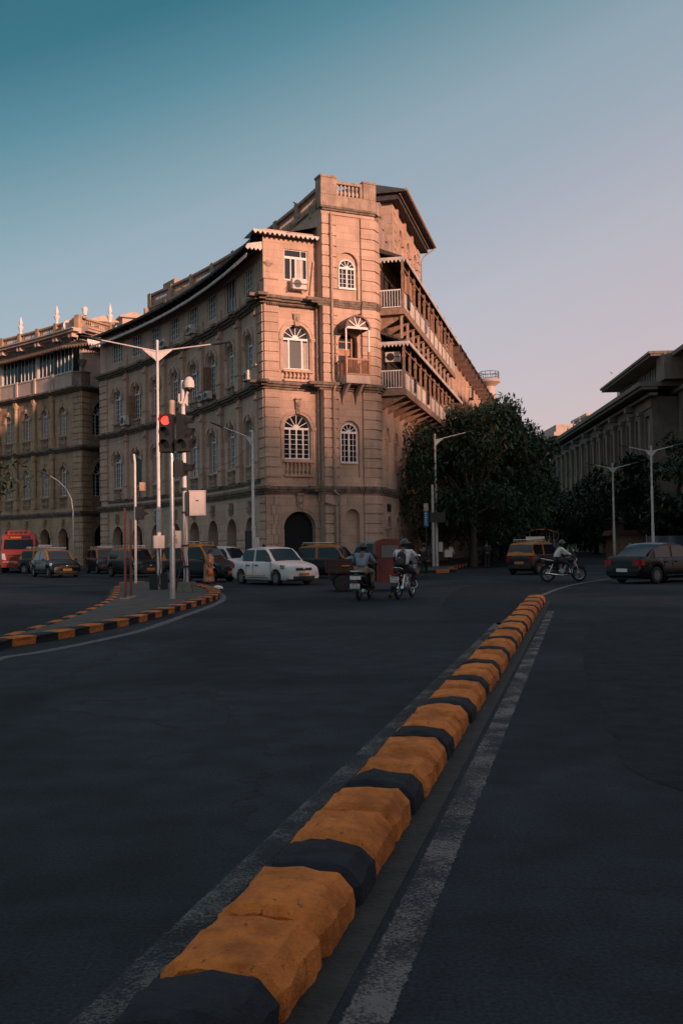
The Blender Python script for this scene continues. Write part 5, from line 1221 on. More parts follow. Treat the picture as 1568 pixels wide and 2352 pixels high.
# ================================================================== vehicles (x forward, y left, z up; origin on the road below the middle)
def ramp_y(x, L_, w, k=.10, p=4): return w * (1 - k * abs(2 * x / L_) ** p)
def lerp_tab(tab, x):
    if x <= tab[0][0]: return tab[0][1]
    for (a, va), (b, vb) in zip(tab, tab[1:]):
        if x <= b: return va + (vb - va) * (x - a) / (b - a)
    return tab[-1][1]
def wheel(parent, x, y, r, w, rim, spokes=0, steer=0, label=None):
    s_ = 1 if y > 0 else -1
    m = MB(); n = 24
    prof = [(r * .62, -w / 2), (r * .9, -w / 2), (r * .985, -w * .36), (r, -w * .2), (r, w * .2), (r * .985, w * .36), (r * .9, w / 2), (r * .62, w / 2)]
    rs = [[(q * math.cos(2 * PI * j / n), t, q * math.sin(2 * PI * j / n)) for j in range(n)] for q, t in prof]
    m.rings(rs, cap=False); o = m.build('wheel', M['rubber'], parent, smooth=50, keep=False); o.location = (x, y, r)
    if steer: o.rotation_euler = (0, 0, steer)
    g = MB(); yo = s_ * w * .42
    g.rings([[(q * math.cos(2 * PI * j / n), t, q * math.sin(2 * PI * j / n)) for j in range(n)] for q, t in ((r * .64, yo), (r * .6, yo * .8), (r * .52, yo * .35), (r * .2, yo * .4), (r * .16, yo * .8), (r * .04, yo * .85))])
    if spokes:
        for k in range(spokes):
            a = 2 * PI * k / spokes; c, s2 = math.cos(a), math.sin(a); q = r * .06
            g.face([(c * r * .12 - s2 * q, yo * .86, s2 * r * .12 + c * q), (c * r * .12 + s2 * q, yo * .86, s2 * r * .12 - c * q), (c * r * .6 + s2 * q * .8, yo * .84, s2 * r * .6 - c * q * .8), (c * r * .6 - s2 * q * .8, yo * .84, s2 * r * .6 + c * q * .8)])
    else:
        for k in range(8): g.ball((r * .42 * math.cos(k * PI / 4), yo * .5, r * .42 * math.sin(k * PI / 4)), .022, .01, .022, 5, 4)
    g.build('rim', rim, o, smooth=40, keep=False); return o
def car(loc, rz, label, L_=3.9, Wd=1.68, H=1.5, belt=.92, hood=.86, trunk=None, wb=2.42, r=.29, body='cwhite', top=None, A=.95, B=.35, Cc=-1.05, D=-1.75, rack=False, sign=False, plate='plateY', text=None,
        rim='rimgrey', spokes=0, grp=None, cat='car', handles='black', trim='black', bumper=None, nose=.62, clear=.17, rearglass=True, stripe=False, name='parked_car', rearwheelx=None, boards=None, lampkind=0, visor=False):
    top = top or body; bumper = bumper or body
    t = empty(name, (loc[0], loc[1], 0), rz, label, cat, grp); fw = L_ / 2; hw = Wd / 2; tr = trunk if trunk else belt
    xf = wb / 2 + (0 if rearwheelx is None else 0); xr = -wb / 2; ra = r + .055
    top_tab = [(-fw, .62), (-fw + .03, tr - .1), (-fw + .1, tr - .015), (D - .02, tr + .0), (D + .15, belt + .02), (A - .1, belt + .03), (A + .05, belt), (fw - .35, hood - .06), (fw - .14, hood - .12), (fw - .03, nose), (fw, nose - .14)]
    bot_tab = [(-fw, .34), (-fw + .18, clear + .03), (fw - .25, clear + .02), (fw, .26)]
    xs = set([-fw, -fw + .03, -fw + .1, fw, fw - .03, fw - .14, fw - .35, A + .05, A - .1, D - .02, D + .15] + [-fw + L_ * k / 18 for k in range(19)])
    for cx_ in (xf, xr):
        for k in range(9): xs.add(cx_ + ra * math.cos(PI * k / 8))
        xs.add(cx_ + ra + .001); xs.add(cx_ - ra - .001)
    xs = sorted(x for x in xs if -fw - 1e-6 <= x <= fw + 1e-6); m = MB(); rs = []
    for x in xs:
        zb = lerp_tab(bot_tab, x)
        for cx_ in (xf, xr):
            if abs(x - cx_) < ra + 1e-5: zb = max(zb, r + math.sqrt(max(0, ra * ra - (x - cx_) ** 2)))
        zt = lerp_tab(top_tab, x); zb = min(zb, zt - .1); w = ramp_y(x, L_, hw, .13, 5)
        f = lambda t_: zb + (zt - zb) * t_
        half = [(0, zb), (w * .93, zb), (w * .985, f(.06)), (w, f(.35)), (w * .995, f(.6)), (w * .965, f(.85)), (w * .93, f(.94)), (w * .84, f(1.0)), (w * .5, zt + .025), (0, zt + .035)]
        rs.append([(x, y, z) for y, z in half] + [(x, -y, z) for y, z in reversed(half[1:-1])])
    m.rings(rs); b = m.build('body', M[body], t, smooth=52, keep=False)
    # cabin
    wt = hw * .80; wbz = hw * .90; zr = H - .04; zb = belt - .03
    base = [(A, wbz), (A, -wbz), (D, -wbz), (D, wbz)]
    def P(x, s_, k, off=0):                          # point on the cabin side: k 0 belt .. 1 roof
        return (x, s_ * (wbz + (wt - wbz) * k + off), zb + (zr - zb) * k)
    m = MB(); secs = []
    pr = [(A, 0), (B, 1), ((B + Cc) / 2, 1), (Cc, 1), (D, 0)]
    prof = [(A + .02, zb), (A * .7 + B * .3, zb + (zr - zb) * .32), (A * .33 + B * .67, zb + (zr - zb) * .72), (B, zr - .02), (B - .25, zr + .025), ((B + Cc) / 2, zr + .04), (Cc + .25, zr + .02), (Cc, zr - .03), (Cc * .5 + D * .5, zb + (zr - zb) * .52), (D, zb)]
    for x, z in prof:
        k = (z - zb) / (zr - zb); w = wbz + (wt - wbz) * min(1, k); secs.append([(x, -w, zb if k < .05 else z - .02), (x, -w * .8, z), (x, 0, z + (.03 if k > .5 else .01)), (x, w * .8, z), (x, w, zb if k < .05 else z - .02)])
    m.rings(secs, closed=False, cap=False)
    for s_ in (-1, 1):
        e = 4 if s_ > 0 else 0; ring = [q[e] for q in secs]; m.face(ring if s_ > 0 else list(reversed(ring)))
    m.build('roof', M[top], t, smooth=60, keep=False)
    # glass: side windows
    mid = (B + Cc) / 2 - .02
    for s_ in (-1, 1):
        def side(poly, nm='window'):
            g = MB(); g.face([P(x, s_, k, .012) for x, k in poly]); g.build(nm, M['glass'], t, keep=False)
        side([(A - .16, .08), (mid + .07, .08), (mid + .07, .88), (B + .02, .88), (A * .45 + B * .55, .55)])
        side([(mid - .07, .08), (D + .42 if trunk else D + .3, .08), (D * .45 + Cc * .55 + .02, .6), (Cc + .02, .88), (mid - .07, .88)])
        # door seams, handles, mirror
        g = MB()
        for x in (A - .06, mid, xr + .42): g.box(x - .006, x + .006, s_ * (hw * .99), s_ * (hw + .004), .34, belt - .05)
        g.box(-wb / 2 + .5, wb / 2 - .5, s_ * hw * .985, s_ * (hw + .006), .28, .31); g.build('door_seam', M['black'], b, keep=False)
        for x in (mid + .14, xr + .48):
            g = MB(); g.box(x, x + .17, s_ * hw * .97, s_ * (hw + .025), belt - .17, belt - .13); g.build('door_handle', M[handles], b, keep=False)
        g = MB(); g.ball((A - .22, s_ * (hw + .08), belt + .05), .07, .1, .065, 8, 6); g.box(A - .26, A - .2, s_ * hw * .9, s_ * (hw + .04), belt + .0, belt + .03); g.build('wing_mirror', M[trim if body == 'cwhite' else 'black'], t, smooth=40, keep=False)
        if stripe: g = MB(); g.box(-1.0, .55, s_ * hw * .99, s_ * (hw + .008), .36, .40); g.build('side_stripe', M['plateY'], b, keep=False)
        # lamps
        g = MB()
        x0 = fw
        for (xa, ya, za) in (0,) and () or (): pass
        hl = [(fw - .10, hw * .50), (fw - .16, hw * .74), (fw - .30, hw * .90), (fw - .48, hw * .965)]
        z0l, z1l = nose - .10, nose + .04
        lo = [(x + .012, s_ * (y + .004), z0l + .02 * i) for i, (x, y) in enumerate(hl)]; hi = [(x - .02, s_ * (y - .006), z1l + .028 * i) for i, (x, y) in enumerate(hl)]
        lo = [(x + .05 if i < 2 else x + .02, y * (1.0 if i < 2 else 1.02), z) for i, (x, y, z) in enumerate(lo)]; hi = [(x + .03 if i < 2 else x + .02, y * (1.0 if i < 2 else 1.015), z) for i, (x, y, z) in enumerate(hi)]
        g.rings([[lo[i], hi[i], (hi[i][0] - .08, hi[i][1] * .9, hi[i][2]), (lo[i][0] - .08, lo[i][1] * .9, lo[i][2])] for i in range(4)]); g.build('headlight', M['lens' if body != 'cwhite' else 'lensg'], t, smooth=50, keep=False)
        g = MB(); zt_ = min(tr - .1, .86)
        if trunk: g.box(-fw - .012, -fw + .10, s_ * hw * .56, s_ * hw * .90, zt_ - .2, zt_); g.box(-fw + .05, -fw + .26, s_ * hw * .86, s_ * hw * .965, zt_ - .18, zt_ + .0)
        else: g.box(-fw - .01, -fw + .06, s_ * hw * .72, s_ * hw * .90, .62, .92)
        g.build('tail_light', M['tail'], t, keep=False)
        if lampkind == 0:
            g = MB(); g.ball((fw - .06, s_ * hw * .62, .38), .04, .06, .04, 8, 5); g.build('fog_lamp', M['lens'], t, smooth=50, keep=False)
    def quad(x0, k0, x1, k1, y0, y1, nm):
        g = MB(); z0_, z1_ = zb + (zr - zb) * k0, zb + (zr - zb) * k1; n = .02 * (1 if x0 > 0 else -1)
        g.face([(x0 + n, -y0, z0_ + .015), (x0 + n, y0, z0_ + .015), (x1 + n, y1, z1_ + .018), (x1 + n, -y1, z1_ + .018)]); return g.build(nm, M['glass'], t, keep=False)
    # windscreens follow the bowed cabin section
    def glass(seq, nm, sgn):
        g = MB(); rr_ = []
        for x, z in seq:
            k = (z - zb) / (zr - zb); w = (wbz + (wt - wbz) * min(1, k)) * (.97 if sgn < 0 and not trunk else .84); rr_.append([(x + sgn * .012, -w, z + .012), (x + sgn * .014, 0, z + (.036 if k > .5 else .02)), (x + sgn * .012, w, z + .012)])
        g.rings(rr_, closed=False, cap=False); return g.build(nm, M['glass'], t, smooth=50, keep=False)
    glass([(A - .0, zb + .06), (A * .7 + B * .3, zb + (zr - zb) * .32), (A * .33 + B * .67, zb + (zr - zb) * .72), (B + .04, zr - .05)], 'windscreen', 1)
    if rearglass: glass([(D + .06, zb + .10), (Cc * .5 + D * .5, zb + (zr - zb) * .52), (Cc - .05, zr - .09)], 'rear_window', -1)
    # front and rear trim
    g = MB(); g.box(fw - .08, fw + .006, -hw * .46, hw * .46, nose - .12, nose - .015); g.build('grille', M['black'], t, keep=False)
    g = MB(); g.box(fw - .03, fw + .012, -hw * .62, hw * .62, .25, .36); g.build('air_intake', M['black'], t, keep=False)
    g = MB(); g.ball((fw + .008, 0, nose - .065), .01, .055, .035, 10, 6); g.build('badge', M['chrome'], t, smooth=60, keep=False)
    for sgn, zc, x in ((1, .43, fw + .012), (-1, .58 if trunk is None else .5, -fw - .014)):
        g = MB(); g.box(min(x, x + sgn * .012), max(x, x + sgn * .012), -.25, .25, zc - .06, zc + .06); pl_ = g.build('number_plate', M[plate], t, keep=False)
        if text:
            mt_ = Matrix.Translation((x + sgn * .013, 0, zc)) @ Matrix.Rotation(R(90) * sgn, 4, 'Z') @ Matrix.Rotation(R(90), 4, 'X'); text_mesh(text, .085, 'lettering', M['ink'], pl_, mt_)
    g = MB(); g.box(-fw + .2, fw - .2, -hw * .8, hw * .8, .16, .30); g.build('underbody', M['black'], t, keep=False)
    g = MB(); g.box(-fw - .02, -fw + .1, -hw * .8, hw * .8, .3, .46); g.build('rear_bumper', M[bumper if body != 'cblack' else 'black'], t, keep=False)
    for x in (xf, xr):
        for s_ in (-1, 1):
            wheel(t, x, s_ * (hw - .1), r, .18, M[rim], spokes)
            g = MB(); g.rings([[(x + (ra + .0) * math.cos(PI * j / 10), s_ * y_, r + (ra + .0) * math.sin(PI * j / 10)) for j in range(11)] for y_ in (hw * .4, hw * .93)], closed=False, cap=False); g.build('wheel_arch', M['black'], t, keep=False)
    if rack:
        g = MB(); zt = zr + .16
        for s_ in (-1, 1): g.tube([(B - .1, s_ * wt * .8, zt), (Cc + .1, s_ * wt * .8, zt)], .016, 6); g.tube([(B - .1, s_ * wt * .8, zt - .08), (Cc + .1, s_ * wt * .8, zt - .08)], .012, 6)
        for k in range(6):
            x = B - .1 + (Cc + .2 - B) * k / 5; g.tube([(x, -wt * .8, zt - .08), (x, wt * .8, zt - .08)], .012, 6)
            for s_ in (-1, 1): g.tube([(x, s_ * wt * .8, zr - .01), (x, s_ * wt * .8, zt)], .012, 5)
        g.tube([(B - .1, -wt * .8, zt), (B - .1, wt * .8, zt)], .016, 6); g.tube([(Cc + .1, -wt * .8, zt), (Cc + .1, wt * .8, zt)], .016, 6); g.build('roof_rack', M['chrome'], t, smooth=50, keep=False)
    if sign:
        g = MB(); g.box(-.25, .1, -.42, .42, zr + .2, zr + .32); g.prism([(-.3, zr + .2), (.15, zr + .2), (.1, zr + .1), (-.25, zr + .1)], -.38, .38); g.build('roof_sign', M['box'], t, keep=False)
    if visor:
        g = MB(); g.box(B + .02, B + .14, -.28, .1, zr - .10, zr - .075); g.build('visor_sticker', M['box'], t, keep=False)
    return t
TX = dict(body='cblack', top='corange', cat='taxi', grp='black and orange taxis', name='taxi', text='MH01 AT 3175')
SED = dict(L_=4.0, Wd=1.70, H=1.52, trunk=.98, wb=2.43, A=1.0, B=.38, Cc=-.95, D=-1.55, belt=.94, hood=.90, nose=.70)
HAT = dict(L_=3.56, Wd=1.52, H=1.56, trunk=None, wb=2.38, A=.98, B=.48, Cc=-1.32, D=-1.68, belt=.95, hood=.90, nose=.68)
car((-2.8, 41.2), R(-50), 'white saloon car with an orange number plate in front of the corner building', body='cwhite', stripe=True, text='MH01 CJ 1805', rim='rimgrey', trim='black', name='parked_car', **SED)
car((-16.1, 56.2), R(-55), 'black and orange taxi with bright headlights, next to the red bus', rack=True, **TX, **SED)
car((-18.9, 64), R(-28), 'black and orange taxi half hidden behind another, with a pale board on its roof', rack=True, sign=True, **TX, **HAT)
car((-14.9, 62.6), R(-62), 'black and orange taxi seen between two others, left of the rusty posts', rack=True, **TX, **HAT)
car((-11.3, 54.3), R(-48), 'black and orange taxi behind the rusty posts, with one bright headlight', rack=True, visor=True, **TX, **HAT)
car((-9.0, 56.2), R(-35), 'black and orange taxi mostly hidden behind the lamp post and signal pole', **TX, **HAT)
car((-6.45, 45.4), R(-30), 'tall black and orange taxi with roof rack behind the woman with the orange bag', rack=True, **TX, **dict(HAT, L_=3.5, H=1.68, Cc=-1.45, D=-1.66, belt=1.0, hood=.93))
car((-5.9, 50.3), R(-35), 'white hatchback half hidden between the tall taxi and the white saloon', body='cwhite', spokes=10, text='MH02 DN 4410', plate='plateW', name='parked_car', **HAT)
car((-.55, 47.8), R(-22), 'black and orange taxi behind the cargo three-wheeler, under the ground-floor arch', rack=True, **TX, **HAT)
car((1.5, 45), R(160), 'pale blue-grey van behind the scooter rider and the red cab', body='cblue', name='parked_car', text='MH01 BT 204', plate='plateW', **dict(HAT, H=1.72, belt=1.05, Cc=-1.5, D=-1.7))
car((9.6, 49.6), R(52), 'black and orange taxi seen from behind on the right, roof rack on top', rack=True, sign=True, **TX, **dict(HAT, D=-1.74, Cc=-1.5))
car((12.0, 37.9), R(35.5), 'dark grey saloon car leaving the photo at the right edge', body='cgrey', rim='rimgrey', spokes=9, plate='plateW', name='moving_car', handles='cgrey', **dict(SED, L_=4.4, Wd=1.72, H=1.48, wb=2.55, r=.31, trunk=1.02, A=1.05, B=.3, Cc=-1.0, D=-1.72))

# red city bus, only its front and side show
def bus():
    t = empty('city_bus', (-22.4, 69.8, 0), R(-74), 'red city bus at the left edge with its lit destination board', 'bus')
    m = MB(); L_, hw = 7.6, 1.12
    prof = [(-L_ / 2, .4), (-L_ / 2, 2.4), (-L_ / 2 + .2, 2.6), (2.6, 2.62), (3.05, 2.45), (3.4, 1.55), (3.75, 1.25), (3.8, .7), (3.78, .38)]
    rs = []
    for x, z in prof: pass
    secs = []
    for s_ in (-1, -.96, .96, 1):
        k = .97 if abs(s_) == 1 else 1; secs.append([(x * k + (0 if k == 1 else .0), s_ * hw * (1 if z < 1.6 else 1 - .07 * (z - 1.6)), z * (k + .03 * (1 - k) if z > 2.3 else 1)) for x, z in prof])
    m.rings(secs); b = m.build('body', M['cbus'], t, smooth=35, keep=False)
    m = MB(); m.prism([(2.0, 2.6), (2.05, 2.82), (2.75, 2.82), (3.0, 2.5)], -.72, .72); m.build('roof_pod', M['cbus'], t, keep=False)
    for k in range(4): m = MB(); c = -.45 + k * .3; m.prism([(c - .1, 2.62), (c + .1, 2.62), (c + .1, 2.76), (c - .1, 2.76)], 0, .01) if 0 else m.box(2.76, 2.92, c - .1, c + .1, 2.62, 2.76); m.build('vent', M['black'], t, keep=False)
    def fp(z, off=.02): return lerp_tab([(.38, 3.78), (.7, 3.8), (1.25, 3.75), (1.55, 3.4), (2.45, 3.05), (2.62, 2.6)], z) + off
    m = MB(); m.face([(fp(1.58), -.95, 1.58), (fp(1.58), .95, 1.58), (fp(2.22), .9, 2.22), (fp(2.22), -.9, 2.22)]); m.build('windscreen', M['glass'], t, keep=False)
    m = MB(); m.face([(fp(2.27), -.6, 2.27), (fp(2.27), .78, 2.27), (fp(2.44), .74, 2.44), (fp(2.44), -.6, 2.44)]); db = m.build('destination_board', M['black'], t, keep=False)
    lm = mat('amber_led', (.4, .08, .01), .6, var=0, emit=(1, .22, .03), es=.9); m = MB(); random.seed(3)
    for r_ in range(2):
        y = -.52
        while y < .12:
            w = random.uniform(.04, .12); z = 2.31 + r_ * .065; m.box(fp(z, .03), fp(z, .034), y, y + w, z, z + .032); y += w + .03
    m.build('led_text', lm, db, keep=False)
    for s_ in (-1, 1):
        m = MB(); m.prism([(s_ * .78, .86), (s_ * 1.03, .92), (s_ * 1.05, 1.3), (s_ * .86, 1.3)], 3.72, 3.82, 'u'); m.build('headlight', M['lens'], t, keep=False)
        m = MB(); m.box(3.3, 3.4, s_ * 1.12, s_ * 1.3, 1.6, 2.0); m.build('wing_mirror', M['black'], t, keep=False)
        for k in range(6): m = MB(); m.box(-3.4 + k * 1.05, -2.45 + k * 1.05, s_ * 1.09, s_ * 1.125, 1.5, 2.2); m.build('window', M['glass'], t, keep=False)
        for x in (2.5, -2.3): wheel(t, x, s_ * .98, .42, .26, M['rimgrey'])
    m = MB()
    for k in range(3): m.box(3.74, 3.83, -.72, .72, .92 + k * .12, .96 + k * .12)
    m.build('grille', M['cred'], t, keep=False)
    m = MB(); m.torus((3.84, 0, 1.05), .085, .018, 'x', 16, 6); m.box(3.835, 3.85, -.06, .06, 1.035, 1.065); m.build('badge', M['chrome'], t, keep=False)
    m = MB(); m.box(3.76, 3.86, -1.0, 1.0, .72, .77); m.build('bumper_strip', M['box'], t, keep=False)
    m = MB(); m.box(3.8, 3.87, -.3, .3, .6, .72); m.build('number_plate', M['plateY'], t, keep=False)
    m = MB(); m.box(fp(1.62, .03), fp(1.62, .04), .55, .8, 1.62, 1.72); m.build('permit_card', M['box'], t, keep=False)
    m = MB(); m.tube([(fp(1.6, .04), .5, 1.6), (fp(1.78, .04), -.25, 1.75)], .014, 5); m.tube([(fp(1.6, .04), -.5, 1.6), (fp(1.75, .04), -.8, 1.72)], .014, 5); m.build('wiper', M['black'], t, keep=False)
bus()

# cargo three-wheeler: red cab, wooden tray
def threewheeler():
    t = empty('cargo_three_wheeler', (.95, 34.4, 0), R(2), 'cargo three-wheeler with a red cab and brown tray, behind the scooter rider', 'three-wheeler')
    m = MB(); hw = .66
    cab = [(.18, .30), (.16, 1.55), (.24, 1.70), (.42, 1.76), (1.0, 1.74), (1.12, 1.66), (1.30, 1.08), (1.42, .78), (1.44, .38), (1.2, .28), (.6, .26)]
    secs = [[(x * (1 if x < 1 else 1 - .10 * (1 - k)), s_ * hw * (1 if z < 1.1 else 1 - .16 * (z - 1.1)), z) for x, z in cab] for s_, k in ((-1, 1), (-.85, 1), (.85, 1), (1, 1))]
    m.rings(secs); m.build('cab', M['cred'], t, smooth=35, keep=False)
    for s_ in (-1, 1):
        m = MB(); o = s_ * .012
        m.face([(.34, s_ * hw * (1 - .16 * .03) + o, 1.13), (.95, s_ * hw * (1 - .16 * .03) + o, 1.13), (.92, s_ * hw * (1 - .16 * .44) + o, 1.54), (.36, s_ * hw * (1 - .16 * .44) + o, 1.54)]); m.build('window', M['glass'], t, keep=False)
        m = MB(); m.box(.28, .3, s_ * hw, s_ * (hw + .01), .32, 1.0); m.box(.98, 1.0, s_ * hw, s_ * (hw + .01), .32, 1.0); m.build('door_seam', M['black'], t, keep=False)
        m = MB(); m.ball((1.1, s_ * (hw + .12), 1.2), .03, .09, .12, 8, 6); m.build('wing_mirror', M['black'], t, smooth=50, keep=False)
    m = MB(); m.face([(1.32, -.5, 1.1), (1.32, .5, 1.1), (1.155, .44, 1.6), (1.155, -.44, 1.6)]); m.build('windscreen', M['glass'], t, keep=False)
    m = MB(); m.box(-1.5, .1, -.68, .68, .62, .68)
    for s_ in (-1, 1):
        m.box(-1.5, .1, s_ * .68, s_ * .70, .66, 1.08)
        for z in (.68, .86, 1.04): m.box(-1.5, .1, s_ * .70, s_ * .72, z, z + .04)
        for x in (-1.48, -.95, -.45, .05): m.box(x, x + .04, s_ * .70, s_ * .725, .62, 1.1)
    m.box(.06, .1, -.68, .68, .66, 1.25); m.box(-1.52, -1.49, -.68, .68, .66, 1.08)
    m.build('cargo_tray', mat('maroon_tray_paint', (.026, .013, .012), .7, var=.3, scale=6), t, keep=False)
    m = MB(); m.box(-1.0, -.72, -.728, -.722, .86, .89); m.build('reflector', M['amber'], t, keep=False)
    m = MB(); m.box(-1.4, .9, -.4, .4, .35, .6); m.tube([(-1.0, -.6, .28), (-1.0, .6, .28)], .04); m.build('chassis', M['black'], t, keep=False)
    for s_ in (-1, 1):
        wheel(t, -1.0, s_ * .6, .28, .16, M['rubber']); m = MB(); m.rings([[(-1.0 + .34 * math.cos(PI * j / 8), s_ * y, .27 + .34 * math.sin(PI * j / 8)) for j in range(9)] for y in (.5, .7)], closed=False, cap=False); m.build('mudguard', M['black'], t, keep=False)
    wheel(t, 1.12, .001, .26, .15, M['rimgrey'])
threewheeler()

# ---- two-wheelers
def spoked(parent, x, r, w=.05, rimc='chrome', disc=True, alloy=False):
    m = MB(); m.torus((0, 0, 0), r - w, w, 'y', 28, 8, .9); o = m.build('wheel', M['rubber'], parent, smooth=60, keep=False); o.location = (x, 0, r)
    m = MB(); m.torus((0, 0, 0), r - w * 1.9, .016, 'y', 28, 6); m.cyl((0, -.06, 0), (0, .06, 0), .055, 12)
    for k in range(12 if not alloy else 6):
        a = 2 * PI * k / (12 if not alloy else 6); m.tube([(0, .03 * (-1) ** k * (0 if alloy else 1), 0), (math.cos(a) * (r - w * 2), 0, math.sin(a) * (r - w * 2))], .018 if alloy else .004, 5)
    m.build('rim', M[rimc], o, smooth=50, keep=False); return o
def motorcycle(loc, rz, label, tank='cblack', plate=True, name='motorcycle', grp=None, txt=None, steer=0):
    t = empty(name, (loc[0], loc[1], 0), rz, label, 'motorcycle', grp)
    spoked(t, -.64, .31, .055, 'chrome'); spoked(t, .64, .31, .048, 'chrome')
    def part(nm, mt, f, sm=50):
        m = MB(); f(m); return m.build(nm, M[mt], t, smooth=sm, keep=False)
    part('frame', 'black', lambda m: (m.tube([(.42, 0, .82), (.25, 0, .45), (-.15, 0, .36), (-.35, 0, .42)], .022), m.tube([(.42, 0, .84), (-.1, 0, .72), (-.75, 0, .80)], .022), m.tube([(-.3, .08, .45), (-.64, .09, .31)], .024), m.tube([(-.3, -.08, .45), (-.64, -.09, .31)], .024)))
    for s_ in (-1, 1): part('shock', 'chrome', lambda m: (m.tube([(-.62, s_ * .12, .36), (-.45, s_ * .12, .70)], .026),))
    part('fork', 'chrome', lambda m: (m.tube([(.64, .09, .31), (.40, .08, .88)], .022), m.tube([(.64, -.09, .31), (.40, -.08, .88)], .022)))
    part('fuel_tank', tank, lambda m: m.rings([[(x, w * math.cos(a), .80 + h * math.sin(a) + dz) for a in [2 * PI * j / 12 for j in range(12)]] for x, w, h, dz in ((-.10, .04, .04, 0), (-.05, .10, .07, .01), (.1, .15, .12, .05), (.28, .16, .13, .06), (.4, .10, .08, .06), (.44, .03, .03, .05))]))
    part('seat', 'black', lambda m: m.rings([[(x, w * math.cos(a), z + .045 * math.sin(a)) for a in [2 * PI * j / 10 for j in range(10)]] for x, w, z in ((-.02, .07, .80), (-.08, .12, .79), (-.3, .14, .78), (-.62, .12, .82), (-.78, .09, .84), (-.82, .03, .84))]))
    part('tail_cowl', tank, lambda m: m.rings([[(x, w * math.cos(a), z + .06 * math.sin(a)) for a in [2 * PI * j / 8 for j in range(8)]] for x, w, z in ((-.25, .1, .68), (-.55, .12, .72), (-.84, .07, .77), (-.88, .03, .78))]))
    part('engine', 'metal', lambda m: (m.ball((.0, 0, .40), .20, .16, .15), m.tube([(.05, 0, .42), (.14, 0, .66)], .085, 10), m.cyl((-.05, -.17, .38), (-.05, .17, .38), .09)))
    part('exhaust', 'chrome', lambda m: m.tube([(.2, -.12, .55), (.24, -.15, .32), (-.1, -.16, .26), (-.35, -.16, .29), (-.8, -.17, .36)], [.022, .022, .025, .045, .05], 8))
    part('mudguard', 'black', lambda m: (m.rings([[(.64 + .345 * math.cos(a), y, .31 + .345 * math.sin(a)) for a in [R(35 + 120 * j / 8) for j in range(9)]] for y in (-.06, .06)], closed=False, cap=False),))
    part('mudguard', 'black', lambda m: (m.rings([[(-.64 + .36 * math.cos(a), y, .33 + .36 * math.sin(a)) for a in [R(50 + 120 * j / 8) for j in range(9)]] for y in (-.07, .07)], closed=False, cap=False),))
    hb = empty('handlebar', (0, 0, 0), 0, None, None); bpy.data.objects.remove(hb)
    part('handlebar', 'black', lambda m: (m.tube([(.26, .36, 1.0), (.36, .22, 1.03), (.39, 0, .96), (.36, -.22, 1.03), (.26, -.36, 1.0)], .014), m.tube([(.24, .39, .995), (.3, .28, 1.015)], .02), m.tube([(.24, -.39, .995), (.3, -.28, 1.015)], .02)))
    part('headlight', 'lens', lambda m: m.ball((.5, 0, .86), .07, .09, .09)); part('headlight_cowl', tank, lambda m: (m.ball((.45, 0, .89), .10, .11, .12), m.box(.42, .5, -.08, .08, .95, 1.08)))
    for s_ in (-1, 1):
        part('mirror', 'chrome', lambda m: (m.tube([(.34, s_ * .24, 1.02), (.32, s_ * .30, 1.2)], .007, 5), m.ball((.31, s_ * .32, 1.23), .02, .065, .045, 8, 6)))
        part('indicator', 'amber', lambda m: m.ball((-.83, s_ * .16, .68), .03, .035, .03, 8, 6)); part('footpeg', 'metal', lambda m: m.tube([(.05, s_ * .1, .33), (.05, s_ * .28, .33)], .014, 6))
    part('grab_rail', 'chrome', lambda m: (m.tube([(-.45, .13, .84), (-.78, .13, .90), (-.88, 0, .92), (-.78, -.13, .90), (-.45, -.13, .84)], .012)))
    part('crash_guard', 'chrome', lambda m: m.tube([(.25, .0, .5), (.28, .24, .5), (.28, .28, .36), (.22, .2, .28), (.2, 0, .28), (.22, -.2, .28), (.28, -.28, .36), (.28, -.24, .5), (.25, 0, .5)], .012))
    part('tail_light', 'tail', lambda m: m.box(-.90, -.85, -.09, .09, .70, .75))
    part('saree_guard', 'chrome', lambda m: (m.tube([(-.5, -.2, .72), (-.5, -.22, .45), (-.85, -.22, .45)], .009, 5),))
    if plate:
        m = MB(); m.box(-.955, -.945, -.13, .13, .50, .66); p = m.build('number_plate', M['plateW'], t, keep=False)
        if txt:
            for i, s_ in enumerate(txt): text_mesh(s_, .075, 'lettering', M['ink'], p, Matrix.Translation((-.957, 0, .62 - .075 * i)) @ Matrix.Rotation(R(-90), 4, 'Z') @ Matrix.Rotation(R(90), 4, 'X'))
        part('plate_bracket', 'black', lambda m: m.tube([(-.84, 0, .74), (-.945, 0, .6)], .02))
    return t
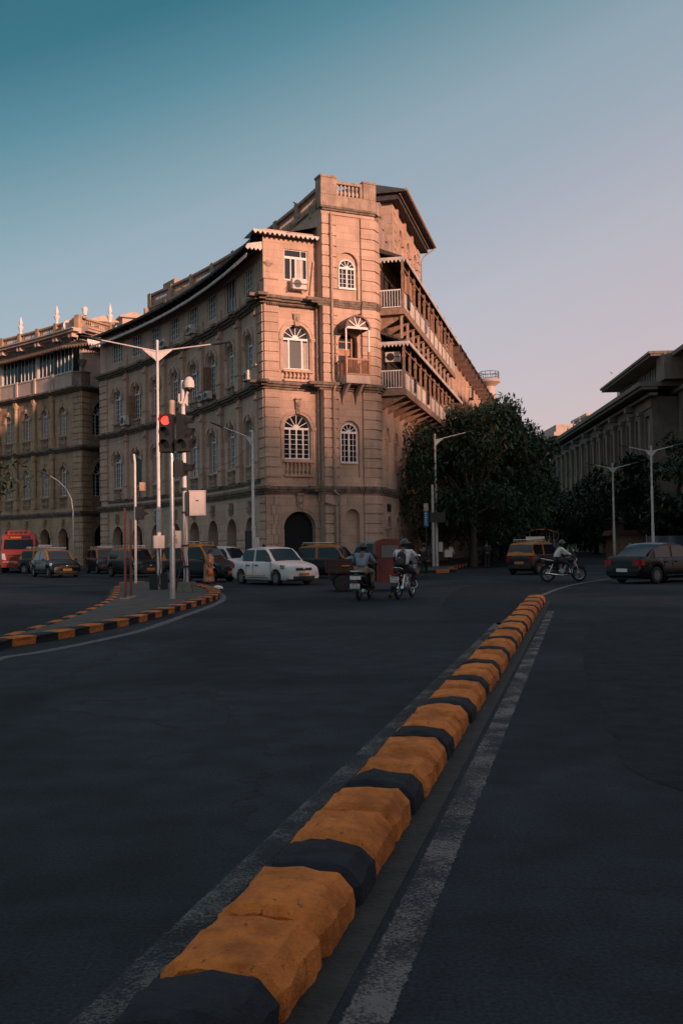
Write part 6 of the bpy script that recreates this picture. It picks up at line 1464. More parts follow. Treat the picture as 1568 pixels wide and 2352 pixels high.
def scooter(loc, rz, label):
    t = empty('scooter', (loc[0], loc[1], 0), rz, label, 'scooter')
    def part(nm, mt, f, sm=50):
        m = MB(); f(m); return m.build(nm, M[mt], t, smooth=sm, keep=False)
    spoked(t, -.6, .225, .055, 'metal', alloy=True); spoked(t, .62, .225, .05, 'metal', alloy=True)
    part('rear_body', 'cblack', lambda m: m.rings([[(x, w * math.cos(a), z + h * math.sin(a)) for a in [2 * PI * j / 14 for j in range(14)]] for x, w, h, z in ((-.05, .08, .1, .45), (-.12, .16, .2, .5), (-.35, .2, .2, .56), (-.65, .19, .15, .62), (-.88, .13, .1, .66), (-.93, .06, .05, .67))]))
    part('seat', 'black', lambda m: m.rings([[(x, w * math.cos(a), z + .06 * math.sin(a)) for a in [2 * PI * j / 10 for j in range(10)]] for x, w, z in ((.02, .06, .73), (-.05, .12, .735), (-.3, .15, .74), (-.6, .15, .78), (-.8, .11, .79), (-.84, .04, .79))]))
    part('floorboard', 'black', lambda m: (m.box(-.15, .42, -.17, .17, .26, .31),))
    part('front_shield', 'cblack', lambda m: m.prism([(.40, .28), (.46, .28), (.44, .9), (.36, .98), (.34, .9)], -.19, .19))
    part('handlebar', 'black', lambda m: (m.tube([(.34, 0, .88), (.34, 0, 1.0)], .05), m.tube([(.22, .33, 1.0), (.3, .2, 1.02), (.34, 0, 1.02), (.3, -.2, 1.02), (.22, -.33, 1.0)], .018), m.ball((.38, 0, 1.0), .09, .13, .08)))
    part('fork', 'metal', lambda m: m.tube([(.62, .07, .23), (.48, .03, .6)], .022)); part('mudguard', 'cblack', lambda m: m.rings([[(.62 + .26 * math.cos(a), y, .24 + .26 * math.sin(a)) for a in [R(25 + 130 * j / 8) for j in range(9)]] for y in (-.07, .07)], closed=False, cap=False))
    for s_ in (-1, 1):
        part('mirror', 'black', lambda m: (m.tube([(.28, s_ * .24, 1.02), (.27, s_ * .3, 1.18)], .007, 5), m.ball((.27, s_ * .32, 1.2), .02, .06, .045, 8, 6)))
        part('side_rail', 'chrome', lambda m: m.tube([(-.35, s_ * .22, .40), (-.85, s_ * .2, .47), (-.93, s_ * .14, .6), (-.93, s_ * .12, .72)], .012))
    part('grab_rail', 'chrome', lambda m: m.tube([(-.6, .16, .79), (-.92, .15, .84), (-.98, 0, .83), (-.92, -.15, .84), (-.6, -.16, .79)], .014))
    part('tail_lens', 'lens', lambda m: m.box(-.955, -.9, -.15, .15, .60, .70)); part('tail_light', 'tail', lambda m: m.box(-.96, -.9, -.05, .05, .54, .59))
    part('exhaust', 'metal', lambda m: m.tube([(-.3, -.14, .25), (-.5, -.19, .24), (-.9, -.2, .3)], [.02, .045, .05]))
    part('rear_fender', 'black', lambda m: m.prism([(-.85, .55), (-.93, .55), (-1.02, .30), (-.97, .28)], -.09, .09))
    part('engine', 'metal', lambda m: m.ball((-.45, .1, .28), .2, .08, .1)); part('centre_stand', 'metal', lambda m: m.tube([(-.3, .12, .24), (-.35, .16, .14), (-.35, -.16, .14), (-.3, -.12, .24)], .012))
    m = MB(); m.box(-1.01, -1.0, -.14, .14, .36, .49); p = m.build('number_plate', M['plateW'], t, keep=False)
    for i, s_ in enumerate(('MH 01', 'DM 1269')): text_mesh(s_, .06, 'lettering', M['ink'], p, Matrix.Translation((-1.013, 0, .457 - .06 * i)) @ Matrix.Rotation(R(-90), 4, 'Z') @ Matrix.Rotation(R(90), 4, 'X'))
    return t
SCO = scooter((.62, 28.95), R(74), 'black scooter with a white number plate, ridden by the man in the blue shirt')
MOT = motorcycle((1.82, 29.15), R(68), 'black motorcycle with a white rear plate, ridden by the man with a backpack', txt=('MH 01', 'CV 4632'))
MO2 = motorcycle((8.65, 39.3), R(7), 'dark motorcycle seen from the side, crossing on the right', tank='cblack', plate=False)
# ================================================================== people: one skinned body, clothes as children
def skinned(name, nodes, edges, mt, parent, loc=None, root=None, sub=2, rz=0):
    """nodes: {key: ((x,y,z), r) or ((x,y,z), (rx, ry))}"""
    keys = list(nodes); idx = {k: i for i, k in enumerate(keys)}
    me = bpy.data.meshes.new(name); me.from_pydata([nodes[k][0] for k in keys], [(idx[a], idx[b]) for a, b in edges], [])
    o = bpy.data.objects.new(name, me); COL.objects.link(o)
    md = o.modifiers.new('Skin', 'SKIN'); md.use_smooth_shade = True; md.branch_smoothing = .4
    if not me.skin_vertices: me.skin_vertices.new() if hasattr(me.skin_vertices, 'new') else None
    sv = me.skin_vertices[0].data
    for k in keys:
        r = nodes[k][1]; sv[idx[k]].radius = r if isinstance(r, tuple) else (r, r); sv[idx[k]].use_root = (k == (root or keys[0]))
    sb = o.modifiers.new('Sub', 'SUBSURF'); sb.levels = sub; sb.render_levels = sub
    dg = bpy.context.evaluated_depsgraph_get(); dg.update(); m2 = bpy.data.meshes.new_from_object(o.evaluated_get(dg)); m2.name = name
    bpy.data.objects.remove(o); m2.materials.clear(); m2.materials.append(mt); m2.polygons.foreach_set('use_smooth', [True] * len(m2.polygons))
    o = bpy.data.objects.new(name, m2); COL.objects.link(o)
    if parent is not None: o.parent = parent
    return o
def hand_mesh(wrist, direction, parent, curl=.9, s=1.0, down=Vector((0, 0, -1))):
    d = Vector(direction).normalized(); side = d.cross(down).normalized(); pn = side.cross(d).normalized(); w = Vector(wrist); m = MB()
    palm = w + d * .045 * s
    m.rings([[tuple(w + d * t * s + side * a * wd * s + pn * b * .016 * s) for a, b in ((-1, -.6), (0, -1), (1, -.6), (1, .6), (0, 1), (-1, .6))] for t, wd in ((0, .026), (.03, .036), (.07, .042), (.09, .040))])
    for i, (off, ln) in enumerate(((-.032, .068), (-.011, .078), (.011, .072), (.032, .056))):
        b = w + d * .088 * s + side * off * s; p = [b]; dd = d.copy()
        for k in range(3):
            q = curl * (.5 + .5 * k); dd = (d * math.cos(q) - pn * math.sin(q)); p.append(p[-1] + dd * ln / 3 * s)
        m.tube(p, [.0095 * s, .009 * s, .0085 * s, .006 * s], 6)
    b = w + d * .03 * s + side * -.034 * s; m.tube([b, b - side * .028 * s + d * .028 * s - pn * .01 * s, b - side * .03 * s + d * .055 * s - pn * .025 * s], [.012 * s, .011 * s, .007 * s], 6)
    return m
def person(loc, rz, label, J, top='shirtblue', legs='khaki', long_sleeve=True, helmet=None, hair=True, hairlong=False, skirt=None, shoes='clothdark', S=1.0, curl=1.2, facedir=(1, 0, 0), bulk=0.0):
    """J: joints in local metres, x forward"""
    t = empty('person', (loc[0], loc[1], loc[2] if len(loc) > 2 else 0), rz, label, 'person'); V = {k: Vector(v) for k, v in J.items()}
    V.setdefault('chest', V['pelvis'].lerp(V['neck'], .62)); V.setdefault('waist', V['pelvis'].lerp(V['neck'], .30))
    hd = V['head']; up = (V['head'] - V['neck']).normalized(); fd = Vector(facedir).normalized()
    nd = {'pelvis': (V['pelvis'], (.15, .12)), 'waist': (V['waist'], (.13, .10)), 'chest': (V['chest'], (.165, .115)), 'neck': (V['neck'] - up * .02, (.062, .062)), 'neck2': (V['neck'] + up * .05, .052),
          'jaw': (hd - up * .055 + fd * .02, (.062, .072)), 'headm': (hd + up * .02, (.078, .092)), 'headt': (hd + up * .085, (.06, .07))}
    ed = [('pelvis', 'waist'), ('waist', 'chest'), ('chest', 'neck'), ('neck', 'neck2'), ('neck2', 'jaw'), ('jaw', 'headm'), ('headm', 'headt')]
    for s_ in 'LR':
        nd['sh' + s_] = (V['sh' + s_], .062); nd['el' + s_] = (V['el' + s_], .042); nd['wr' + s_] = (V['wr' + s_], .027)
        nd['ma' + s_] = (V['sh' + s_].lerp(V['el' + s_], .5), .05); ed += [('chest', 'sh' + s_), ('sh' + s_, 'ma' + s_), ('ma' + s_, 'el' + s_), ('el' + s_, 'wr' + s_)]
        nd['hp' + s_] = (V['hp' + s_], .092); nd['mt' + s_] = (V['hp' + s_].lerp(V['kn' + s_], .5), .08); nd['kn' + s_] = (V['kn' + s_], .058); nd['ca' + s_] = (V['kn' + s_].lerp(V['an' + s_], .35), .056); nd['an' + s_] = (V['an' + s_], .038)
        toe = V['an' + s_] + Vector((.15, 0, -.045)); nd['to' + s_] = (V.get('to' + s_, toe), .036)
        ed += [('pelvis', 'hp' + s_), ('hp' + s_, 'mt' + s_), ('mt' + s_, 'kn' + s_), ('kn' + s_, 'ca' + s_), ('ca' + s_, 'an' + s_), ('an' + s_, 'to' + s_)]
    skinned('body', {k: (tuple(v[0]), v[1]) for k, v in nd.items()}, ed, M['skin'], t, root='pelvis')
    # face features
    m = MB(); c = hd + fd * .088; sd = fd.cross(up).normalized()
    m.ball(c + fd * .012 - up * .005, .016, .014, .024, 6, 5); m.ball(hd - sd * .082, .015, .012, .03, 6, 5); m.ball(hd + sd * .082, .015, .012, .03, 6, 5); m.build('face', M['skin'], t, smooth=60, keep=False)
    m = MB()
    for q in (-1, 1): m.ball(c + up * .02 + sd * .03 * q - fd * .004, .010, .012, .006, 6, 4)
    m.build('eyes', M['ink'], t, keep=False)
    for s_ in 'LR':
        dr = (V['wr' + s_] - V['el' + s_]); dr = Vector(J.get('hd' + s_, tuple(dr)))
        hand_mesh(V['wr' + s_] - dr.normalized() * .01, dr, t, curl).build('hand', M['skin'], t, smooth=60, keep=False)
        a = V['an' + s_]; to = nd['to' + s_][0]; m = MB(); d = (to - a); d.z = 0; d = d.normalized() if d.length > .01 else Vector((1, 0, 0)); q = Vector((-d.y, d.x, 0)); z0 = min(a.z, to.z) - .035
        m.rings([[tuple(a + d * x + q * w * math.cos(2 * PI * j / 8) + Vector((0, 0, z0 - a.z + h / 2 + h / 2 * math.sin(2 * PI * j / 8)))) for j in range(8)] for x, w, h in ((-.07, .02, .06), (-.05, .036, .09), (.04, .04, .09), (.12, .046, .06), (.19, .03, .04), (.2, .01, .02))])
        m.build('shoe', M[shoes], t, smooth=60, keep=False)
    g = .020 + bulk                                            # shirt
    sn = {'pelvis': (V['pelvis'] + Vector((0, 0, .02)), (.165 + g, .135 + g)), 'waist': (V['waist'], (.15 + g, .115 + g)), 'chest': (V['chest'], (.175 + g, .125 + g)), 'neck': (V['neck'] - up * .035, (.075, .075))}
    se = [('pelvis', 'waist'), ('waist', 'chest'), ('chest', 'neck')]
    for s_ in 'LR':
        end = V['wr' + s_].lerp(V['el' + s_], .06) if long_sleeve else V['sh' + s_].lerp(V['el' + s_], .78)
        sn['sh' + s_] = (V['sh' + s_], .078); se.append(('chest', 'sh' + s_))
        if long_sleeve: sn['el' + s_] = (V['el' + s_], .06); sn['wr' + s_] = (end, .044); se += [('sh' + s_, 'el' + s_), ('el' + s_, 'wr' + s_)]
        else: sn['el' + s_] = (end, .068); se.append(('sh' + s_, 'el' + s_))
    skinned('shirt', {k: (tuple(v[0]), v[1]) for k, v in sn.items()}, se, M[top], t, root='pelvis')
    if skirt is None:
        tn = {'pelvis': (V['pelvis'] - Vector((0, 0, .01)), (.155, .13))}; te = []
        for s_ in 'LR':
            tn['hp' + s_] = (V['hp' + s_], .108); tn['kn' + s_] = (V['kn' + s_], .078); tn['an' + s_] = (V['an' + s_].lerp(V['kn' + s_], .12), .062); te += [('pelvis', 'hp' + s_), ('hp' + s_, 'kn' + s_), ('kn' + s_, 'an' + s_)]
        skinned('trousers', {k: (tuple(v[0]), v[1]) for k, v in tn.items()}, te, M[legs], t, root='pelvis')
    else:
        m = MB(); p = V['pelvis']; z1 = p.z + .1
        m.rings([[(p.x + w * math.cos(a) * (1 + .07 * math.sin(5 * a + z * 3)), w * 1.1 * math.sin(a) * (1 + .05 * math.cos(7 * a)), z) for a in [2 * PI * j / 20 for j in range(20)]] for z, w in ((.09, .24), (.3, .215), (.55, .2), (p.z - .05, .19), (z1, .16))]); m.build('sari', M[skirt], t, smooth=60, keep=False)
        m = MB(); m.rings([[tuple(V['chest'].lerp(V['shL'], k) + Vector((.02, 0, .0)) + Vector((w * math.cos(a), .2 * math.sin(a) * .7, .0 - .16 * math.sin(a) - .1 + .2 * k))) for a in [2 * PI * j / 12 for j in range(12)]] for k, w in ((-.6, .16), (0, .18), (.5, .15))]); m.build('sari_drape', M[skirt], t, smooth=60, keep=False)
    if helmet:
        m = MB(); c = hd + up * .015; m.ball(c - fd * .012, .135, .125, .145, 16, 12); m.build('helmet', M[helmet], t, smooth=60, keep=False)
        m = MB(); m.ball(c + fd * .04 + up * .01, .105, .112, .06, 14, 8); m.build('visor', M['glass'], t, smooth=60, keep=False)
    elif hair:
        m = MB(); c = hd + up * .035 - fd * .012; m.ball(c, .098, .09, .1, 14, 10)
        if hairlong: m.ball(hd - fd * .09 - up * .04, .05, .05, .07, 10, 8)
        m.build('hair', M['hair'], t, smooth=60, keep=False)
    return t
def standing(h=1.68, stride=.0, arm=.1, lean=.0, elbow=.0):
    k = h / 1.7
    J = {'pelvis': (0, 0, .92 * k), 'neck': (.02 + lean, 0, 1.43 * k), 'head': (.04 + lean * 1.2, 0, 1.57 * k)}
    for s_, q in (('L', 1), ('R', -1)):
        J['sh' + s_] = (.0 + lean * .9, q * .185 * k, 1.37 * k); J['el' + s_] = (-.03 + arm * q + lean * .7, q * .23 * k, 1.08 * k); J['wr' + s_] = (.03 + arm * 1.8 * q + lean * .6 + elbow, q * .22 * k, .86 * k + elbow * .6)
        J['hp' + s_] = (0, q * .09 * k, .87 * k); J['kn' + s_] = (.03 - stride * q * .55, q * .095 * k, .48 * k); J['an' + s_] = (-.02 - stride * q, q * .095 * k, .085 * k)
    return J
def to_world(o, p): m = Matrix.Translation(o.location) @ Matrix.Rotation(o.rotation_euler[2], 4, 'Z'); return m @ Vector(p)
# scooter rider: seated, both hands on the grips
J = {'pelvis': (-.28, 0, .88), 'neck': (-.10, 0, 1.36), 'head': (-.04, -.0, 1.50), 'shL': (-.12, .19, 1.30), 'shR': (-.12, -.19, 1.30), 'elL': (.0, .30, 1.10), 'elR': (.0, -.30, 1.10), 'wrL': (.17, .31, 1.05), 'wrR': (.17, -.31, 1.05),
     'hpL': (-.22, .11, .84), 'hpR': (-.22, -.11, .84), 'knL': (.16, .20, .80), 'knR': (.18, -.22, .80), 'anL': (.16, .17, .40), 'anR': (.16, -.21, .40), 'hdL': (1, .0, -.4), 'hdR': (1, 0, -.4)}
person((SCO.location.x, SCO.location.y, 0), SCO.rotation_euler[2], 'man in a pale blue shirt and khaki trousers riding the black scooter, seen from behind', J, 'shirtblue', 'khaki', True, helmet='helmet')
J = {'pelvis': (-.27, 0, .92), 'neck': (-.06, 0, 1.44), 'head': (.0, 0, 1.58), 'chest': (-.13, 0, 1.26), 'shL': (-.08, .225, 1.38), 'shR': (-.08, -.225, 1.38), 'elL': (.06, .36, 1.16), 'elR': (.06, -.36, 1.16), 'wrL': (.2, .35, 1.05), 'wrR': (.2, -.35, 1.05),
     'hpL': (-.22, .12, .87), 'hpR': (-.22, -.12, .87), 'knL': (.1, .30, .62), 'knR': (.18, -.24, .74), 'anL': (-.18, .42, .10), 'anR': (.04, -.2, .42), 'hdL': (1, 0, -.4), 'hdR': (1, 0, -.4)}
RD = person((MOT.location.x, MOT.location.y, 0), MOT.rotation_euler[2], 'man in a white t-shirt, black helmet and backpack on the black motorcycle, seen from behind', J, 'shirtwhite', 'denim', False, helmet='helmet', bulk=.03)
bp = empty('backpack', to_world(RD, (-.32, 0, 1.14)), RD.rotation_euler[2], 'black backpack worn by the motorcyclist in the white t-shirt', 'backpack'); bp.rotation_euler = (0, R(18), RD.rotation_euler[2])
m = MB(); m.rings([[(-.02 + d * math.cos(a), w * math.sin(a), z) for a in [2 * PI * j / 14 for j in range(14)]] for z, w, d in ((-.24, .09, .05), (-.22, .13, .09), (-.1, .145, .11), (.08, .14, .11), (.17, .11, .09), (.22, .05, .04))]); m.build('bag', M['clothdark'], bp, smooth=60, keep=False)
m = MB(); m.rings([[(-.10 + d * math.cos(a), w * math.sin(a), z) for a in [2 * PI * j / 12 for j in range(12)]] for z, w, d in ((-.23, .08, .03), (-.2, .12, .06), (-.03, .12, .06), (.02, .08, .03))]); m.build('front_pocket', M['black'], bp, smooth=60, keep=False)
m = MB(); m.prism([(-.02, -.01), (.02, -.01), (0, .025)], -.165, -.17, 'u'); m.build('logo', M['plateW'], bp, keep=False)
for q in (-1, 1): m = MB(); m.tube([(.05, q * .10, .22), (.16, q * .14, .30), (.22, q * .14, .22), (.2, q * .13, .0), (.07, q * .12, -.2)], [.022] * 5, 6); m.build('strap', M['clothdark'], bp, smooth=60, keep=False)
J = {'pelvis': (-.30, 0, .90), 'neck': (-.10, 0, 1.36), 'head': (-.03, 0, 1.50), 'shL': (-.1, .18, 1.31), 'shR': (-.1, -.18, 1.31), 'elL': (.06, .26, 1.14), 'elR': (.06, -.26, 1.14), 'wrL': (.24, .33, 1.05), 'wrR': (.24, -.33, 1.05),
     'hpL': (-.25, .11, .86), 'hpR': (-.25, -.11, .86), 'knL': (.14, .2, .72), 'knR': (.16, -.22, .72), 'anL': (.02, .2, .40), 'anR': (.04, -.22, .40), 'hdL': (1, 0, -.4), 'hdR': (1, 0, -.4)}
person((MO2.location.x, MO2.location.y, 0), MO2.rotation_euler[2], 'man in a cream shirt riding the dark motorcycle on the right, seen from the side', J, 'shirtwhite', 'denim', True, helmet='helmet')
# woman with the orange bag near the island
wm = person((-5.72, 42.9), R(-15), 'small woman in a patterned sari at the roadside in front of the tall taxi', standing(1.46, 0, .06, .05, .12), 'sari', skirt='sari', long_sleeve=False, hairlong=True, facedir=(1, -.3, 0))
hb = empty('handbag', to_world(wm, (.2, -.24, .5)), wm.rotation_euler[2], 'orange striped cloth bag hanging from the hand of the woman in the sari', 'bag')
m = MB(); m.rings([[(d * math.cos(a), w * math.sin(a) , z) for a in [2 * PI * j / 14 for j in range(14)]] for z, w, d in ((-.14, .1, .06), (-.12, .15, .09), (.0, .17, .10), (.12, .14, .07), (.14, .1, .03))]); m.build('bag', M['orange'], hb, smooth=60, keep=False)
m = MB(); m.tube([(0, -.1, .12), (0, -.06, .26), (0, .06, .26), (0, .1, .12)], .01, 6); m.build('handle', M['orange'], hb, keep=False)
PL = [((3.85, 47.2), 80, 'dark-clothed man walking at the striped kerb, just right of the motorcyclist with the backpack', standing(1.6, .14, .12), 'clothdark', 'denim'),
      ((8.95, 62.0), 100, 'pedestrian in dark clothes standing on the road edge under the street trees', standing(1.7, .05, .03, 0, .1), 'clothdark', 'denim'),
      ((7.1, 66.0), -60, 'pedestrian in a pale top on the pavement under the trees', standing(1.62, .1, .08), 'shirtwhite', 'denim'),
      ((5.8, 64.0), -80, 'pedestrian in a blue top on the pavement, nearest the right lamp post', standing(1.66, .08, .08), 'shirtblue', 'denim'),
      ((17.2, 60.0), 10, 'pedestrian with a white bag walking past the stall on the right', standing(1.65, .18, .12), 'khaki', 'shirtwhite'),
      ((-4.1, 52.6), -90, 'passer-by in dark clothes at the left jamb of the ground-floor arch', standing(1.66, .05, .05), 'clothdark', 'denim'),
      ((-2.1, 52.4), -70, 'passer-by in a pale top in front of the ground-floor arch', standing(1.62, .1, .08), 'shirtwhite', 'denim'),
      ((15.6, 88.0), -90, 'distant pedestrian in white on the dark street, left one', standing(1.68, .1, .05), 'shirtwhite', 'denim'),
      ((19.4, 92.0), -90, 'distant pedestrian in pale blue on the dark street, right one', standing(1.68, .1, .05), 'shirtblue', 'denim')]
for p, a, lab, J, tp, lg in PL: person(p, R(a), lab, J, tp, lg, True)
# ================================================================== street furniture
def arm_lamp(loc, h, label, arms, rz=0, r=.07, mt='polewhite', name='street_lamp', grp=None, base_box=True, sleeve=True, foot=0.0):
    """arms: list of (length, rise, heading) ; heading 0 = local +x"""
    t = empty(name, loc, rz, label, 'street lamp', grp); m = MB()
    z = foot; steps = [(0, 1.25), (h * .33, 1.25), (h * .335, 1.0), (h * .66, 1.0), (h * .665, .8), (h, .75)]
    m.tube([(0, 0, z + a) for a, _ in steps], [r * b for _, b in steps], 12); m.lathe([(r * 1.4, z + h * .33 - .06), (r * 1.45, z + h * .33), (r * 1.1, z + h * .33 + .05)], 0, 0, 12); m.lathe([(r * .85, z + h - .02), (r * .9, z + h + .05), (r * .3, z + h + .09)], 0, 0, 10)
    m.build('pole', M[mt], t, smooth=40, keep=False)
    for ln, rise, hd in arms:
        c, s_ = math.cos(hd), math.sin(hd); a = MB(); z0 = h - .32
        a.tube([(c * .03, s_ * .03, z0), (c * ln, s_ * ln, z0 + rise)], [r * .42, r * .34], 8)
        a.face([(c * .04, s_ * .04, z0 - .35), (c * ln * .28, s_ * ln * .28, z0 + rise * .28 - .02), (c * .04, s_ * .04, z0)]) ; a.prism([(.04, z0 - .36), (.04, z0 - .02), (ln * .28, z0 + rise * .28 - .015)], -.012, .012) if abs(s_) < 1e-3 and c > 0 else None
        a.tube([(c * .04, s_ * .04, z0 - .36), (c * ln * .12, s_ * ln * .12, z0 - .1), (c * ln * .28, s_ * ln * .28, z0 + rise * .28)], r * .22, 6)
        ar = a.build('arm', M[mt], t, smooth=40, keep=False)
        d = Vector((c * ln, s_ * ln, rise)).normalized(); sd = Vector((-s_, c, 0)); p0 = Vector((c * ln, s_ * ln, z0 + rise)); hm = MB()
        hm.rings([[tuple(p0 + d * x + sd * w * math.cos(q) + Vector((0, 0, hh * math.sin(q)))) for q in [2 * PI * j / 10 for j in range(10)]] for x, w, hh in ((-.05, .03, .03), (.05, .06, .05), (.25, .12, .05), (.6, .11, .04), (.68, .04, .02))]); hm.build('lamp_head', M['poledark'], ar, smooth=50, keep=False)
    return t
bx_z = 0
l1 = arm_lamp(G(366, 1360), 8.9, 'tall pale double-armed street lamp rising from the traffic island', [(2.0, .38, R(180)), (1.95, .28, 0)], R(8), r=.064)
m = MB(); m.box(-.2, .2, -.22, -.06, 1.55, 2.0); m.build('switch_box', M['box'], l1, keep=False)
m = MB(); m.box(-.34, -.05, -.12, .2, 0, .62); m.box(.05, .3, -.1, .2, 0, .66); m.build('base_box', M['black'], l1, keep=False)
m = MB(); m.tube([(.03, -.16, 1.55), (.05, -.12, .9), (-.02, -.14, .35), (.1, -.16, .02)], .02, 6); m.build('cable', M['rust'], l1, keep=False)
arm_lamp(Vector((12.55 + 14.0, 85, 0)) if 0 else Vector(((1498 - 784) / F * 70, 70, 0)), 8.1, 'taller double-armed street lamp on the right, nearer to the photo edge', [(1.6, .35, R(180)), (1.6, .38, 0)], 0, r=.085, grp='double-armed lamps on the right')
arm_lamp(Vector(((1409 - 784) / F * 82, 82, 0)), 7.8, 'shorter-looking double-armed street lamp on the right, farther down the street', [(1.5, .33, R(180)), (1.5, .35, 0)], 0, r=.085, grp='double-armed lamps on the right')
lr = arm_lamp(Vector((5.9, 62.5, .15)), 8.2, 'single-armed street lamp in front of the street trees', [(2.05, .5, 0)], R(10), r=.08)
m = MB(); m.box(.1, .35, -.15, .05, .9, 1.5); m.box(.45, .95, -.2, 0, .55, 1.0); m.build('switch_box', M['box'], lr, keep=False)
pp = empty('utility_pole', (5.55, 61.0, .15), 0, 'plain grey pole beside the single-armed lamp in front of the trees', 'pole'); m = MB(); m.tube([(0, 0, 0), (0, 0, 5.0)], [.11, .09], 10); m.build('pole', M['metal'], pp, smooth=40, keep=False); m = MB(); m.box(-.2, .75, -.15, .1, 2.7, 3.3); m.build('dark_box', M['black'], pp, keep=False)
lm = arm_lamp(Vector((-4.46, 50.6, .15)), 7.2, 'single-armed street lamp at the corner of the curved wing', [(1.5, .6, R(180))], 0, r=.075)
m = MB(); m.box(.06, .3, -.18, 0, 1.2, 1.85); m.build('switch_box', M['box'], lm, keep=False); m = MB(); m.box(-.42, -.1, -.1, .1, 1.1, 2.2); m.build('dark_box', M['black'], lm, keep=False)
cl_ = empty('street_lamp', (-20.1, 75.0, .15), 0, 'thin street lamp with a curved arm in front of the arcade building', 'street lamp'); m = MB()
m.tube([(0, 0, 0), (0, 0, 4.2), (-.12, 0, 5.1), (-.5, 0, 5.9), (-1.1, 0, 6.5), (-1.8, 0, 6.95)], [.07, .06, .055, .05, .045, .04], 8); m.build('pole', M['metal'], cl_, smooth=50, keep=False)
m = MB(); m.tube([(-1.7, 0, 6.9), (-2.1, 0, 7.1), (-2.7, 0, 7.35)], [.07, .1, .05], 8); m.build('lamp_head', M['poledark'], cl_, smooth=50, keep=False)
# traffic signal on the island
def signal_head(parent, loc, rz, n=3, lit=0, name='signal_head'):
    o = MB(); h = .36 * n; o.box(-.19, .19, -.1, .1, -h / 2, h / 2); o.box(-.21, .21, .09, .12, -h / 2 - .02, h / 2 + .02); b = o.build(name, M['black'], parent, keep=False); b.location = loc; b.rotation_euler = (0, 0, rz)
    for k in range(n):
        z = h / 2 - .18 - k * .36; v = MB(); rs = []
        for y, r_ in ((-.10, .145), (-.30, .15)): rs.append([(r_ * math.cos(a), y - (.06 * math.sin(a) if y < -.2 else 0), z + r_ * math.sin(a)) for a in [R(-25 + 230 * j / 12) for j in range(13)]])
        v.rings(rs, closed=False, cap=False); v.build('visor', M['black'], b, smooth=60, keep=False)
        l = MB(); l.face([(.13 * math.cos(2 * PI * j / 20), -.105, z + .13 * math.sin(2 * PI * j / 20)) for j in range(20)]); on_ = lit and k == 0
        l.build('lens', M['redlamp'] if on_ else M['lensoff'], b, keep=False)
    return b
M['redlamp'] = mat('lit_red_signal', (.6, .03, .02), .4, var=0, emit=(1, .055, .035), es=2.2); M['lensoff'] = mat('unlit_signal_lens', (.02, .014, .013), .3, var=0)
SP = G(397, 1383); sg = empty('traffic_signal', SP, 0, 'traffic signal showing red on a grey pole on the traffic island', 'traffic light')
m = MB(); m.tube([(0, 0, 0), (0, 0, 2.2), (0, 0, 2.21), (0, 0, 4.2)], [.08, .08, .066, .066], 12); m.tube([(0, 0, 4.1), (0, 0, 5.55)], .05, 8); m.build('pole', M['metal'], sg, smooth=40, keep=False)
m = MB(); m.tube([(.02, 0, 5.4), (.02, 0, 5.85)], [.09, .085], 10); m.build('pole_cap', M['pipe'], sg, smooth=40, keep=False)
signal_head(sg, (-.12, -.14, 4.88), R(-6), 3, 1); signal_head(sg, (.33, .0, 4.88), R(78), 3); signal_head(sg, (.36, -.16, 4.52), R(-4), 1); signal_head(sg, (.30, .1, 3.85), R(80), 1)
m = MB(); m.box(.09, .34, -.12, .0, 3.62, 4.08); m.build('backing_plate', M['black'], sg, keep=False)
# camera mast with its cabinets
CP = G(428, 1366); cm_ = empty('camera_mast', CP, 0, 'pale mast with a dome camera and two cream cabinets on the traffic island', 'mast')
m = MB(); m.tube([(.0, 0, .3), (-.06, 0, 7.15)], [.08, .068], 12); m.build('pole', M['polewhite'], cm_, smooth=40, keep=False)
m = MB(); m.box(-.25, .28, -.25, .25, 0, .42); m.build('plinth', M['concrete'], cm_, keep=False)
m = MB(); m.tube([(-.04, -.05, 6.3), (.12, -.1, 6.75), (.16, -.1, 6.95)], .04, 8); m.lathe([(.03, 7.26), (.11, 7.21), (.165, 7.1), (.18, 6.98), (.17, 6.88)], .17, -.1, 16); cd = m.build('dome_camera', M['box'], cm_, smooth=50, keep=False)
m = MB(); m.ball((.17, -.1, 6.86), .13, .13, .12, 14, 8); m.build('lens_dome', M['black'], cd, smooth=60, keep=False)
m = MB(); m.box(-.2, -.15, -.05, .05, 6.4, 6.7); m.box(.06, .11, -.05, .05, 6.3, 6.62); m.box(-.15, .06, -.09, .06, 6.36, 6.44); m.build('bracket', M['box'], cm_, keep=False)
m = MB()
for z in (.9, 1.6, 2.7, 3.45, 3.5): m.lathe([(.12, z), (.12, z + .06)], -.0 - .06 * z / 7, 0, 10)
m.build('clamp', M['poledark'], cm_, keep=False)
m = MB(); m.box(.16, .66, -.22, .12, 2.62, 3.42); m.box(.14, .68, -.24, .14, 3.42, 3.45); m.box(.2, .62, -.232, -.22, 2.66, 2.74); kb = m.build('cabinet', M['box'], cm_, keep=False)
m = MB(); m.box(.37, .46, -.226, -.22, 3.09, 3.13); m.build('latch', M['black'], kb, keep=False); m = MB(); m.box(.04, .16, -.16, .1, 2.62, 3.4); m.build('cabinet_back', M['poledark'], cm_, keep=False)
m = MB(); m.box(-.44, -.15, -.16, .1, 1.55, 2.12); kb = m.build('cabinet', M['box'], cm_, keep=False); m = MB(); m.box(-.4, -.3, -.166, -.16, 1.93, 1.98); m.build('latch', M['black'], kb, keep=False); m = MB(); m.box(-.4, -.26, -.165, -.16, 1.7, 1.88); m.build('notice', M['pipe'], kb, keep=False)
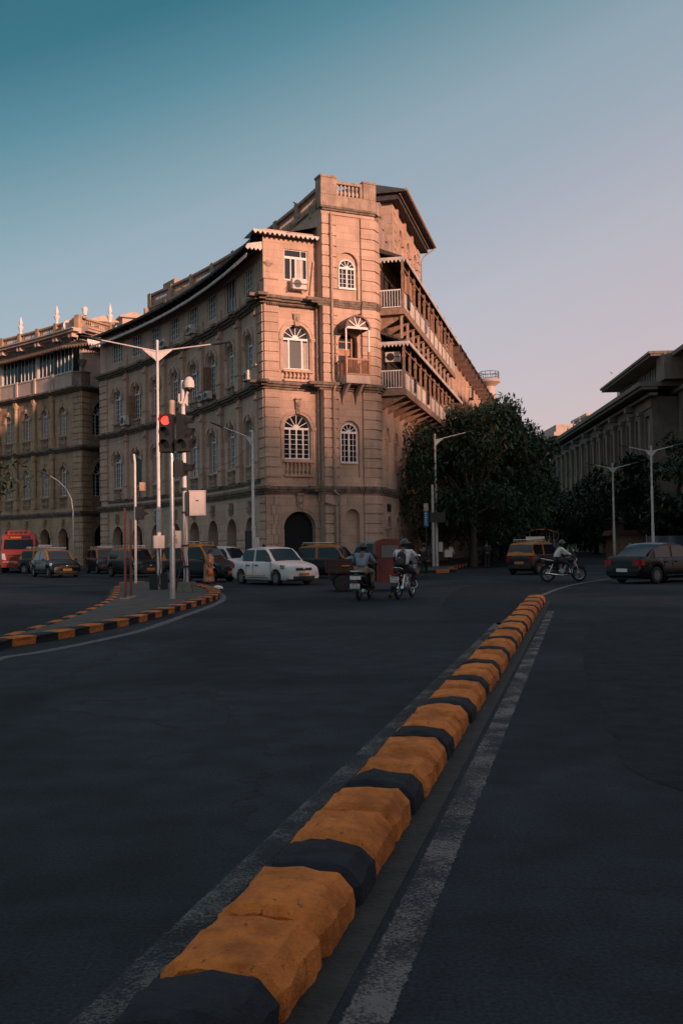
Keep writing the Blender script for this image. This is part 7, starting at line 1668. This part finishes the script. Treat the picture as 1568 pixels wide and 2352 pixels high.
m = MB(); m.tube([(-.2, -.1, 1.55), (-.12, -.14, 1.0), (-.28, -.1, .5), (-.36, -.12, .02)], .03, 6); m.tube([(-.15, -.1, 1.5), (.02, -.16, .9), (-.02, -.16, .4)], .02, 6); m.tube([(.06, -.13, 2.7), (.02, -.16, 1.9), (.1, -.15, 1.2), (.16, -.22, .45), (.3, -.3, .02)], .012, 6); m.build('cable', M['rust'], cm_, smooth=50, keep=False)
# thin sunlit pole with small signal
TP = G(312, 1345); tp_ = empty('signal_post', TP, 0, 'slim pale post with a small dark signal, left of the tall double-armed lamp', 'post')
m = MB(); m.tube([(0, 0, 0), (0, 0, 5.15), (-.04, 0, 5.5)], [.055, .05, .045], 10); m.build('pole', M['polewhite'], tp_, smooth=40, keep=False)
m = MB(); m.box(.04, .34, -.12, .12, 2.75, 3.3); m.prism([(.34, 2.9), (.56, 3.0), (.34, 3.12)], -.1, .1); m.build('signal_head', M['black'], tp_, keep=False); m = MB(); m.box(.22, .42, -.2, .1, 3.95, 4.3); m.build('lit_signal_box', M['pipe'], tp_, keep=False)
for (px, py, h, lab) in ((288, 1383, 2.75, 'rust-red steel post on the traffic island, nearer and taller of the two'), (301, 1379, 2.45, 'rust-red steel post on the traffic island, the shorter dark one just behind')):
    o = empty('steel_post', G(px, py), 0, lab, 'post', 'rusty posts on the traffic island'); m = MB(); m.box(-.028, .028, -.028, .028, 0, h); m.box(-.035, .035, -.035, -.03, .5, .52); m.build('post', M['rust'], o, keep=False); m = MB(); m.box(-.14, .14, -.14, .14, .0, .13); m.build('foot', M['concrete'], o, keep=False)
# signs near the tower
o = empty('route_sign', (4.9, 58.2, .15), R(10), 'blue vertical sign with an orange top on a thin post by the tower', 'sign'); m = MB(); m.tube([(0, 0, 0), (0, 0, 3.9)], .03, 6); m.build('post', M['poledark'], o, keep=False)
m = MB(); m.box(-.14, .14, -.05, -.03, 2.4, 3.3); m.build('blue_panel', M['blue'], o, keep=False); m = MB(); m.box(-.14, .14, -.05, -.03, 3.32, 3.75); m.build('orange_panel', M['pipe'], o, keep=False)
m = MB(); random.seed(9)
for k in range(6): m.box(-.07, .07 * random.uniform(.3, 1), -.056, -.05, 2.5 + k * .13, 2.56 + k * .13)
m.build('lettering', M['metal'], o, keep=False)
# stall with an orange cloth, cabin and screen further right
st0 = empty('street_stall', (15.0, 76.0, 0), 0, 'small stall under an orange cloth canopy, behind the taxi on the right', 'stall'); m = MB()
for a, b in ((-.9, -.8), (.9, -.8), (-.9, .8), (.9, .8)): m.tube([(a, b, 0), (a, b, 2.3)], .03, 6)
m.build('post', M['metal'], st0, keep=False); m = MB(); random.seed(4)
rs = [[(-1.2 + 2.4 * i / 8, y, 2.3 + .25 * math.sin(PI * i / 8) - .12 * abs(math.sin(i * 1.9)) * (1 if abs(y) > .9 else 0)) for i in range(9)] for y in (-1.1, -.5, 0, .5, 1.1)]; m.rings(rs, closed=False, cap=False); m.build('canopy', M['orange'], st0, smooth=60, keep=False)
m = MB(); m.box(-.8, .8, -.6, .6, .5, .9); m.build('counter', M['wood'], st0, keep=False)
kb = empty('guard_cabin', (24.4, 86.0, 0), 0, 'small brown cabin with a sloping roof below the shorter double-armed lamp', 'cabin'); m = MB(); m.box(-1.5, 1.5, -1, 1, 0, 2.0); m.build('wall', M['wood'], kb, keep=False); m = MB(); m.prism([(-1.8, 2.0), (1.8, 2.0), (1.5, 2.45), (-1.5, 2.45)], -1.3, 1.3); m.box(-1.2, -.3, -.3, .3, 2.4, 3.1); m.box(-1.35, -.15, -.45, .45, 3.1, 3.2); m.build('roof', M['rust'], kb, keep=False)
ps = empty('cloth_screen', (26.2, 80.0, 0), 0, 'pale blue sheet screen behind the dark grey saloon car', 'screen'); m = MB(); m.rings([[(-1.9 + 3.8 * i / 14, .08 * math.sin(i * 1.3), z) for i in range(15)] for z in (.3, 1.1, 1.9)], closed=False, cap=False); m.build('sheet', M['cblue'], ps, smooth=60, keep=False); m = MB(); m.tube([(-1.9, 0, 0), (-1.9, 0, 2)], .04, 6); m.tube([(1.9, 0, 0), (1.9, 0, 2)], .04, 6); m.build('post', M['metal'], ps, keep=False)
# litter, wires, birds
o = MB(); o.rings([[(r_ * math.cos(a) * (1 + .3 * math.sin(3 * a)), r_ * .7 * math.sin(a), z) for a in [2 * PI * j / 9 for j in range(9)]] for r_, z in ((.2, .0), (.18, .06), (.08, .11), (.02, .12))]); b = o.build('litter_bag', M['plateW'], smooth=40); b.location = G(500, 1352); tag(b, 'crumpled white litter bag on the road right of the woman in the sari', 'litter')
def wire(a, b, sag, label):
    m = MB(); a, b = Vector(a), Vector(b); m.tube([a.lerp(b, t / 16) - Vector((0, 0, sag * 4 * (t / 16) * (1 - t / 16))) for t in range(17)], .012, 5); tag(m.build('overhead_cable', M['black'], smooth=60), label, 'cable')
wire(SP + Vector((.3, 0, 3.9)), (-4.4, 50.6, 6.9), .5, 'dark cable slanting up from the traffic signal to the corner lamp')
wire(CP + Vector((0, 0, 6.4)), LP[0][0](0, .3, 11.5), 1.2, 'thin cable from the camera mast to the arcade building')
wire((-29, 78, 8.3), (-16.4, 75.5, 5.6), .4, 'thin cable sagging in front of the arcade building windows')
def bird(p, rz, label):
    m = MB(); m.rings([[(x, w * math.cos(a), z + w * math.sin(a)) for a in [2 * PI * j / 8 for j in range(8)]] for x, w, z in ((-.22, .01, .02), (-.1, .045, .06), (.03, .065, .1), (.1, .04, .15), (.14, .03, .19), (.19, .008, .18))]); m.tube([(.0, .02, .05), (.0, .02, -.01)], .006, 4); m.tube([(.0, -.02, .05), (.0, -.02, -.01)], .006, 4)
    o = m.build('bird', M['ink'], smooth=60); o.location = p; o.rotation_euler = (0, 0, R(rz)); tag(o, label, 'bird')
bird(IP[2] + Vector((0, 0, 22.35)), 200, 'dark bird perched on the roof balustrade left of the tower')
bird(TW(2.0, .6, 14.42), 20, 'dark bird perched on the arched balcony canopy'); bird(RB(RLN - 30, -2.3, 23.82), 180, 'dark bird on the rooftop railing of the office building')
